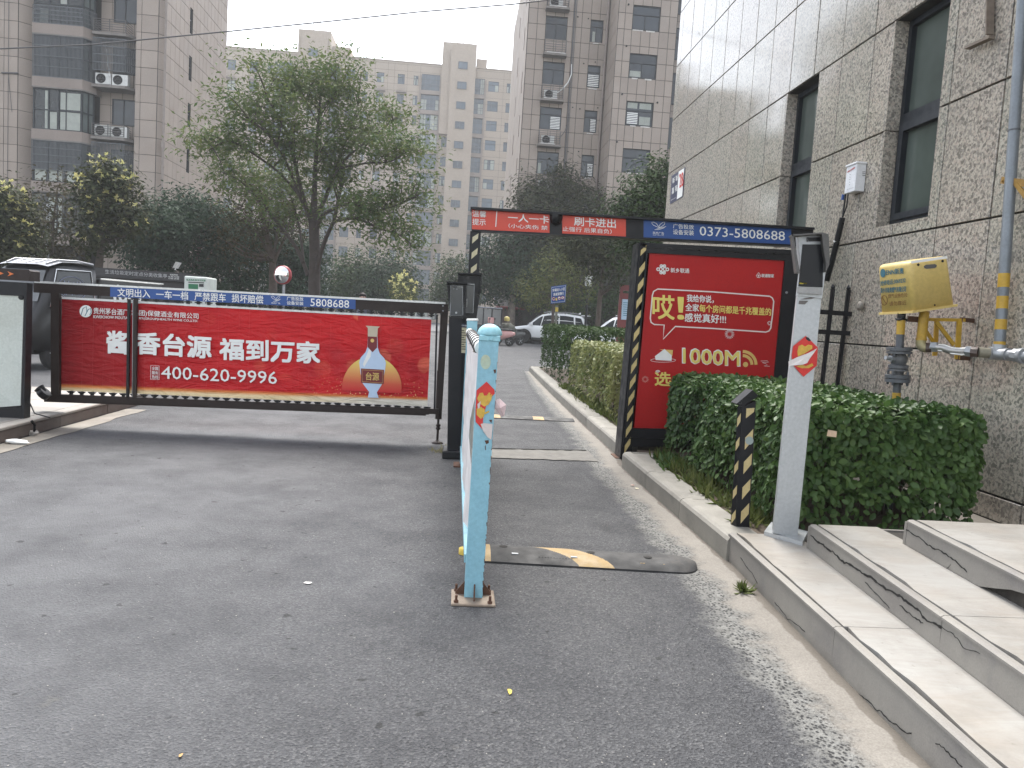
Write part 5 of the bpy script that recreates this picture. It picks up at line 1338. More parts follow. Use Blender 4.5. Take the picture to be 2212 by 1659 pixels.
# ================================================================== plants
MBARK = worn('bark', (.085,.062,.048), (.05,.038,.030), 9, .9, 0, .7, 30)
MBARKR = worn('reddish_bark', (.115,.068,.050), (.07,.045,.035), 7, .9, 0, .7, 26)
MLF_BIG = leafmat('locust_leaves', [(.046,.088,.030), (.078,.130,.042), (.112,.155,.054), (.145,.155,.052)], .6, .35, .12)
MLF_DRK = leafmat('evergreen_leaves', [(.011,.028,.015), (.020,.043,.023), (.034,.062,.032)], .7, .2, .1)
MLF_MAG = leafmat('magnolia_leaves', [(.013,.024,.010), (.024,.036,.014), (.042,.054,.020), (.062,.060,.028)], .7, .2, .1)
MLF_YEL = leafmat('yellow_young_leaves', [(.50,.52,.20), (.76,.73,.36), (.64,.54,.24)], .45, .3)
MLF_BRN = leafmat('brownish_leaves', [(.026,.028,.014), (.045,.040,.020), (.062,.048,.022)], .7, .2, .1)
MLF_LGT = leafmat('light_green_leaves', [(.055,.075,.022), (.095,.115,.035), (.14,.145,.045)], .7, .2, .1)
MLF_HDG = leafmat('hedge_leaves', [(.020,.052,.013), (.036,.086,.020), (.058,.120,.030), (.105,.170,.045)], .5, .2, .3)
MLF_VAR = leafmat('variegated_leaves', [(.085,.12,.035), (.20,.22,.075), (.34,.33,.14), (.13,.16,.05)], .45, .25)
MLF_PRV = leafmat('privet_leaves', [(.015,.034,.011), (.028,.056,.017), (.050,.082,.026)], .7, .2, .1)
MLF_GRS = leafmat('grass_blades', [(.05,.085,.02), (.09,.12,.03), (.14,.15,.05)], .6, .3)

def tree(name, label, cat, base, trunk, r0, blobs, ncl, k, clr, leaf, aspect, mat, bark, group=None, nb=26, thr=0.0, flat_=1.0, tips=None, seed=1, stems=None):
    """trunk polyline, crown of leaf clumps inside ellipsoids, thin limbs out to the clumps"""
    global rng
    rng = np.random.default_rng(seed); random.seed(seed)
    t = thing(name, label, cat, base, group)
    C_, N_ = [], []
    wts = np.array([b[2] for b in blobs], float); wts /= wts.sum()
    while len(C_) < ncl:
        b = blobs[rng.choice(len(blobs), p=wts)]
        d = rng.normal(0, 1, 3); d /= np.linalg.norm(d); rr = rng.uniform(.25, 1.0) ** .45
        p = np.array(b[0]) + d * rr * np.array(b[1])
        n = math.sin(p[0]*2.3/clr*.35 + seed) * math.sin(p[1]*2.9/clr*.35) * math.sin(p[2]*2.6/clr*.35 + seed*2)
        if n < thr - .5 + (0 if thr > -.4 else -9): continue
        if p[2] < .25: continue
        C_.append(p); N_.append(d)
    C_ = np.array(C_); N_ = np.array(N_)
    mb = MB(); n = len(trunk); mb.tube(trunk, [r0 * (1 - .72 * i / max(1, n - 1)) for i in range(n)], 9)
    for st in (stems or []): mb.tube(st[0], [st[1] * (1 - .7 * i / (len(st[0]) - 1)) for i in range(len(st[0]))], 7)
    skel = [(Vector(p), r0 * (1 - .72 * i / max(1, n - 1))) for i, p in enumerate(trunk)][max(1, n // 2 - 1):]
    for st in (stems or []): skel += [(Vector(p), st[1] * .6) for p in st[0][1:]]
    for i in range(min(nb, ncl)):
        c = Vector(C_[i]); s, r = min(skel, key=lambda q: (q[0] - c).length + (1.5 if q[0].z > c.z else 0) * 1.0)
        m1 = s.lerp(c, .5) + Vector((random.uniform(-.1, .1), random.uniform(-.1, .1), -.08)) * (c - s).length
        mb.tube([s, m1, c], [min(r * .5, .05 * leaf / .1), r * .22, r * .06], 5)
    mb.build('trunk', bark, t)
    m = ncl * k
    P = np.repeat(C_, k, 0); off = rng.normal(0, clr, (m, 3)); off[:, 2] *= flat_
    nrm = np.repeat(N_, k, 0) * .5 + np.array([0, 0, .9]) + off / clr * .4
    P = P + off; keep = P[:, 2] > .1; P, nrm = P[keep], nrm[keep]
    v, f = leaf_verts(P, nrm, leaf, aspect, 'kite', None, .55)
    link('crown', np_mesh('crown', v, f, mat), t)
    if tips:
        tm, tn, ts, up = tips; idx = np.argsort(-(C_[:, 2] * .45 + rng.normal(0, .45, ncl) - .5 * C_[:, 1]))[:tn]
        c = C_[idx] + N_[idx] * clr * .5 + np.array([0, -.1, clr * .8]); q = 9
        ax = rng.normal(0, .6, (tn * q, 3)) + np.array([0, -.2, up]); PP = np.repeat(c, q, 0)
        v, f = leaf_verts(PP, rng.normal(0, 1, (tn * q, 3)), ts, .42, 'kite', unit(ax) * 2, .4); link('young_leaves', np_mesh('young_leaves', v, f, tm), t)
    return t
def pv(x, y, Y): return tuple(at(x, y, Y=Y))
def blob(x, y, rx, ry, Y, w=1.0, dY=None):
    c = at(x, y, Y=Y); a, b = s_px(rx, Y), s_px(ry, Y); return (tuple(c), (a, dY or min(a, b) * .9 + .2, b), w)

# ---- the big feathery tree
Z6 = lambda x, y: (307 + .4842 * x, 120.7 + .4842 * y)
def big_tree():
    global rng
    rng = np.random.default_rng(5); random.seed(5); Y0 = 24.0
    base = at(672, 690, Y=Y0); base.z = 0
    t = thing('tree', 'large feathery tree with spreading limbs, tallest of the trees, behind the barrier', 'tree', base)
    mb = MB(); tips = []
    def limb(pts, r0, r1, dy=0.0, twigs=7, tl=1.4, start=.35):
        tl *= .66; r0 *= .78; twigs = int(twigs * 1.25)
        P = [at(*Z6(x, y), Y=Y0 + dy * i / (len(pts) - 1)) for i, (x, y) in enumerate(pts)]
        S_ = []                                                   # smooth
        for i in range(len(P) - 1):
            a, b = P[i], P[i+1]
            for k in range(4):
                u = k / 4; p0, p3 = P[max(i-1, 0)], P[min(i+2, len(P)-1)]
                S_.append(.5 * ((2*a) + (b - p0) * u + (2*p0 - 5*a + 4*b - p3) * u*u + (3*a - p0 - 3*b + p3) * u**3))
        S_.append(P[-1]); n = len(S_)
        mb.tube(S_, [r0 + (r1 - r0) * (i / (n - 1)) ** .8 for i in range(n)], 7)
        for k in range(twigs):
            u = start + (1 - start) * (k + random.random()) / twigs; p = S_[min(n - 1, int(u * (n - 1)))]; q = S_[min(n - 1, int(u * (n - 1)) + 1)]
            d = (q - p).normalized() if (q - p).length > 1e-4 else Vector((0, 0, 1))
            o = Vector((random.uniform(-1, 1), random.uniform(-1, 1), random.uniform(-.3, .9))); e = p + (d * .6 + o).normalized() * tl * random.uniform(.5, 1.1)
            mid = p.lerp(e, .5) + Vector((0, 0, .08)); mb.tube([p, mid, e], [r1 * 1.1, r1 * .7, r1 * .25], 4)
            tips.append((e, 1)); tips.append((mid.lerp(e, .4), .7))
            for _ in range(3):
                e2 = e + Vector((random.uniform(-1, 1), random.uniform(-1, 1), random.uniform(-.55, .55))) * tl * .5
                mb.tube([mid.lerp(e, random.random()), e2], [r1 * .5, r1 * .18], 3); tips.append((e2, 1))
        tips.append((S_[-1], 1))
    b0 = (768, 1190)
    limb([b0, (768, 1000), (770, 900), (765, 740)], .25, .16, 0, 0)
    limb([(765, 740), (768, 620), (772, 520), (778, 400), (790, 250), (800, 110)], .15, .02, 1.0, 15, 1.5)
    limb([(766, 760), (735, 690), (700, 560), (672, 440), (640, 330), (565, 200), (540, 120)], .11, .02, -1.2, 13, 1.5)
    limb([(735, 690), (700, 620), (640, 470), (560, 350), (450, 260)], .08, .018, -2.0, 12, 1.4)
    limb([(700, 620), (610, 520), (500, 440), (390, 380), (300, 420)], .06, .016, -1.5, 12, 1.3)
    limb([(770, 720), (815, 640), (850, 540), (885, 440), (930, 320), (970, 200)], .11, .02, 1.8, 13, 1.5)
    limb([(850, 540), (920, 450), (1030, 360), (1140, 270)], .06, .016, 1.0, 11, 1.3)
    limb([(885, 500), (990, 480), (1110, 470), (1190, 420)], .05, .016, -.6, 11, 1.3)
    limb([(772, 800), (800, 720), (860, 680), (930, 660), (1040, 690), (1150, 660), (1235, 620)], .10, .018, -1.4, 13, 1.2, .4)
    limb([(768, 1000), (800, 870), (840, 770), (870, 735), (960, 728), (1060, 770), (1150, 800), (1200, 840)], .10, .018, -2.2, 12, .9, .45)
    limb([(855, 740), (880, 620), (900, 560)], .08, .03, .4, 5, 1.1)
    limb([(740, 980), (690, 860), (600, 740), (520, 640), (440, 560), (360, 520)], .09, .018, .8, 13, 1.2)
    limb([(720, 920), (700, 760), (660, 620), (620, 560)], .06, .018, 1.8, 9, 1.2)
    limb([(790, 250), (850, 180), (900, 120)], .04, .014, 1.4, 8, 1.2); limb([(785, 300), (730, 200), (700, 120)], .04, .014, .4, 8, 1.2); limb([(640, 330), (620, 230), (650, 150)], .04, .014, .2, 7, 1.2)
    mb.build('trunk', worn('dark_bark', (.055,.042,.035), (.035,.027,.024), 5, .9, 0, .6, 26), t)
    C_ = np.array([tuple(p) for p, w in tips]); k = 27; n = len(C_) * k
    off = rng.normal(0, 1, (n, 3)) * np.array([.30, .30, .20]); P = np.repeat(C_, k, 0) + off
    nr = np.tile(np.array([[0, -.15, 1.0]]), (n, 1)); ax = off * 1.2 + np.array([0, 0, -.25])
    v, f = leaf_verts(P, nr, .155, .36, 'kite', ax, .6); link('crown', np_mesh('crown', v, f, MLF_BIG), t)
    return t
big_tree()
# ---- second, thinner brownish tree left of it
Y2 = 27.0
b2 = at(589, 690, Y=Y2); b2.z = 0
tree('tree', 'thin brownish tree with bare lower limbs, left of the large feathery tree', 'tree', b2, [b2, at(590, 600, Y=Y2), at(588, 560, Y=Y2), at(575, 500, Y=Y2), at(565, 440, Y=Y2), at(560, 400, Y=Y2)], .16,
     [blob(560, 440, 85, 70, Y2, 2), blob(620, 470, 60, 60, Y2 + 1, 1.2), blob(540, 520, 75, 45, Y2, 1)], 150, 26, .42, .15, .4, MLF_BRN, MBARK, None, 70, -.45, .7, seed=3,
     stems=[([at(590, 570, Y=Y2), at(612, 520, Y=Y2), at(635, 450, Y=Y2 + .5)], .07), ([at(588, 560, Y=Y2), at(560, 510, Y=Y2), at(520, 450, Y=Y2 - .5)], .06), ([at(589, 565, Y=Y2), at(600, 500, Y=Y2), at(595, 430, Y=Y2)], .06)])
# ---- dark evergreens behind
ev = 'dark evergreen trees behind the left barrier'
for i, (x, y, rx, ry, Y, lab) in enumerate(((335, 510, 58, 85, 30, 'dark evergreen standing below the slit-windowed side wall'), (425, 500, 75, 100, 32, 'broad dark evergreen, left of the thin brownish tree'), (510, 545, 70, 95, 34, 'dark evergreen just behind the thin brownish tree'), (640, 570, 60, 75, 36, 'dark evergreen behind the trunk of the large feathery tree'))):
    b = at(x, 660, Y=Y); b.z = 0; c = at(x, y, Y=Y)
    tree('evergreen_tree', lab, 'tree', b, [b, Vector((b.x, Y, c.z * .6)), Vector((b.x + .1, Y, c.z + s_px(ry, Y) * .6))], .16, [blob(x, y + 20, rx, ry * .75, Y, 2), blob(x - rx*.3, y - ry*.35, rx*.55, ry*.5, Y, 1), blob(x + rx*.35, y - ry*.2, rx*.55, ry*.5, Y - .5, 1), blob(x, 640, rx*.9, 45, Y - 1, 1)], 240, 44, .38, .19, .42, MLF_DRK, MBARK, ev, 12, -.3, .7, seed=11 + i)
# ---- round bushy trees in the middle
rb_ = 'round bushy trees below the far apartment block'
for i, (x, y, rx, ry, Y, lab) in enumerate(((762, 595, 45, 55, 52, 'smaller round bushy tree, nearer the large trunk, below the far apartment block'), (842, 602, 52, 58, 50, 'larger round bushy tree in the middle, below the far apartment block'), (985, 610, 45, 62, 60, 'round bushy tree just left of the gate beam post'))):
    b = at(x, 670, Y=Y); b.z = 0; c = at(x, y, Y=Y)
    tree('bushy_tree', lab, 'tree', b, [b, c], .16, [blob(x, y, rx, ry, Y, 2), blob(x - rx*.5, y + 25, rx*.6, ry*.6, Y - 1, 1), blob(x + rx*.5, y + 20, rx*.6, ry*.6, Y, 1), blob(x, 650, rx*.9, 30, Y - 1, .8)], 190, 42, .48, .25, .45, MLF_DRK if i == 1 else MLF_PRV, MBARK, rb_, 10, -.45, .7, seed=31 + i)
b = at(875, 660, Y=44); b.z = 0
tree('flowering_shrub', 'small shrub with yellow flowers in front of the larger round bushy tree', 'shrub', b, [b, at(875, 630, Y=44)], .06, [blob(872, 630, 26, 30, 44)], 55, 18, .3, .14, .5, MLF_LGT, MBARK, None, 20, -.5, .8, tips=(MLF_YEL, 40, .16, .4), seed=37)
# ---- yellow-tipped magnolias on the left
mg_ = 'magnolias with yellow young leaves in front of the left apartment block'
Ym = 24.0
b = at(207, 655, Y=Ym); b.z = 0
tree('magnolia_tree', 'yellow-tipped magnolia with a full crown in front of the left apartment block', 'tree', b, [b, at(213, 580, Y=Ym), at(220, 520, Y=Ym), at(232, 440, Y=Ym), at(238, 390, Y=Ym)], .14,
     [blob(232, 430, 55, 65, Ym, 2), blob(205, 500, 60, 45, Ym, 1.2), blob(270, 470, 42, 45, Ym, 1), blob(225, 385, 40, 30, Ym, .8)], 150, 34, .25, .17, .42, MLF_MAG, MBARK, mg_, 50, -.35, .8, tips=(MLF_YEL, 100, .115, 1.0), seed=41)
b = at(12, 655, Y=22); b.z = 0
tree('magnolia_tree', 'yellow-tipped magnolia cut off by the left edge of the view', 'tree', b, [b, at(14, 560, Y=22), at(16, 450, Y=22)], .13, [blob(5, 450, 45, 48, 22, 2), blob(30, 500, 50, 50, 22, 1.4), blob(10, 560, 60, 40, 22, 1)], 150, 34, .25, .16, .42, MLF_MAG, MBARK, mg_, 40, -.35, .8, tips=(MLF_YEL, 100, .11, 1.0), seed=43)
b = at(110, 655, Y=25); b.z = 0
tree('sparse_shrub', 'tall sparse brownish shrub between the two yellow-tipped magnolias', 'shrub', b, [b, at(112, 580, Y=25), at(115, 480, Y=25), at(125, 400, Y=25)], .07, [blob(110, 520, 62, 60, 25, 2), blob(130, 430, 42, 48, 25, .8), blob(60, 480, 40, 50, 25, .7)], 130, 17, .33, .15, .42, MLF_BRN, MBARK, None, 80, -.35, .9, seed=47,
     stems=[([b, at(95, 560, Y=25), at(60, 420, Y=25)], .035), ([b, at(130, 560, Y=25), at(160, 470, Y=25)], .035), ([b, at(118, 560, Y=25), at(92, 460, Y=25)], .03)])
# ---- right side, behind the gate beam
dk = 'dark trees behind the gate beam'
b = at(1185, 700, Y=47); b.z = 0
tree('magnolia_tree', 'dull dark magnolia with a ragged top, behind the red part of the gate beam', 'tree', b, [b, at(1190, 600, Y=47), at(1195, 500, Y=47), at(1200, 420, Y=47)], .26,
     [blob(1170, 460, 62, 60, 47, 1.6), blob(1235, 450, 55, 55, 47, 1.4), blob(1215, 395, 28, 35, 47, .6), blob(1140, 420, 28, 38, 47, .5), blob(1285, 450, 40, 40, 46, .7), blob(1180, 540, 90, 60, 47, 1.6)], 360, 36, .46, .26, .42, MLF_MAG, MBARK, dk, 40, -.4, .8, seed=51)
b = at(1398, 720, Y=22); b.z = 0
tree('evergreen_tree', 'glossy green tree against the corner of the granite building', 'tree', b, [b, at(1400, 600, Y=22), at(1402, 480, Y=22), at(1405, 400, Y=22)], .15,
     [blob(1400, 440, 58, 62, 22, 2), blob(1425, 385, 30, 48, 22, .8), blob(1360, 480, 42, 48, 22, 1), blob(1405, 540, 60, 60, 22, 1)], 260, 42, .26, .13, .45, MLF_PRV, MBARK, dk, 25, -.4, .8, seed=53)
b = at(1290, 700, Y=30); b.z = 0
tree('slender_tree', 'slender dark tree with a thin leaning trunk, left of the poster box', 'tree', b, [b, at(1296, 640, Y=30), at(1303, 580, Y=30), at(1285, 520, Y=30)], .12, [blob(1290, 530, 65, 40, 30, 2), blob(1325, 570, 40, 40, 30, 1), blob(1250, 520, 45, 40, 30, 1)], 190, 34, .36, .17, .42, MLF_MAG, MBARK, dk, 40, -.4, .8, seed=57,
     stems=[([at(1303, 580, Y=30), at(1330, 540, Y=30), at(1345, 500, Y=30)], .04), ([at(1303, 580, Y=30), at(1270, 550, Y=30), at(1245, 515, Y=30)], .04)])
b = at(1105, 690, Y=46); b.z = 0
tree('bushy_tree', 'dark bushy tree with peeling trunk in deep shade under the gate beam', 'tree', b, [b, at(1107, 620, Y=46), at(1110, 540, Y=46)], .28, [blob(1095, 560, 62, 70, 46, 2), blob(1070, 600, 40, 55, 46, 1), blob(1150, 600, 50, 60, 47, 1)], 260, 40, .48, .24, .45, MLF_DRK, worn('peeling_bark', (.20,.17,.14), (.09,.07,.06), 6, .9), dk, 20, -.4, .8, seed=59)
b = at(1195, 700, Y=40); b.z = 0
tree('small_tree', 'light green small tree behind the blue road sign', 'tree', b, [b, at(1196, 640, Y=40), at(1200, 590, Y=40)], .1, [blob(1205, 590, 50, 45, 40, 2), blob(1165, 625, 42, 38, 40, 1.4), blob(1245, 620, 45, 40, 40, 1.2), blob(1215, 560, 30, 25, 40, .5)], 170, 22, .42, .17, .42, MLF_LGT, MBARK, None, 40, -.4, .7, seed=61)
b = at(1330, 690, Y=44); b.z = 0
tree('shrub', 'dark shrubs beyond the parked cars, beside the red notice board', 'shrub', b, [b, at(1330, 660, Y=44)], .1, [blob(1310, 650, 70, 30, 44, 1), blob(1370, 640, 50, 40, 45, 1), blob(1250, 665, 60, 25, 45, 1)], 150, 34, .45, .2, .42, MLF_PRV, MBARK, None, 10, -.5, .8, seed=63)

# ---- hedges: clipped boxes
def hedge(name, label, x0, x1, y0, y1, z0, z1, n, leaf, aspect, mat, tmpl='oval', single=0, roundn=.12, group=None, xf=None, stems=40, seed=1, rag=.03):
    global rng
    rng = np.random.default_rng(seed); random.seed(seed)
    t = thing(name, label, 'hedge', ((x0+x1)/2, (y0+y1)/2, z0), group)
    A = dict(front=(x1-x0)*(z1-z0), left=(y1-y0)*(z1-z0), right=(y1-y0)*(z1-z0), top=(x1-x0)*(y1-y0), back=(x1-x0)*(z1-z0)*.5)
    tot = sum(A.values()); P, N = [], []
    for face, a in A.items():
        k = int(n * a / tot); u, v = rng.random(k), rng.random(k); d = np.abs(rng.normal(0, .055, k)) - .015
        if face in ('front', 'back'):
            s = -1 if face == 'front' else 1; p = np.stack([x0 + (x1-x0)*u, np.full(k, y0 if s < 0 else y1) - s*d, z0 + (z1-z0)*v**.8], 1); nn = (0, s, .25)
        elif face in ('left', 'right'):
            s = -1 if face == 'left' else 1; p = np.stack([np.full(k, x0 if s < 0 else x1) - s*d, y0 + (y1-y0)*u, z0 + (z1-z0)*v**.8], 1); nn = (s, 0, .25)
        else: p = np.stack([x0 + (x1-x0)*u, y0 + (y1-y0)*v, z1 - d + rng.normal(0, rag, k).clip(-.05, .09)], 1); nn = (0, -.1, 1)
        P.append(p); N.append(np.tile(np.array([nn], float), (k, 1)))
    P, N = np.concatenate(P), np.concatenate(N)
    wob = .045 * np.stack([np.sin(P[:, 1]*5 + P[:, 2]*4), np.sin(P[:, 0]*5.3 + P[:, 2]*3), np.sin(P[:, 0]*4 + P[:, 1]*4.4)], 1); P = P + wob * (1 if z1 - z0 > .5 else .6)
    c = np.array([(x0+x1)/2, (y0+y1)/2, (z0+z1)/2]); hx = np.array([(x1-x0)/2, (y1-y0)/2, (z1-z0)/2])
    q = (P - c) / hx; ex = np.maximum(0, np.abs(q) - (1 - roundn / hx)); ov = np.linalg.norm(ex * hx / roundn, axis=1); sc_ = np.where(ov > 1, 1 / np.maximum(ov, 1e-6), 1)
    P = c + np.sign(q) * (np.minimum(np.abs(q), 1 - roundn / hx) + ex * sc_[:, None]) * hx
    low = (P[:, 2] < z0 + .22 * (z1 - z0)) & (rng.random(len(P)) < .55); P, N = P[~low], N[~low]
    if xf: P, N = xf(P), N
    order = np.argsort(((P - np.array(EYE)) ** 2).sum(1) + (N[:, 1] > .5) * 50 + rng.random(len(P)) * .5); P, N = P[order], N[order]
    ax = np.zeros_like(P); ax[:, 2] = -.35; ax += N * .5
    if single:
        for i in range(single):
            v, f = leaf_verts(np.zeros((1, 3)), N[i:i+1], leaf * 1.08, aspect, tmpl, ax[i:i+1], .45); link('leaf', np_mesh('leaf', v, f, mat), t, loc=P[i])
        P, N, ax = P[single:], N[single:], ax[single:]
    v, f = leaf_verts(P, N, leaf, aspect, tmpl, ax, .42); stuff(link('leaves', np_mesh('leaves', v, f, mat), t))
    m = 2200; PP = c + (rng.random((m, 3)) - .5) * 2 * (hx - .1); PP = xf(PP) if xf else PP
    v, f = leaf_verts(PP, np.tile(np.array([[0, 0, 1.]]), (m, 1)), leaf * 1.5, aspect, 'kite', None, 1.0); link('inner_leaves', np_mesh('inner_leaves', v, f, mat), t)['kind'] = 'stuff'
    mb = MB()
    for i in range(stems):
        p = np.array([[random.uniform(x0+.2, x1-.2), random.uniform(y0+.2, y1-.2), z0]]); p = (xf(p) if xf else p)[0]
        a = Vector((p[0], p[1], z0 - .03)); e = a + Vector((random.uniform(-.15, .15), random.uniform(-.15, .15), (z1-z0)*.6)); mb.tube([a, a.lerp(e, .5) + Vector((random.uniform(-.03,.03), 0, 0)), e], [.010, .008, .004], 5)
    mb.build('stems', MBARK, t)['kind'] = 'stuff'
    return t
hedge('hedge', 'near clipped hedge of glossy round leaves in front of the granite wall', 1.97, 3.27, 4.42, 6.95, .15, .90, 23000, .050, .66, MLF_HDG, 'oval', 290, .14, stems=90, seed=71)
def curve_x(P): 
    Q_ = P.copy(); Q_[:, 0] += np.interp(P[:, 1], [7, 11, 14.5, 19], [-.03, 0, .05, .15]); return Q_
hedge('hedge', 'clipped hedge of speckled yellow-green leaves along the kerb', 1.95, 3.4, 9.3, 13.2, .13, 1.0, 14000, .062, .5, MLF_VAR, 'kite', 290, .12, xf=curve_x, stems=70, seed=73, rag=.05)
hedge('hedge', 'long dark green clipped hedge beyond the speckled one', 1.93, 7.5, 13.5, 19.0, .13, 1.22, 26000, .07, .5, MLF_PRV, 'kite', 0, .14, xf=curve_x, stems=60, seed=77)

# ---- grass and weeds
def blades(name, label, pts, n, h, mat, cat=None, spread=.04, w=.16, seed=5):
    global rng
    rng = np.random.default_rng(seed)
    P = np.array(pts)[rng.integers(0, len(pts), n)] + rng.normal(0, 1, (n, 3)) * np.array([spread, spread, 0])
    ax = rng.normal(0, .6, (n, 3)) + np.array([0, 0, 1.1]); v, f = leaf_verts(P, rng.normal(0, 1, (n, 3)), h, w, 'kite', unit(ax) * 2, .2)
    o = link(name, np_mesh(name, v, f, mat))
    if cat: tag(o, label, cat)
    else: stuff(o); o['label'] = label
    return o
pl = [(random.uniform(1.83, 2.0), random.uniform(4.5, 6.9), .125) for _ in range(70)]
blades('grass', 'green weeds and grass between the kerb and the near hedge', pl, 900, .11, MLF_GRS, None, .03)
pl = [(random.uniform(1.93, 2.1), random.uniform(7.7, 14), .12) for _ in range(120)]
blades('grass', 'grass along the foot of the speckled hedge', pl, 1100, .13, MLF_GRS, None, .04, seed=6)
pl = [(1.84 + .12 * random.random(), 6.2 + .5 * random.random(), .128) for i in range(9)]
blades('grass', 'low leafy weeds behind the stone kerb near the poster box', pl, 260, .09, MLF_HDG, None, .05, .4, seed=8)
w = at(1609, 1281, Z=.0); blades('weed', 'single green weed growing from the joint at the foot of the lowest step', [(w.x - .01, w.y, .004)], 60, .06, MLF_GRS, 'weed', .012, .2, 9)
w = at(1598, 1250, Z=.0)
w = at(944, 977, Z=0); blades('weed', 'yellowish tuft of weeds at the base of the front black terminal', [(w.x, w.y, .003), (w.x + .08, w.y - .05, .003), (w.x + .1, w.y + .2, .003)], 130, .06, leafmat('dry_grass', [(.16,.15,.07), (.22,.2,.1)], .7), 'weed', .03, .14, 10)
# ================================================================== face-reader column, bollard, fence
Z4 = lambda x, y: (1590.9 + .2149 * x, 466.3 + .2149 * y)
QX = lambda x, y: (1658.8 + .25 * x, 414.8 + .25 * y)              # enlarged view of the yellow box area
QB = lambda x, y: (1658.8 + .25 * x, 829.5 + .25 * y)
QC = lambda x, y: (1105.9 + .25 * x, 829.5 + .25 * y)
MSIL = worn('silver_paint', (.47,.49,.50), (.42,.44,.45), 3, .38, .25, .05, 60, (.3,.28,.25), .2)
MGRYP = worn('grey_plastic', (.10,.097,.093), (.08,.077,.073), 6, .5, 0, .05, 70)
YC = 4.12
fcl_ = thing('face_reader_column', 'leaning silver column with a dark face-reader screen, standing on the lowest step', 'entry terminal', (1.87, 4.15, .165))
def slant_slab(mb, pts, Y, vec, m=0): return mb.prism([at(x, y, Y=Y) for x, y in pts], vec, m)
mb = MB(); slant_slab(mb, [Z4(640, 560), Z4(880, 560), QB(390, 0), QB(255, 1325), QB(45, 1290), QB(175, 0)], YC, (.018, .06, 0)); mb.build('column', MSIL, fcl_)
a, b, c = at(1650, 1156, Z=.165), at(1733, 1179, Z=.165), at(1745, 1156, Z=.165)
mb = MB(); mb.prism([a, b, c, a + (c - b)], (0, 0, .022)); mb.build('base_plate', MSIL, fcl_)
mb = MB()
slant_slab(mb, [Z4(620, 205), Z4(895, 185), Z4(925, 200), Z4(935, 480), Z4(895, 560), Z4(860, 830), Z4(622, 800), Z4(648, 575)], YC - .012, (.01, .055, 0)); mb.build('head', MSIL, fcl_)
mb = MB()
slant_slab(mb, [Z4(556, 188), Z4(572, 186), Z4(640, 575), Z4(604, 572), Z4(580, 380)], YC - .075, (.022, .08, 0)); slant_slab(mb, [Z4(556, 186), Z4(858, 165), Z4(862, 180), Z4(556, 202)], YC - .075, (.02, .085, 0))
slant_slab(mb, [Z4(858, 165), Z4(926, 185), Z4(938, 400), Z4(934, 490), Z4(896, 565), Z4(900, 480), Z4(876, 330)], YC - .06, (.014, .07, 0)); mb.build('hood', MGRYP, fcl_)
sb_ = Board(Z4(668, 286), Z4(876, 286), Z4(628, 708), Z4(866, 718), .002, Y=YC - .018); mb = MB(); sb_.slab(mb, .01); scn = mb.build('screen', glass('dark_screen', (.003,.004,.006), .38, .1), fcl_)
mb = MB(); st = Board(Z4(634, 670), Z4(708, 672), Z4(632, 684), Z4(707, 687), .004, Y=YC - .018); st.slab(mb, .001); mb.build('yellow_sticker', PY, scn)
mb = MB(); sl_ = Board(Z4(712, 216), Z4(860, 210), Z4(712, 258), Z4(860, 258), .004, Y=YC - .02); sl_.slab(mb, .01); mb.build('camera_window', MBLK2, fcl_)
mb = MB(); sl_.ring(mb, [Z4(725, 216), Z4(858, 213), Z4(858, 258), Z4(722, 260), Z4(712, 248), Z4(712, 228)], .7, closed=False, k=1.3); mb.build('slot_rim', MSTEEL, fcl_)
mb = MB(); slant_slab(mb, [Z4(626, 714), Z4(862, 722), Z4(856, 790), Z4(624, 778)], YC - .032, (0, .02, 0)); mb.build('chin', worn('brushed_metal', (.33,.33,.325), None, 4, .4, .4), fcl_)
cb = Board(Z4(640, 790), Z4(868, 800), QB(45, 1290), QB(255, 1325), .002, Y=YC); mb = MB(); cb.shape(mb, [Z4(636, 838), Z4(745, 815), Z4(806, 818), Z4(752, 835), Z4(690, 840)]); cb.shape(mb, [Z4(630, 850), Z4(722, 852), Z4(686, 888), Z4(622, 885)]); mb.build('scuff', worn('scuffed_metal', (.15,.135,.125), None, 20), fcl_)
rp = Board(QX(205, 1240), QX(430, 1240), QX(205, 1600), QX(430, 1600), .002, Y=YC - .004)
paper('festival_paper', 'red diamond festival paper with a white torn strip on the silver column', 'paper sticker', rp, [QX(*p) for p in ((325,1243),(375,1290),(427,1342),(424,1420),(418,1500),(360,1550),(305,1596),(258,1545),(214,1490),(203,1410),(216,1332),(270,1288))], MREDP, 1.5, .002,
      [([QX(*p) for p in ((262,1330),(290,1318),(318,1335),(345,1318),(378,1325),(380,1352),(345,1375),(300,1402),(255,1420),(250,1378))], MGOLDP, 'gold_character', 3.0, 0), ([QX(*p) for p in ((240,1505),(285,1490),(330,1508),(378,1478),(390,1498),(350,1520),(290,1522))], MGOLDP, 'gold_character', 3.0, 0),
       ([QX(*p) for p in ((165,1462),(168,1500),(230,1494),(292,1489),(325,1475),(346,1440),(380,1392),(415,1348),(385,1362),(330,1392),(240,1425))], worn('white_torn_paper', (.70,.66,.64), (.6,.56,.54), 9, .8, 0, .25, 16), 'torn_strip', 8.0, .008), ([QX(*p) for p in ((320,1252),(345,1255),(370,1282),(352,1290),(330,1275))], PBK, 'black_ink', 2.4, 0)])

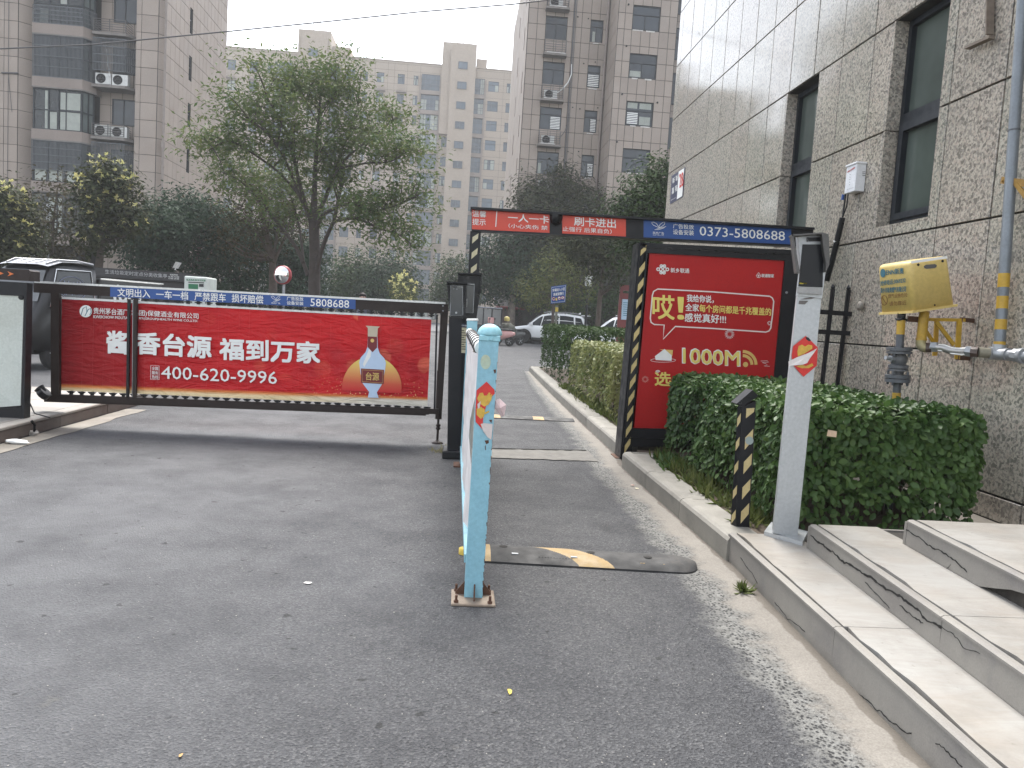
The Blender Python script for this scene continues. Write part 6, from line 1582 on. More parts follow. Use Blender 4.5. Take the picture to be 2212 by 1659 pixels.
bl = at(1608, 1142, Z=.13)
bol = thing('bollard', 'short black bollard with yellow reflective stripes in front of the near hedge', 'bollard', (bl.x, bl.y, .13))
YB = bl.y
mb = MB()
F4 = [QC(1990, 196), QC(2108, 150), QC(2048, 1268), QC(1935, 1264)]; L4 = [QC(1950, 190), QC(1990, 196), QC(1935, 1264), QC(1886, 1260)]
A_ = [at(*p, Y=YB) for p in F4]; B_ = [at(*L4[0], Y=YB + .05), A_[0], A_[3], at(*L4[3], Y=YB + .05)]
bk = [A_[1] + Vector((-.02, .075, 0)), A_[2] + Vector((-.02, .075, 0))]
mb.add([A_[0], A_[1], A_[2], A_[3], B_[0], B_[3], bk[0], bk[1]], [(0,1,2,3), (4,0,3,5), (1,6,7,2), (6,4,5,7), (0,4,6,1), (3,2,7,5)]); mb.build('post', MBLK, bol)
mb = MB(); T_ = [at(*QC(*p), Y=YB - .008) for p in ((1942, 170), (1992, 198), (2128, 102), (2080, 52))]; mb.prism(T_, (0, .1, 0)); mb.build('slanted_cap', MBLK2, bol)
MTAPE = worn('faded_yellow_tape', (.56,.45,.22), (.48,.38,.18), 16, .5, 0, 0, 60, (.22,.18,.1), .4)
bf_ = Board(QC(1990, 196), QC(2108, 150), QC(1935, 1264), QC(2048, 1268), .002, Y=YB); mb = MB()
for y0 in (210, 400, 610, 830, 1040): bf_.shape(mb, [QC(2025 - (y0-210)*.055, y0 + 60 * (y0 > 250)), QC(2095 - (y0-210)*.055, y0 - 15 + (10 if y0 < 250 else 0)), QC(2090 - (y0-210)*.055, y0 + (30 if y0 < 250 else 80)), QC(2020 - (y0-210)*.055, y0 + (85 if y0 < 250 else 165))])
mb.build('stripe', MTAPE, bol)['kind'] = 'stuff'
lp_, lq_ = B_, None
mb = MB(); nL = (B_[1] - B_[3]).cross(B_[0] - B_[2]).normalized(); nL = nL if nL.dot(EYE - B_[0]) > 0 else -nL
for t0 in (.05, .24, .43, .63, .83):
    f = lambda s, t: (B_[0].lerp(B_[3], t)).lerp(B_[1].lerp(B_[2], t), s) + nL * .002
    mb.poly([f(.15, t0 + .05), f(.85, t0 + .0), f(.85, t0 + .07), f(.15, t0 + .12)])
mb.build('stripe', MTAPE, bol)['kind'] = 'stuff'
mb = MB(); bf_.disc(mb, *QC(2050, 485), 9, k=1.4, n=14); mb.build('peeled_patch', flat('pale_patch', (.30,.36,.35)), bol)

YF = 6.98
fen = thing('iron_fence', 'short black spear-topped iron fence between the poster box and the granite wall', 'fence', (3.3, YF, .15))
for k, (tx, ty, bx_, by_) in enumerate(((563, 792, 470, 1640), (697, 800, 603, 1640))):
    tp0, bt0 = at(*QX(tx, ty + 45), Y=YF), at(*QX(bx_, by_), Y=YF); bt0 = tp0 + (bt0 - tp0) * ((tp0.z - .15) / (tp0.z - bt0.z))
    mb = MB(); mb.bar(bt0, tp0, .030, .03, (0, 1, 0)); tip = at(*QX(tx, ty), Y=YF)
    mb.tube([tp0 - (tip - tp0) * .1, tp0.lerp(tip, .35), tip], [.015, .021, .002], 4, smooth=False); mb.build('picket', MBLK, fen)
for (x0, y0, x1, y1) in ((445, 1034, 722, 1056), (420, 1205, 708, 1222)):
    mb = MB(); mb.bar(at(*QX(x0, y0), Y=YF - .025), at(*QX(x1, y1), Y=YF - .025), .016, .042, (0, 0, 1)); mb.build('rail', MBLK, fen)

# ================================================================== things on the granite wall
wb = thing('wall_box', 'small white metal box with red print on the granite wall, black cable below', 'electrical box', (3.6, 7.05, 2.66))
mb = MB(); mb.cbox(3.555, 3.648, 6.954, 7.142, 2.665, 2.915, .004); mb.cbox(3.545, 3.648, 6.945, 7.15, 2.912, 2.93, .003); mb.build('case', worn('box_paint', (.66,.67,.69), (.6,.61,.63), 6, .4), wb)
bw_ = Board((1828, 364), (1850.5, 348), (1825.5, 414), (1850, 410), .002, X=3.555); mb = MB(); bw_.text(mb, '通信设备箱', (1831, 370, 1847, 360, 3.6), .02); mb.build('lettering', PR, wb)
mb = MB()
for k in range(5): bw_.disc(mb, 1837 - k*.3, 377 + k*5.5, 1.0, n=8)
bw_.text(mb, '联系电话', (1830, 409, 1844, 404, 2.2)); mb.build('print', flat('grey_print', (.25,.25,.27)), wb)
be = Board((1851, 350), (1873, 349), (1850, 413), (1870, 412), .002, Y=6.954); mb = MB()
for k in range(3): be.shape(mb, [(1862.5, 371 + k*4), (1869, 370.5 + k*4), (1869, 371.6 + k*4), (1862.5, 372.2 + k*4)])
mb.build('vent_slot', MDARK, wb)
cb_ = MB(); W = lambda x, y, X=3.60: at(x, y, X=X)
cb_.tube([W(1827, 416), W(1824, 440), W(1820, 470)], .009, 6); cb_.tube([W(1833, 412), W(1829, 445), W(1820, 470)], .007, 6); cb_.tube([W(1820, 470), W(1806, 530), W(1796, 570), W(1790, 590), W(1786, 606)], .028, 8); cb_.tube([W(1808, 520), W(1807, 523)], .031, 8, m=1); cb_.tube([W(1822, 420), W(1820, 432)], .016, 6, m=2)
tag(cb_.build('cable', [MBLK2, MWHT, PB]), 'thick black sleeved cable slanting down the granite wall below the white box', 'cable')
npl = Board((1451, 380), (1480, 361), (1447, 441), (1475, 425), .004, X=3.644); t = thing('house_plate', 'navy and white address plate with red number, at the far end of the granite wall', 'sign', npl.at(1463, 400))
mb = MB(); npl.slab(mb, .012); mb.build('plate', PNV, t); mb = MB(); npl.shape(mb, [(1467.2, 370.5), (1479, 363), (1474.4, 423.5), (1463, 430.5)], k=1.5); mb.build('white_field', PW, t)
mb = MB(); npl.text(mb, '新', (1454, 385, 1459, 381.5, 12), .02, k=2); npl.text(mb, '新', (1461, 380, 1466, 376.5, 12), .02, k=2); npl.text(mb, '嘉', (1452.5, 407, 1457.5, 403.5, 13), .02, k=2); npl.text(mb, '苑', (1459.5, 402, 1464.5, 398.5, 13), .02, k=2); npl.text(mb, 'XINXIN JIAYUAN', (1450.5, 432, 1461, 425.5, 3), 0, k=2); mb.build('lettering', PW, t)
mb = MB(); npl.text(mb, '28', (1469, 376, 1477, 371, 30), .02, k=2); mb.build('number', PR, t)
br = MB(); p, q = at(2141, -40, X=3.63), at(2139, 78, X=3.63); br.bar(p, q, .06, .012, (1, 0, 0)); br.bar(p + Vector((-.025, -.025, 0)), q + Vector((-.025, -.025, 0)), .012, .055, (1, 0, 0)); br.bar(at(2089, 104, X=3.60), at(2143, 80, X=3.60), .05, .02, (0, 0, 1)); 
for y in (5, 30, 62): br.lathe([(.008, 0), (.006, .006)], at(2137, y, X=3.624), (-1, 0, 0), 8)
tag(br.build('angle_bracket', worn('rusty_angle', (.20,.165,.13), (.10,.07,.055), 8, .8, .1, .3, 50, (.05,.035,.03), .5)), 'rusty steel angle bracket hanging on the granite wall beside the near window', 'bracket')

# ================================================================== gas box and pipes
MYB = worn('faded_yellow', (.60,.45,.16), (.52,.385,.12), 3.2, .45, 0, .06, 40, (.34,.25,.09), .35)
MPIPE = worn('grey_pipe_paint', (.085,.092,.105), (.065,.072,.08), 6, .5, .1, .12, 60, (.25,.18,.06), .2)
MPY = worn('yellow_pipe_paint', (.47,.29,.025), (.36,.22,.03), 8, .5, 0, .15, 50, (.16,.09,.04), .4)
gy = 5.0
gb = thing('gas_box', 'faded yellow gas regulator box with stencilled lettering, beside the granite wall', 'gas box', (3.0, gy + .2, 1.5))
NB, NT_ = at(*QX(1252, 1040), Y=gy), at(*QX(1225, 600), Y=gy); RB, RT = at(*QX(1622, 985), Y=gy), at(*QX(1558, 545), Y=gy)
LB = at(*QX(972, 1055), X=NB.x - .004); _n = (NT_ - NB).cross(LB - NB).normalized(); LT = at(*QX(944, 632), plane=(NB, _n))
bm = bmesh.new(); V = [bm.verts.new(p) for p in (NB, RB, RB + (LB - NB), LB, NT_, RT, RT + (LT - NT_), LT)]
for f in ((0,3,2,1), (4,5,6,7), (0,1,5,4), (1,2,6,5), (2,3,7,6), (3,0,4,7)): bm.faces.new([V[i] for i in f])
bm.edges.ensure_lookup_table()
ed = [e for e in bm.edges if not all(v in V[:4] for v in e.verts)]
bmesh.ops.bevel(bm, geom=ed, offset=.03, segments=4, affect='EDGES', profile=.5)
mb = MB(); mb.bm(bm, 0, True); case = mb.build('case', MYB, gb)
mb = MB(); cb3 = [p + Vector((0, 0, -.004)) for p in (NB, RB, RB + (LB - NB), LB)]; ce = sum(cb3, Vector()) / 4; mb.prism([ce + (p - ce) * 1.05 for p in cb3], (0, 0, .016)); mb.build('rim', MYB, gb)
gR = Board(QX(1225, 600), QX(1558, 545), QX(1252, 1040), QX(1622, 985), .002, Y=gy - .0015); mb = MB()
gR.shape(mb, [QX(1345, 640), QX(1365, 628), QX(1440, 622), QX(1458, 630), QX(1455, 648), QX(1440, 657), QX(1368, 664), QX(1350, 658)]); 
mb.build('handle_slot', MGRYP, case); mb = MB(); gR.disc(mb, *QX(1298, 628), 2.9, n=14); gR.disc(mb, *QX(1508, 597), 3, n=14); gR.disc(mb, *QX(1440, 977), 2, n=12); mb.build('hole', MDARK, case)['kind'] = 'stuff'
mb = MB(); gR.shape(mb, [QX(1234, 596), QX(1545, 552), QX(1550, 574), QX(1238, 618)]); mb.build('white_tape', PW, case)
gn = (NT_ - NB).cross(LB - NB).normalized(); gn = gn if gn.x < 0 else -gn
gL = Board(QX(944, 632), QX(1225, 600), QX(972, 1055), QX(1252, 1040), .002, plane=(NB + gn * .003, gn))
gx = lambda mb, s, x0, y0, x1, y1, h, bold=.01: (lambda a, b_: gL.text(mb, s, (a[0], a[1], b_[0], b_[1], h * .25), bold))(QX(x0, y0), QX(x1, y1))
mb = MB(); gL.disc(mb, *QX(998, 700), 6, n=16, ry=9.5); gx(mb, 'ENN新奥', 1028, 668, 1178, 652, 52, .03); gx(mb, '抢修电话:3069232', 975, 765, 1195, 735, 46, .02); gx(mb, '新乡市新奥燃气有限公司', 978, 826, 1198, 812, 48, .02); mb.build('stencil_lettering', PTE, case)
mb = MB(); gx(mb, '燃气设施危险', 1045, 880, 1210, 868, 38, 0); gx(mb, '请勿靠近', 1055, 945, 1200, 935, 40, 0); gL.ring(mb, [(QX(1010, 935)[0] + 7*math.cos(6.2832*i/18), QX(1010, 935)[1] + 10.5*math.sin(6.2832*i/18)) for i in range(18)], 1.2); gL.ring(mb, [QX(988, 905), QX(1030, 968)], 1.2, closed=False); mb.build('brown_lettering', flat('faded_brown_print', (.20,.085,.03)), case)
p1_, p2_ = at(*QX(1155, 1060), Y=5.16), at(*QB(1110, 110), Y=5.16)
ax = (p2_ - p1_).normalized(); foot = p1_ + ax * ((p1_.z - .13) / -ax.z); zt = lambda y: p1_ + ax * ((y - 679.8) / (857 - 679.8) * (p2_ - p1_).length)
def seg(t, name, y0, y1, r, m, n=14):
    mb = MB(); mb.tube([zt(y0), zt(y1)], r, n); return mb.build(name, m, t)
vp = thing('valve_pipe', 'grey and yellow gas riser with a flanged valve below the yellow gas box', 'gas pipe', foot)
seg(vp, 'riser', 676, 690, .028, MBLK2); seg(vp, 'riser', 690, 722, .0275, MPY); seg(vp, 'riser', 722, 752, .027, MPIPE)
mb = MB(); mb.tube([zt(838), foot], .027, 14); mb.build('riser', MPIPE, vp); seg(vp, 'yellow_band', 848, 875, .0278, MPY)
for y0, y1, r in ((750.5, 757, .083), (758.5, 763.5, .083), (788, 795, .066), (796.5, 801, .066), (809, 816, .083), (817.5, 825, .083)): seg(vp, 'flange', y0, y1, r, MPIPE, 22)
mb = MB(); k_ = [zt(y) for y in (763, 772, 780, 788)]; mb.tube(k_, [.04, .058, .056, .046], 14); mb.tube([zt(801), zt(809)], .033, 12); mb.tube([zt(757), zt(759)], .06, 12); mb.tube([zt(816), zt(818)], .06, 12); mb.tube([zt(825), zt(840)], .027, 12); mb.build('valve_body', MPIPE, vp)
mb = MB(); c = zt(775); mb.tube([c, c + Vector((-.075, -.02, .0))], .022, 10); mb.tube([c + Vector((-.075, -.02, 0)), c + Vector((-.115, -.03, .004))], .014, 8); mb.build('valve_stem', MSTEEL, vp)
for y in (754, 766, 792, 806, 813, 828):
    for k in range(4):
        w = k * 1.5708 + .6; o = Vector((math.cos(w), math.sin(w), 0)) * (.068 if y not in (792,) else .054); mb = MB(); mb.tube([zt(y - 5) + o, zt(y + 4) + o], .009, 6, smooth=False); mb.build('bolt', MPIPE, vp)
mb = MB(); mb.tube([zt(690) + Vector((.035*math.cos(w), .035*math.sin(w), .004*math.sin(w*3))) for w in [6.2832*i/14 for i in range(15)]], .007, 5); mb.build('strap', MBLK2, vp)
hp = thing('gas_pipe', 'yellow outlet pipe with braided steel hose leading from the gas box to the wall tee', 'gas pipe', (3.1, 5.1, 1.25))
P = lambda x, y, Y: at(x, y, Y=Y)
mb = MB(); mb.tube([P(1997, 672, 5.12), P(1990, 735, 5.12)], .033, 14); mb.tube([P(1990.5, 731, 5.12), P(1990, 735, 5.12)], .036, 14); mb.build('outlet', MPY, hp)
mb = MB(); mb.tube([P(1990, 735, 5.12), P(1989, 744, 5.12), P(1993, 750, 5.11), P(2003, 752, 5.1)], .034, 12); mb.build('elbow', worn('stained_galvanised', (.30,.27,.19), (.36,.30,.10), 8, .5, .4), hp)
mb = MB(); mb.tube([P(2000, 751, 5.1), P(2012, 751, 5.08)], .034, 8, smooth=False); mb.tube([P(2098, 760, 4.9), P(2113, 761, 4.87)], .036, 8, smooth=False); mb.build('brown_coupling', worn('brown_fitting', (.07,.045,.035), None, 8, .5), hp)
mb = MB(); mb.tube([P(2011, 749, 5.08), P(2025, 750, 5.05)], .036, 6, smooth=False); mb.tube([P(2086, 758, 4.93), P(2100, 760, 4.9)], .036, 6, smooth=False); mb.build('nut', MSTEEL, hp)
pts = [P(2022, 750, 5.05), P(2036, 751, 5.02), P(2052, 757, 4.98), P(2072, 759, 4.95), P(2088, 758, 4.93)]; mb = MB(); mb.tube(pts, .026, 12); hose = mb.build('braided_hose', worn('steel_braid', (.38,.37,.36), (.28,.27,.26), 10, .35, .7), hp)
mb = MB()
for k in range(4): mb.tube([p + Vector((0, -.022, -.02 + .0125 * k)) for p in pts], .005, 5)
mb.build('hose_stripe', PW, hose)
PW1, PW2 = at(2113, 761, Y=4.87), at(2156, 764, X=3.56)
mb = MB(); mb.tube([PW1, PW1.lerp(PW2, .6)], .034, 12); mb.build('dull_pipe', worn('dull_zinc', (.27,.25,.19), None, 6, .5, .3), hp)
mb = MB(); mb.tube([PW1.lerp(PW2, .55), PW2, at(2180, 766, X=3.56)], .042, 12); mb.tube([PW2, PW2 + Vector((.003, 0, .06))], .042, 12); mb.tube([at(2180, 766, X=3.56), at(2230, 771, X=3.56), at(2300, 779, X=3.56)], .034, 12)
mb.tube([at(2193, 767, X=3.56), at(2206, 768.5, X=3.56)], .044, 8, smooth=False); mb.tube([at(2206, 768.5, X=3.56), at(2214, 769, X=3.56)], .05, 12); mb.build('tee', MSTEEL, hp)
rp_ = thing('gas_pipe', 'tall grey wall pipe with yellow bands at the right edge of the view', 'gas pipe', PW2)
def wp(x, y): return at(x, y, X=3.56)
def wseg(name, y0, y1, r, m): 
    f = lambda y: wp(2159 + (745 - y) * (37 / 545), y); mb = MB(); mb.tube([f(y0), f(y1)], r, 14); mb.build(name, m, rp_)
wseg('pipe', 748, -60, .0345, worn('galvanised_pipe', (.18,.20,.22), (.14,.155,.17), 5, .45, .35, .08, 60))
for y0, y1 in ((748, 738), (667, 640), (621, 591)): wseg('yellow_band', y0, y1, .0352, MPY)
wseg('yellow_band', 712, 690, .0352, MPY); wseg('joint', 283, 280, .038, MPIPE)
mb = MB(); c = wp(2182, 392); mb.bar(wp(2163, 389), wp(2215, 396), .008, .045, (0, 0, 1)); mb.bar(wp(2195, 397), wp(2216, 425), .012, .03, (0, 0, 1)); mb.lathe([(.011, 0), (.008, .008)], wp(2167, 391) + Vector((-.004, -.004, 0)), (-.6, -.8, 0), 8); mb.build('rusty_clamp', worn('rusty_yellow', (.22,.12,.03), (.33,.2,.03), 9, .8), rp_)
gbk = thing('pipe_bracket', 'yellow welded angle bracket holding the gas box pipes to the granite wall', 'bracket', (3.3, 5.2, 1.2))
ZB = lambda x, y: (1843.3 + .2903 * x, 636.4 + .2903 * y)
def bbar(name, a, b, w, h, Y0, Y1): mb = MB(); mb.bar(at(*ZB(*a), Y=Y0), at(*ZB(*b), Y=Y1), w, h, (0, 1, 0)); return mb.build(name, MPY, gbk)
bbar('top_bar', (545, 185), (825, 190), .022, .03, 5.18, 5.18); bbar('leg', (790, 185), (772, 480), .035, .012, 5.17, 5.17); bbar('leg', (622, 190), (605, 455), .032, .012, 5.32, 5.32); bbar('diagonal', (612, 195), (748, 375), .026, .012, 5.16, 5.16); bbar('diagonal', (540, 270), (600, 360), .022, .012, 5.3, 5.3)
mb = MB(); mb.bar(at(*ZB(405, 180), Y=5.15), at(*ZB(545, 190), Y=5.15), .012, .04, (0, 0, 1)); mb.bar(at(*ZB(800, 185), Y=5.17), Vector((3.65, 5.25, at(*ZB(800, 185), Y=5.17).z)), .02, .03); mb.bar(at(*ZB(772, 470), Y=5.17), Vector((3.65, 5.25, at(*ZB(772, 470), Y=5.17).z)), .02, .03); mb.build('wall_arm', MRUST, gbk)

# ================================================================== wire across the sky, litter
mb = MB(); a = at(300, 155, Y=38); pts = [at(-20, 196, Y=40), at(135, 187, Y=40.0), at(300, 155, Y=37), at(545, 125, Y=33), at(555, 116*.55, Y=30)]
wire = [at(x, y, Y=30) for x, y in ((-40, 107), (200, 96), (345, 82), (490, 68), (700, 47), (900, 26), (1108, 9), (1250, -8), (1500, -40))]
mb = MB(); mb.tube(wire, .027, 5); tag(mb.build('overhead_wire', MRAIL), 'thin black overhead wire slanting across the pale sky', 'wire')
def scrap(label, x, y, w, h, col, name='paper_scrap', z=.004, cat='litter', lump=.01, n=9, group=None):
    c = at(x, y, Z=z); vs = [(c.x, c.y, z + lump)]
    for i in range(n): a = 6.2832 * i / n; r = random.uniform(.7, 1.15); vs.append((c.x + w*r*math.cos(a), c.y + h*r*math.sin(a), z + lump * random.uniform(0, .8)))
    mb = MB(); mb.add(vs, [(0, 1+i, 1+(i+1) % n) for i in range(n)]); return tag(mb.build(name, col), label, cat, group)
def crumple(label, x, y, w, h, t, col, z=0.0):
    c = at(x, y, Z=z); bm = bmesh.new(); bmesh.ops.create_icosphere(bm, subdivisions=2, radius=1)
    for v in bm.verts: k = random.uniform(.65, 1.15); v.co = Vector((c.x + v.co.x*w*k, c.y + v.co.y*h*k, z + max(0.001, t*.5 + v.co.z*t*.55*k)))
    mb = MB(); mb.bm(bm); return tag(mb.build('crumpled_paper', col), label, 'litter')
crumple('crumpled white tissue lying in the gutter by the brown kerb', 37, 960, .10, .035, .045, PW); crumple('grey crumpled rag in the gutter under the left cabinet', 72, 941, .05, .03, .05, worn('grey_rag', (.36,.33,.30), None, 8))
scrap('small pale scrap of paper lying flat on the bare asphalt', 664, 1259, .023, .014, worn('grey_paper', (.55,.53,.51), None, 12), lump=.004)
scrap('yellow fallen leaf on the asphalt in front of the rail post', 1101, 1494, .009, .021, MYEL, 'fallen_leaf', lump=.006, n=7, cat='leaf'); scrap('brownish fallen leaf near the lower left of the road', 390, 1633, .006, .012, worn('tan_leaf', (.42,.25,.08), None, 20), 'fallen_leaf', lump=.004, n=7, cat='leaf')
scrap('pinkish leaf scrap in the gutter beside the kerb stone', 1366, 1049, .02, .012, worn('pink_leaf', (.45,.28,.22), None, 20), 'fallen_leaf', z=.008, n=7, cat='leaf'); scrap('cream leaf scrap in the gutter beside the kerb stone', 1375, 1056, .02, .01, PCR, 'fallen_leaf', z=.008, n=7, cat='leaf')
scrap('pale dry leaf caught on the face of the near hedge', 0, 0, .001, .001, PCR) if False else None
c = at(*QB(552, 430), Y=4.36); mb = MB(); mb.add([c + Vector(v) for v in ((-.03,0,-.015),(.03,.0,-.02),(.035,.01,.015),(-.02,.01,.022))], [(0,1,2,3)]); tag(mb.build('dry_leaf', worn('peach_leaf', (.60,.44,.30), None, 20)), 'peach coloured dry leaf caught on the front of the near hedge', 'leaf')
mb = MB(); c = at(3.0, 3.0, Z=0); pq = at(*QX(810, 985), X=3.63); mb.lathe([(.035, 0), (.045, .02), (.02, .03)], pq, (-1, 0, 0), 10); tag(mb.build('putty_lump', MCONC), 'small lump of pale putty on the granite wall left of the gas box', 'putty')
# ================================================================== vehicles (built in their own axes: +x is forward)
def carpaint(name, col, rough=.18): t = NT(name); return t.done(t.mix(t.ramp(t.noise(3, 4), [(.45, 0), (.75, .25)]), col, sc(col, .85)), rough, 0.0, .7)
CW, CB = carpaint('white_car_paint', (.84,.85,.85)), carpaint('black_car_paint', (.0022,.0026,.004), .4)
CGL = glass('car_glass', (.018,.022,.025), .05, .2); CCH = plain('chrome', (.55,.56,.57), .15, .9); CTY = plain('tyre', (.018,.018,.018), .8); CRM = plain('alloy', (.42,.43,.44), .3, .6); CTR = plain('dark_trim', (.02,.02,.022), .6)
CRED = plain('tail_lamp', (.35,.015,.012), .2); CLMP = glass('lamp_glass', (.5,.5,.5), .08, .1)
def wheel(parent, x, y, r, w, side, spokes=10):
    mb = MB(); mb.lathe([(r*.62, -w/2), (r*.94, -w/2), (r, -w*.36), (r, w*.36), (r*.94, w/2), (r*.62, w/2)], (x, y, r), (0, 1, 0), 24); wh = mb.build('wheel', CTY, parent)
    mb = MB(); yy = y + side * w * .38
    mb.lathe([(r*.66, -.01), (r*.66, .01), (r*.58, .012), (r*.57, -.01)], (x, yy, r), (0, side, 0), 24)
    for k in range(spokes):
        a = 6.2832 * k / spokes; mb.bar((x + math.cos(a)*r*.1, yy, r + math.sin(a)*r*.1), (x + math.cos(a + .12)*r*.6, yy + side*.012, r + math.sin(a + .12)*r*.6), .028 * r / .33, .02, (0, 1, 0))
    mb.lathe([(r*.16, 0), (r*.14, .02), (.005, .025)], (x, yy, r), (0, side, 0), 12); mb.build('rim', CRM, wh)
    mb = MB(); mb.lathe([(r*.6, -.02), (r*.6, .0)], (x, y + side*w*.1, r), (0, side, 0), 20); mb.build('hub', CTR, wh)
def loft(mb, secs, m=0, smooth=True, caps=True):
    n = len(secs[0]); vs = [p for s in secs for p in s]; k = len(secs)
    mb.add(vs, [(i*n+j, i*n+(j+1) % n, (i+1)*n+(j+1) % n, (i+1)*n+j) for i in range(k-1) for j in range(n)], m, smooth)
    if caps: mb.add(secs[0], [list(range(n))[::-1]], m); mb.add(secs[-1], [list(range(n))], m)
    return mb
def suv(t, paint, L=4.65, W=1.82, H=1.70, full=True):
    """hatchback-roofed SUV; nose at +x"""
    hw = W / 2
    lower = [(-L/2, .42), (-L/2 + .02, .95), (-L/2 + .12, 1.05), (-.9, 1.06), (1.0, 1.03), (1.25, 1.01), (L/2 - .35, .90), (L/2 - .08, .72), (L/2, .50), (L/2 - .03, .34), (L/2 - .15, .26), (-L/2 + .15, .28)]
    def arch(x):                                                 # wheel arches cut out of the sill line
        z = .26
        for wx in (1.36, -1.34):
            d = abs(x - wx)
            if d < .43: z = max(z, .34 + math.sqrt(.43**2 - d*d))
        return z
    xs = [-L/2, -L/2+.06] + [ -2.1 + i*.1 for i in range(42)] + [L/2-.1, L/2-.02]; xs = sorted(set(round(x, 3) for x in xs if -L/2 <= x <= L/2))
    def topz(x):
        P = [(-L/2, .85), (-L/2+.1, 1.05), (1.05, 1.03), (1.3, 1.0), (L/2-.35, .88), (L/2-.1, .72), (L/2, .52)]
        for (a, za), (b, zb) in zip(P, P[1:]):
            if a <= x <= b: return za + (zb-za)*(x-a)/(b-a)
        return .6
    def wid(x): return hw * (1 - .16 * max(0, (x - 1.3) / (L/2 - 1.3))**2 - .10 * max(0, (-x - 1.6) / (L/2 - 1.6))**2)
    secs = []
    for x in xs:
        zb, zt, w = min(arch(x), topz(x) - .05), topz(x), wid(x); zm = zb + (zt - zb) * .55
        half = [(w*.94, zb), (w, zb + (zm-zb)*.4), (w*1.0, zm), (w*.975, zt - .06), (w*.90, zt)]
        secs.append([Vector((x, y, z)) for y, z in half] + [Vector((x, -y, z)) for y, z in half[::-1]])
    mb = MB(); loft(mb, secs); body = mb.build('body', paint, t)
    roof = [(-2.22, 1.03, .0), (-1.95, 1.45, .10), (-1.75, 1.60, .13), (-.9, 1.68, .15), (.0, 1.67, .15), (.45, 1.58, .14), (.8, 1.38, .11), (1.22, 1.02, .02)]
    sc_ = H / 1.70; secs = []
    for x, z, ins in roof:
        z = 1.0 + (z - 1.0) * (H - 1.0) / .70; wb_, wt = hw*.90, hw*.90 - ins*1.3
        secs.append([Vector((x, wb_, 1.0)), Vector((x, (wb_+wt)/2 + .02, (1.0+z)/2)), Vector((x, wt, z - .03)), Vector((x, wt*.8, z)), Vector((x, -wt*.8, z)), Vector((x, -wt, z - .03)), Vector((x, -(wb_+wt)/2 - .02, (1.0+z)/2)), Vector((x, -wb_, 1.0))])
    mb = MB(); loft(mb, secs); mb.build('cabin', paint, t)
    for s in (-1, 1):
        def gp_(x, k):                                             # point on the side glass
            for (a, za, ia), (b, zb, ib) in zip(roof, roof[1:]):
                if a <= x <= b:
                    u = (x-a)/(b-a); z = za+(zb-za)*u; ins = ia+(ib-ia)*u; break
            z = 1.0 + (z - 1.0) * (H - 1.0) / .70; wb_, wt = hw*.90, hw*.90 - ins*1.3
            zz = 1.03 + (z - .12 - 1.03) * k; f = (zz - 1.0) / max(.01, z - 1.0); return Vector((x, s * (wb_ + (wt - wb_) * f + .022 * math.sin(min(1, f) * 3.14) + .012), zz))
        for (x0, x1, x0t, x1t, nm) in ((-.55, .42, -.50, .30, 'window'), (.47, 1.08, .36, .62, 'window'), (-1.42, -.62, -1.35, -.58, 'window'), (-2.0, -1.50, -1.78, -1.44, 'window')):
            mb = MB(); n = 5; A = [gp_(x0 + (x1-x0)*i/n, 0) for i in range(n+1)]; B = [gp_(x0t + (x1t-x0t)*i/n, 1) for i in range(n+1)]; mb.add(A + B, [(i, i+1, n+2+i, n+1+i) for i in range(n)]); mb.build(nm, CGL, t)
        mb = MB(); mb.cbox(.88, 1.06, s*(hw*.93) if s > 0 else -hw*.93 - .2, s*(hw*.93) + .2 if s > 0 else -hw*.93, 1.02, 1.17, .03, 2); mb.build('mirror', paint, t)
        mb = MB(); mb.tube([(-1.6, s*(hw*.68), H - .02), (-1.4, s*hw*.70, H + .03), (.1, s*hw*.70, H + .03), (.35, s*hw*.68, H - .04)], .02, 6); mb.build('roof_rail', CCH, t)
        for wx in (1.36, -1.34): 
            wheel(t, wx, s*(hw - .13), .36, .23, s)
            mb = MB(); mb.tube([(wx + .42*math.cos(a), s*(hw - .015), .36 + .42*math.sin(a)) for a in [math.pi*i/12 for i in range(13)]], .03, 6); mb.build('wheel_arch', CTR, t)
        mb = MB(); mb.box(-.9, .9, s*hw - .04 if s > 0 else -hw - .0, s*hw if s > 0 else -hw + .04, .24, .36); mb.build('sill', CTR, t)
        mb = MB(); mb.cbox(L/2 - .5, L/2 - .12, s*hw*.55 if s > 0 else -hw*.93, s*hw*.93 if s > 0 else -hw*.55, .70, .84, .04, 2); mb.build('headlight', CLMP, t)
        mb = MB(); mb.cbox(-L/2 - .02, -L/2 + .2, s*hw*.66 if s > 0 else -hw*.96, s*hw*.96 if s > 0 else -hw*.66, .86, 1.05, .03, 2); mb.build('tail_light', CRED, t)
        for x in (.2, -.75):
            mb = MB(); mb.cbox(x - .1, x + .08, s*hw - .02 if s > 0 else -hw - .02, s*hw + .02 if s > 0 else -hw + .02, .88, .91, .006); mb.build('door_handle', CCH, t)
    mb = MB(); mb.add([(1.20, -hw*.82, 1.04), (1.20, hw*.82, 1.04), (.62, hw*.70, H - .20), (.62, -hw*.70, H - .20)], [(0,1,2,3)]); mb.v = [(x + .04, y, z + .015) for x, y, z in mb.v]; mb.build('windscreen', CGL, t)
    mb = MB(); mb.add([(-2.24, -hw*.8, 1.08), (-2.24, hw*.8, 1.08), (-1.92, hw*.68, H - .2), (-1.92, -hw*.68, H - .2)], [(3,2,1,0)]); mb.build('rear_window', CGL, t)
    mb = MB(); mb.cbox(-2.15, -1.75, -hw*.66, hw*.66, H - .10, H - .05, .015); mb.build('spoiler', paint, t)
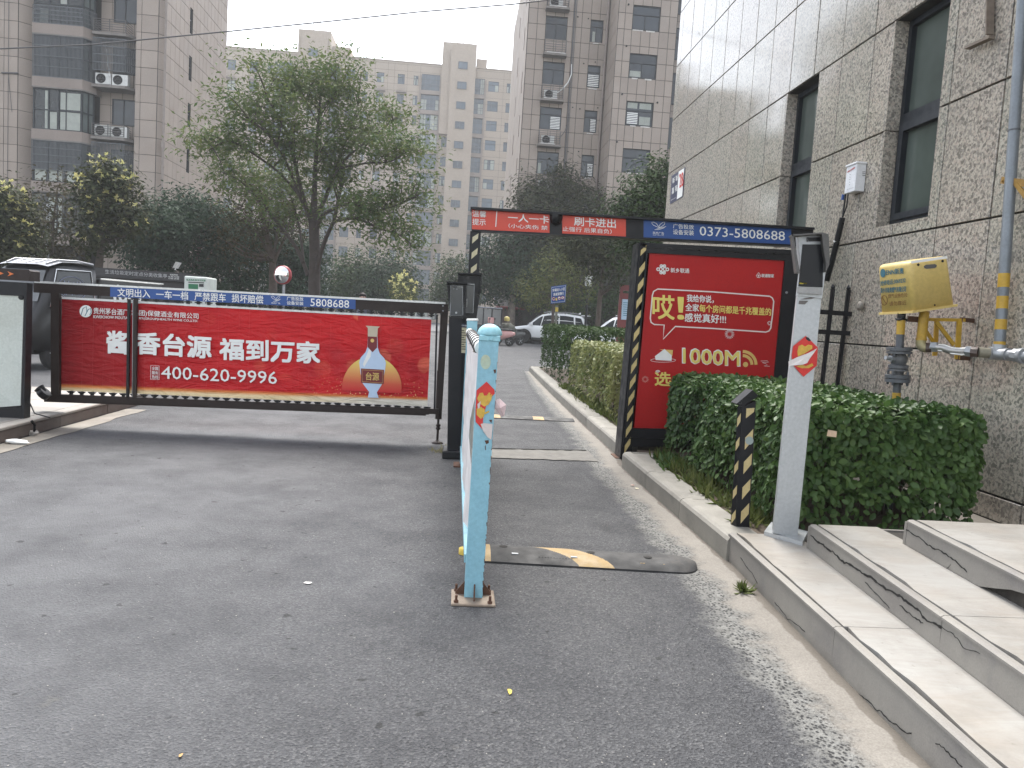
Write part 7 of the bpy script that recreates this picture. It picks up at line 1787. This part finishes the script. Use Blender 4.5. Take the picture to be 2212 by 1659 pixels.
    mb = MB(); mb.prism([(-1.5, -.03, H), (-1.65, -.03, H), (-1.64, -.02, H + .09), (-1.6, -.02, H + .09)], (0, .06, 0)); mb.build('fin_aerial', paint, t)
    mb = MB(); mb.cbox(L/2 - .08, L/2 + .01, -hw*.55, hw*.55, .5, .72, .02); mb.build('grille', CTR, t)
def park(label, px, py, Yd, head, paint, group=None, W=1.82, H=1.70, L=4.65):
    p = at(px, py, Y=Yd); t = thing('parked_car', label, 'car', (p.x, Yd, 0), group, local=True, rz=head); suv(t, paint, L, W, H); return t
pc = 'white cars parked beyond the hedge'
w0 = at(1130, 737, Y=43.0)
# front wheel of the nearer car stands at picture x = 1130
hd = rad(180 - 16)
fxw = Vector((1.36 * math.cos(hd) - .9 * math.sin(hd) * 1, 1.36 * math.sin(hd) + .9 * math.cos(hd), 0))
c0 = Vector((w0.x, 43.0, 0)) - Vector((1.36*math.cos(hd), 1.36*math.sin(hd), 0)) + Vector((.25, .75, 0))
t = thing('parked_car', 'white SUV seen from its left front, between the scooters and the blue road sign', 'car', (c0.x, c0.y, 0), pc, local=True, rz=hd); suv(t, CW, H=1.80, W=1.9, L=4.7)
c1 = at(1345, 700, Y=36)
t = thing('parked_car', 'second white car half hidden by the poster box, only its roof and windows showing', 'car', (c1.x + .2, 37, 0), pc, local=True, rz=rad(180 - 12)); suv(t, CW, H=1.80)

# black delivery pickup behind the left barrier
vh = rad(-110)
vp0 = at(100, 790, Z=0)
tk = thing('pickup_truck', 'black mini delivery truck with a silvery roof and white lettering behind the left barrier', 'truck', (-6.8, 14.24, 0), None, local=True, rz=vh); tk.scale = (.8, .8, .91)
hw = .76
mb = MB()                                                        # cab
sec = lambda x, zb, zt, wb_, wt: [Vector((x, wb_, zb)), Vector((x, wb_*1.0, zb + (zt-zb)*.45)), Vector((x, wt, zt - .05)), Vector((x, wt*.8, zt)), Vector((x, -wt*.8, zt)), Vector((x, -wt, zt - .05)), Vector((x, -wb_, zb + (zt-zb)*.45)), Vector((x, -wb_, zb))]
loft(mb, [sec(.1, .35, 1.93, hw, hw*.86), sec(.5, .35, 1.95, hw, hw*.86), sec(.95, .35, 1.93, hw, hw*.86), sec(1.22, .35, 1.84, hw, hw*.83), sec(1.50, .35, 1.25, hw, hw*.94), sec(1.72, .38, 1.0, hw*.97, hw*.92), sec(1.80, .42, .80, hw*.92, hw*.86)]); mb.build('cab', CB, tk)
mb = MB(); loft(mb, [[Vector((x, y*k, z)) for x, y, z in ((.02, hw*.90, 1.88), (.5, hw*.93, 1.92), (1.0, hw*.91, 1.90), (1.27, hw*.86, 1.83))] for k in (1, .5, -.5, -1)] , caps=False)
vs = [Vector(v) for v in mb.v]; mb = MB(); n = 4
top_ = [[Vector((x, y*k, z + (.05 if abs(k) < .8 else .02))) for x, y, z in ((.0, hw*.90, 1.90), (.5, hw*.93, 1.945), (1.0, hw*.91, 1.925), (1.30, hw*.86, 1.83))] for k in (1, .6, .2, -.2, -.6, -1)]
for a, b in zip(top_, top_[1:]):
    for i in range(3): mb.add([a[i], a[i+1], b[i+1], b[i]], [(0,1,2,3)], 0, True)
for k in (.8, .4, 0, -.4, -.8): mb.tube([(.05, hw*.9*k, 1.965), (.5, hw*.92*k, 2.0), (1.0, hw*.9*k, 1.98), (1.22, hw*.85*k, 1.90)], .018, 5)
mb.build('roof', carpaint('silver_black_roof', (.20,.205,.22), .2), tk)
mb = MB(); mb.add([(1.545, -hw*.86, 1.22), (1.545, hw*.86, 1.22), (1.285, hw*.76, 1.78), (1.285, -hw*.76, 1.78)], [(0,1,2,3)]); mb.build('windscreen', glass('grey_glass', (.10,.105,.11), .08, .1), tk)
for s in (-1, 1):
    mb = MB(); mb.add([(.22, s*(hw+.004), 1.16), (1.30, s*(hw+.004), 1.16), (1.08, s*(hw*.88), 1.78), (.26, s*(hw*.88), 1.80)], [(0,1,2,3)]); mb.build('door_window', CGL, tk)
    mb = MB(); mb.tube([(.18, s*(hw+.01), 1.14), (1.36, s*(hw+.01), 1.14), (1.12, s*(hw*.885), 1.81), (.24, s*(hw*.885), 1.83), (.18, s*(hw+.01), 1.14)], .016, 5); mb.build('window_trim', CCH, tk)
    mb = MB(); mb.cbox(1.2, 1.3, s*hw if s > 0 else -hw - .2, s*hw + .2 if s > 0 else -hw, 1.12, 1.34, .03, 2); mb.build('mirror', CTR, tk)
    mb = MB(); mb.cbox(1.66, 1.80, s*.42 if s > 0 else -.70, s*.70 if s > 0 else -.42, .72, .95, .04, 2); mb.build('headlight', CLMP, tk)
    for wx in (1.15, -1.1): wheel(tk, wx, s*(hw - .1), .29, .17, s, 8)
mb = MB(); mb.cbox(-1.85, .06, -hw, hw, .48, 1.72, .03); mb.build('cargo_box', CB, tk)
mb = MB(); mb.box(-1.86, .07, -hw - .012, -hw + .0, 1.70, 1.722); mb.box(-1.86, .07, hw, hw + .012, 1.70, 1.722); mb.build('chrome_strip', CCH, tk)
mb = MB(); mb.cbox(-1.8, 1.6, -hw*.8, hw*.8, .28, .5, .02); mb.build('chassis', CTR, tk)
mb = MB(); mb.cbox(1.72, 1.84, -hw*.9, hw*.9, .36, .56, .03); mb.build('bumper', CTR, tk)
mb = MB()
for s in (1,):                                                   # lettering on the side that faces the barrier
    f = lambda x0, x1, z0, z1, d=.004: (Vector((x0, hw + d, z1)), Vector((x1, hw + d, z1)), Vector((x0, hw + d, z0)), Vector((x1, hw + d, z0)))
    letters(mb, '(oo)', *f(-.30, -1.15, 1.16, 1.62, .006), .03)
mb.build('lettering', PW, tk)
mb = MB(); tl_ = [Vector((x, hw*k + .012, z)) for x, z, k in ((1.0, 1.62, .915), (.5, 1.62, .915), (1.02, 1.36, .96), (.5, 1.36, .96))]; letters(mb, '快递', *tl_, .01); n = 20
E_ = [Vector((.76 + .36*math.cos(6.2832*i/n), hw*.94 + .012 - .045*math.sin(6.2832*i/n)*.8, 1.49 + .21*math.sin(6.2832*i/n))) for i in range(n)]
for i in range(n): mb.tube([E_[i], E_[(i+1) % n]], .006, 4, caps=False)
mb.build('window_lettering', flat('dull_blue_print', (.13,.15,.24)), tk)

# ================================================================== other things beyond the barrier
kx0, kx1 = at(130, 600, Y=17).x, at(398, 600, Y=17).x
kz = at(300, 585, Y=17).z
kio = thing('waste_kiosk', 'low dark waste-sorting kiosk with small white lettering behind the black truck', 'kiosk', ((kx0+kx1)/2, 17.3, 0))
ks = Board((196, 579), (397, 589), (196, 597), (397, 607), .004, Y=16.95)
mb = MB(); mb.box(kx0, kx1, 17.0, 18.6, 0, ks.bl.z); mb.build('cabin', plain('kiosk_brown', (.030,.026,.026), .5), kio)
mb = MB(); mb.box(kx0 - .1, kx1 + .02, 16.9, 18.8, ks.bl.z + .003, ks.tl.z + .02); mb.build('fascia', plain('kiosk_fascia', (.022,.02,.022), .5), kio)
ks = Board((196, 579), (397, 589), (196, 597), (397, 607), .004, Y=16.895); mb = MB(); ks.text(mb, '生活垃圾定时定点分类收集亭', (227, 582, 361, 592, 9), .005); mb.build('lettering', flat('dull_white', (.42,.42,.42)), kio)
mb = MB(); ks.text(mb, '投放时间', (367, 591.5, 384, 592.5, 3.4)); ks.text(mb, '6:30-9:00', (364, 596, 387, 597, 3)); ks.text(mb, '17:00-20:00', (364, 600, 387, 601, 3)); mb.build('small_lettering', PW, kio)
mb = MB(); p = at(378, 583, Y=17.2); mb.bar(p, p + Vector((.06, 0, .16)), .02, .02); mb.add([p + Vector((-.02, -.1, .04)), p + Vector((.05, -.12, .17)), p + Vector((.05, .25, .17)), p + Vector((-.02, .25, .04))], [(0,1,2,3)]); mb.build('solar_panel', MWHT, kio)
mz = at(395, 597, Y=16.2)
mc = thing('recycling_machine', 'white and green recycling machine at the right end of the waste kiosk', 'vending machine', (at(420, 620, Y=16.2).x, 16.5, 0))
x0, x1, zt_ = at(398, 597, Y=16.2).x, at(446, 600, Y=16.2).x, at(420, 597, Y=16.2).z
mb = MB(); mb.cbox(x0, x1, 16.2, 16.9, 0, zt_, .02); mb.build('case', worn('machine_white', (.62,.66,.62), None, 5, .4), mc)
mbd = Board((398.5, 597.5), (446, 600), (398.5, 650), (446, 652), .004, Y=16.2); mb = MB(); mbd.shape(mb, [(403, 602), (444, 604), (444, 608), (403, 606)]); mbd.shape(mb, [(407, 613), (428, 614), (428, 640), (407, 640)]); mb.build('green_panel', flat('machine_green', (.02,.16,.07)), mc)
mb = MB(); mbd.shape(mb, [(430, 613), (440, 613.5), (440, 620), (430, 619.6)]); mbd.shape(mb, [(407, 608.5), (441, 610), (441, 612), (407, 610.5)], k=1.2); mb.build('dark_slot', PBK, mc); mb = MB(); mbd.text(mb, '再生资源 智能回收', (405, 602.6, 442, 604.6, 2.6), 0, k=1.6); mb.build('lettering', PW, mc)

def pole(name, label, cat, x, y, Yd, r, h=None, mat=None):
    p = at(x, y, Y=Yd); mb = MB(); mb.tube([(p.x, Yd, 0), (p.x, Yd, h or p.z)], r, 10); t = thing(name, label, cat, (p.x, Yd, 0)); mb.build('pole', mat or MSTEEL, t); return t, p
t, p = pole('convex_mirror', 'round red-rimmed convex traffic mirror beside the thin tree trunk', 'traffic mirror', 614, 600, 18, .03)
c = at(610, 594, Y=18.0 - .1); r = s_px(19.5, 18)
mb = MB(); mb.lathe([(r, -.06), (r*1.02, -.02), (r, .02), (r*.93, .03)], c, (-.35, -.93, 0), 32); mb.build('rim', plain('mirror_red', (.30,.02,.025), .4), t)
mb = MB(); mb.lathe([(r*.93, .025), (r*.8, .06), (r*.55, .095), (r*.28, .115), (.005, .122)], c, (-.35, -.93, 0), 32); mm = NT('mirror'); mb.build('mirror_glass', mm.done((.8,.8,.8), .03, 1.0), t)
t, p = pole('utility_pole', 'slim white-and-dark banded pole in front of the left apartment block', 'pole', 67, 440, 23, .065, None, worn('whitewashed_pole', (.50,.50,.48), (.10,.09,.08), 2.2, .8))
t, p = pole('utility_pole', 'thin grey pole just right of the banded white pole', 'pole', 104, 440, 26, .045, None, MSTEEL)
# road sign
t, p = pole('road_sign', 'blue speed sign with white lettering on a post above the back hedge', 'road sign', 1203, 660, 21, .035, None, worn('dull_post', (.16,.16,.13), None, 8))
rs = Board((1170, 620), (1234, 612), (1168, 663), (1230, 659), .006, Y=20.94)
rs = Board((1190.5, 619), (1223.5, 614.5), (1190, 656), (1221, 653), .006, Y=20.94); mb = MB(); rs.slab(mb, .02); plate = mb.build('plate', PB, t)
mb = MB(); rs.ring(mb, [(1192, 621), (1222, 617), (1220, 651), (1191.5, 654)], .7); rs.text(mb, '车辆进入小区', (1193.5, 624, 1220.5, 620.5, 6.5), .02); rs.text(mb, '请减速慢行', (1195, 633, 1218, 630.2, 6.5), .02); mb.build('lettering', PW, plate)
for x, m in ((1196, PW), (1208, PW), (1215.5, PW)):
    mb = MB(); rs.disc(mb, x, 645.5 - (x - 1196)*.12, 3.6, n=16); d = mb.build('symbol', m, plate); mb = MB(); rs.ring(mb, [(x + 3.2*math.cos(6.2832*i/14), 645.5 - (x - 1196)*.12 + 3.4*math.sin(6.2832*i/14)) for i in range(14)], .7, k=1.5); mb.build('symbol_rim', PR, plate)
mb = MB(); rs.text(mb, '5', (1214, 641.3, 1217.2, 641, 5), .03, k=2); rs.shape(mb, [(1193.8, 644), (1198, 643.6), (1198, 647), (1193.8, 647.2)], k=2); rs.shape(mb, [(1206, 644.5), (1210.5, 643.8), (1210, 645.6), (1206, 646)], k=2); mb.build('symbol_print', PBK, plate)
mb = MB(); rs.shape(mb, [(1201.3, 642), (1203, 646), (1204, 649), (1200, 649)], k=1.4); mb.build('symbol_yellow', PY, plate)
mb = MB(); mb.tube([at(1203, 664, Y=20.97), at(1202.5, 673, Y=20.97)], .04, 10); mb.build('yellow_wrap', MYEL, t)
t, p = pole('garden_lamp', 'black garden lamp post with a white cylindrical head behind the white cars', 'lamp post', 1271, 612, 42, .07, None, MBLK)
mb = MB(); q = at(1271, 612, Y=42); mb.lathe([(.19, -.15), (.19, .32), (.2, .33), (.2, .4), (.03, .42)], q, (0,0,1), 14); mb.build('lamp_head', MWHT, t)
nb_ = thing('notice_board', 'red-framed notice board with a pale blue poster, partly behind the poster box', 'notice board', (at(1348, 690, Y=30).x, 30, 0))
x0, x1 = at(1338, 650, Y=30).x, at(1385, 650, Y=30).x; zt_, zb_ = at(1350, 628, Y=30).z, at(1350, 700, Y=30).z
MRD = plain('dull_red', (.17,.02,.018), .5); mb = MB(); mb.box(x0, x0 + .12, 30, 30.15, 0, zt_); mb.box(x1 - .12, x1, 30, 30.15, 0, zt_); mb.box(x0, x1, 29.98, 30.17, zt_, zt_ + .22); mb.box(x0 + .12, x1 - .12, 30.02, 30.12, .6, zt_ - .1); mb.build('frame', MRD, nb_)
nbp = Board((1343, 646), (1372, 648), (1341, 690), (1370, 692), .01, Y=30.0); mb = MB(); nbp.slab(mb, .01); pst = mb.build('poster', flat('pale_blue_poster', (.42,.55,.66)), nb_); mb = MB()
for k in range(7): nbp.shape(mb, [(1346, 653 + k*4.6), (1357, 653.6 + k*4.6), (1357, 655 + k*4.6), (1346, 654.5 + k*4.6)], k=1.3)
mb.build('print_lines', flat('teal_print', (.06,.2,.28)), pst)
gp_ = thing('brick_pier', 'low brick gate pier with a red coping left of the white SUV roof', 'pier', (at(1080, 680, Y=50).x, 50, 0))
x0, x1 = at(1060, 670, Y=48).x + .3, at(1098, 670, Y=48).x; zt_ = at(1088, 666, Y=48).z
x0, x1 = at(1059, 665, Y=48).x, at(1111, 665, Y=48).x
x0 = at(1060.5+.0, 665, Y=48).x; x0, x1 = at(1129*1.0 - .0, 665, Y=48).x - 1.5, at(1129, 665, Y=48).x
mb = MB(); mb.box(x0, x1, 48, 49, 0, zt_ - .05); mb.build('pier', worn('dull_brick', (.14,.10,.09), (.1,.08,.075), 5, .9), gp_); mb = MB(); mb.cbox(x0 - .12, x1 + .12, 47.9, 49.1, zt_ - .05, zt_ + .14, .04); mb.build('coping', plain('red_coping', (.20,.03,.035), .6), gp_)
# covered tricycle and scooters
tri = thing('covered_tricycle', 'black covered electric tricycle with clear side panels, right of the terminals', 'tricycle', (at(1058, 720, Y=38).x, 38, 0), None, local=True, rz=0)
L_ = at(1038, 665, Y=38).x - tri.location.x, at(1085, 665, Y=38).x - tri.location.x; zt_ = at(1060, 664, Y=38).z
x0, x1 = L_[0] - .6, L_[1]
mb = MB(); mb.cbox(x0, x1, -.5, .5, zt_ - .07, zt_, .03); mb.build('roof', carpaint('grey_roof', (.13,.14,.16)), tri)
mb = MB(); mb.cbox(x0, x1, -.48, .48, .25, .95, .05); mb.build('body', carpaint('dark_body', (.022,.024,.03), .3), tri)
for x in (x0 + .03, x0 + .75, x1 - .5, x1 - .03):
    for y in (-.46, .46): mb = MB(); mb.bar((x, y, .95), (x, y, zt_ - .07), .05, .05, (0, 1, 0)); mb.build('pillar', CTR, tri)
for a, b in ((x0 + .07, x0 + .72), (x0 + .78, x1 - .54), (x1 - .47, x1 - .07)): mb = MB(); mb.box(a, b, -.455, -.445, .98, zt_ - .1); mb.build('side_panel', glass('clouded_plastic', (.17,.175,.17), .3, .2), tri)
for x, y in ((x0 + .3, -.4), (x0 + .3, .4), (x1 - .25, 0)): wheel(tri, x, y, .24, .1, -1, 6)
def scooter(label, x, Yd, rz, paint, group):
    t = thing('scooter', label, 'scooter', (at(x, 730, Y=Yd).x, Yd, 0), group, local=True, rz=rz)
    for wx in (.62, -.6): wheel(t, wx, 0, .23, .10, 1, 5)
    mb = MB(); loft(mb, [[Vector((x_, y*w, z0 + (z1 - z0)*k)) for y, k in ((-1, 0), (-1, .7), (-.6, 1), (.6, 1), (1, .7), (1, 0))] for x_, w, z0, z1 in ((-.85, .06, .55, .66), (-.6, .15, .42, .74), (-.2, .16, .30, .72), (-.1, .17, .28, .36), (.3, .17, .28, .36), (.38, .16, .3, .5))]); mb.build('body', paint, t)
    mb = MB(); loft(mb, [[Vector((x_, y*w, z0 + (z1 - z0)*k)) for y, k in ((-1, 0), (-1, 1), (1, 1), (1, 0))] for x_, w, z0, z1 in ((.36, .17, .3, .5), (.46, .17, .45, .95), (.55, .12, .55, .98))]); mb.build('leg_shield', paint, t)
    mb = MB(); mb.tube([(.62, 0, .23), (.52, 0, .7), (.45, 0, 1.0)], .03, 8); mb.tube([(.42, -.3, 1.03), (.45, 0, 1.0), (.42, .3, 1.03)], .016, 6); mb.build('handlebar', CTR, t)
    mb = MB(); mb.cbox(-.75, -.05, -.14, .14, .74, .82, .035, 2); mb.build('seat', CTR, t)
    for s in (-1, 1): mb = MB(); mb.tube([(.43, s*.22, 1.03), (.40, s*.26, 1.22)], .008, 5); mb.lathe([(.055, -.01), (.06, 0), (.02, .02)], (.40, s*.26, 1.25), (1, 0, 0), 12); mb.build('mirror', CTR, t)
    mb = MB(); mb.lathe([(.09, 0), (.085, .04), (.03, .06)], (.52, 0, .9), (1, 0, .2), 14); mb.build('headlight', CLMP, t)
    return t
sg = 'scooters parked beside the white SUV'
PNK = carpaint('pink_paint', (.62,.33,.31), .3); s1 = scooter('pink scooter, left of the two beside the white SUV', 1077, 37, rad(150), PNK, sg)
mb = MB(); mb.cbox(.42, .5, -.26, .26, .98, 1.32, .08, 3); mb.build('windshield', PNK, s1)
s2 = scooter('dark scooter under a camouflage cover with a yellow helmet', 1100, 38.5, rad(200), carpaint('dark_grey_paint', (.06,.062,.058), .4), sg)
mb = MB(); bm = bmesh.new(); bmesh.ops.create_icosphere(bm, subdivisions=3, radius=1)
for v in bm.verts: k = 1 + .12 * math.sin(v.co.x*7 + v.co.z*5) * math.cos(v.co.y*6); v.co = Vector((v.co.x*.48*k - .05 + .2, v.co.y*.36*k, max(.25, .68 + v.co.z*.42*k)))
mb.bm(bm, 0, True); mb.build('cover', worn('camouflage', (.055,.06,.045), (.12,.115,.095), 14, .9), s2)
hm = MB(); hp0 = at(1095, 690, Y=38); hm.lathe([(.13, -.08), (.15, 0), (.14, .08), (.09, .13), (.01, .15)], hp0, (0,0,1), 18); tag(hm.build('helmet', plain('yellow_helmet', (.62,.50,.16), .3)), 'yellow helmet resting on the covered dark scooter', 'helmet')

# ================================================================== person behind the barrier
pp = at(783, 652, Y=20)
per = thing('person', 'person with dark hair standing behind the barrier, only the top of the head showing', 'person', (pp.x, 20, 0), None, local=True, rz=0)
topz = at(783, 632.5, Y=20).z; k = topz / 1.70
sk = [(0,0,.95),(0,0,1.12),(0,.01,1.32),(0,.01,1.42),(0,0,1.50),(0,-.01,1.57),(0,-.01,1.62), (-.09,0,.90),(-.10,-.02,.50),(-.10,.03,.09),(-.11,-.13,.04), (.09,0,.90),(.10,-.01,.50),(.11,.04,.09),(.12,-.12,.04), (-.17,.01,1.38),(-.23,.03,1.12),(-.24,-.03,.88),(-.235,-.06,.80), (.17,.01,1.38),(.23,.03,1.12),(.24,-.04,.88),(.235,-.07,.80)]
rr = [.14,.13,.15,.10,.055,.085,.092, .095,.065,.045,.04, .095,.065,.045,.04, .065,.045,.032,.026, .065,.045,.032,.026]
eg = [(0,1),(1,2),(2,3),(3,4),(4,5),(5,6),(0,7),(7,8),(8,9),(9,10),(0,11),(11,12),(12,13),(13,14),(3,15),(15,16),(16,17),(17,18),(3,19),(19,20),(20,21),(21,22)]
me = bpy.data.meshes.new('body'); me.from_pydata([(x*k, y*k, z*k) for x, y, z in sk], eg, []); body = link('body', me, per)
md = body.modifiers.new('skin', 'SKIN'); sv = me.skin_vertices[0].data
for i, r in enumerate(rr): sv[i].radius = (r*k, r*k*(.75 if i < 4 else 1))
sv[0].use_root = True
sub = body.modifiers.new('sub', 'SUBSURF'); sub.levels = 2; sub.render_levels = 2
def m_person():
    t = NT('clothed_skin'); z = t.sep()[2]
    return t.done(t.ramp(t.math('DIVIDE', z, 2.0), [(0, (.02,.02,.022)), (.04, (.03,.035,.06)), (.47, (.05,.06,.09)), (.48, (.10,.11,.14)), (.735, (.12,.13,.16)), (.745, (.45,.28,.21))], 'CONSTANT'), .7)
me.materials.append(m_person())
mb = MB(); bm = bmesh.new(); bmesh.ops.create_icosphere(bm, subdivisions=3, radius=1)
for v in bm.verts: v.co = Vector((v.co.x*.098*k, v.co.y*.11*k + .02, 1.615*k + v.co.z*.095*k))
bmesh.ops.delete(bm, geom=[v for v in bm.verts if v.co.y < -.045 and v.co.z < 1.655*k or v.co.z < 1.54*k], context='VERTS'); mb.bm(bm, 0, True); mb.build('hair', plain('dark_hair', (.018,.012,.010), .6), per)
for s in (-1, 1): mb = MB(); mb.lathe([(.012, 0), (.008, .006)], (s*.035*k, -.095*k, 1.60*k), (0,-1,0), 8); mb.build('eye', PBK, per)
mb = MB(); mb.prism([(-.012, -.095*k, 1.56*k), (.012, -.095*k, 1.56*k), (0, -.095*k, 1.60*k)], (0, -.025, 0)); mb.build('nose', flat('skin', (.45,.28,.21)), per)
mb = MB(); mb.box(-.02, .02, -.096*k, -.09*k, 1.535*k, 1.543*k); mb.build('mouth', flat('lips', (.35,.14,.12)), per)
# ================================================================== haze
mb = MB(); mb.box(-230, 230, -80, 230, -1.0, 47.0)
hz = NT('haze'); hz.n.remove(hz.bsdf); pvl = hz.n.new('ShaderNodeVolumePrincipled')
pvl.inputs['Color'].default_value = (.93, .95, .97, 1); pvl.inputs['Density'].default_value = 0.0009; pvl.inputs['Anisotropy'].default_value = .2
hz.l.new(pvl.outputs[0], hz.out.inputs['Volume'])
ho = stuff(mb.build('haze', hz.mat))
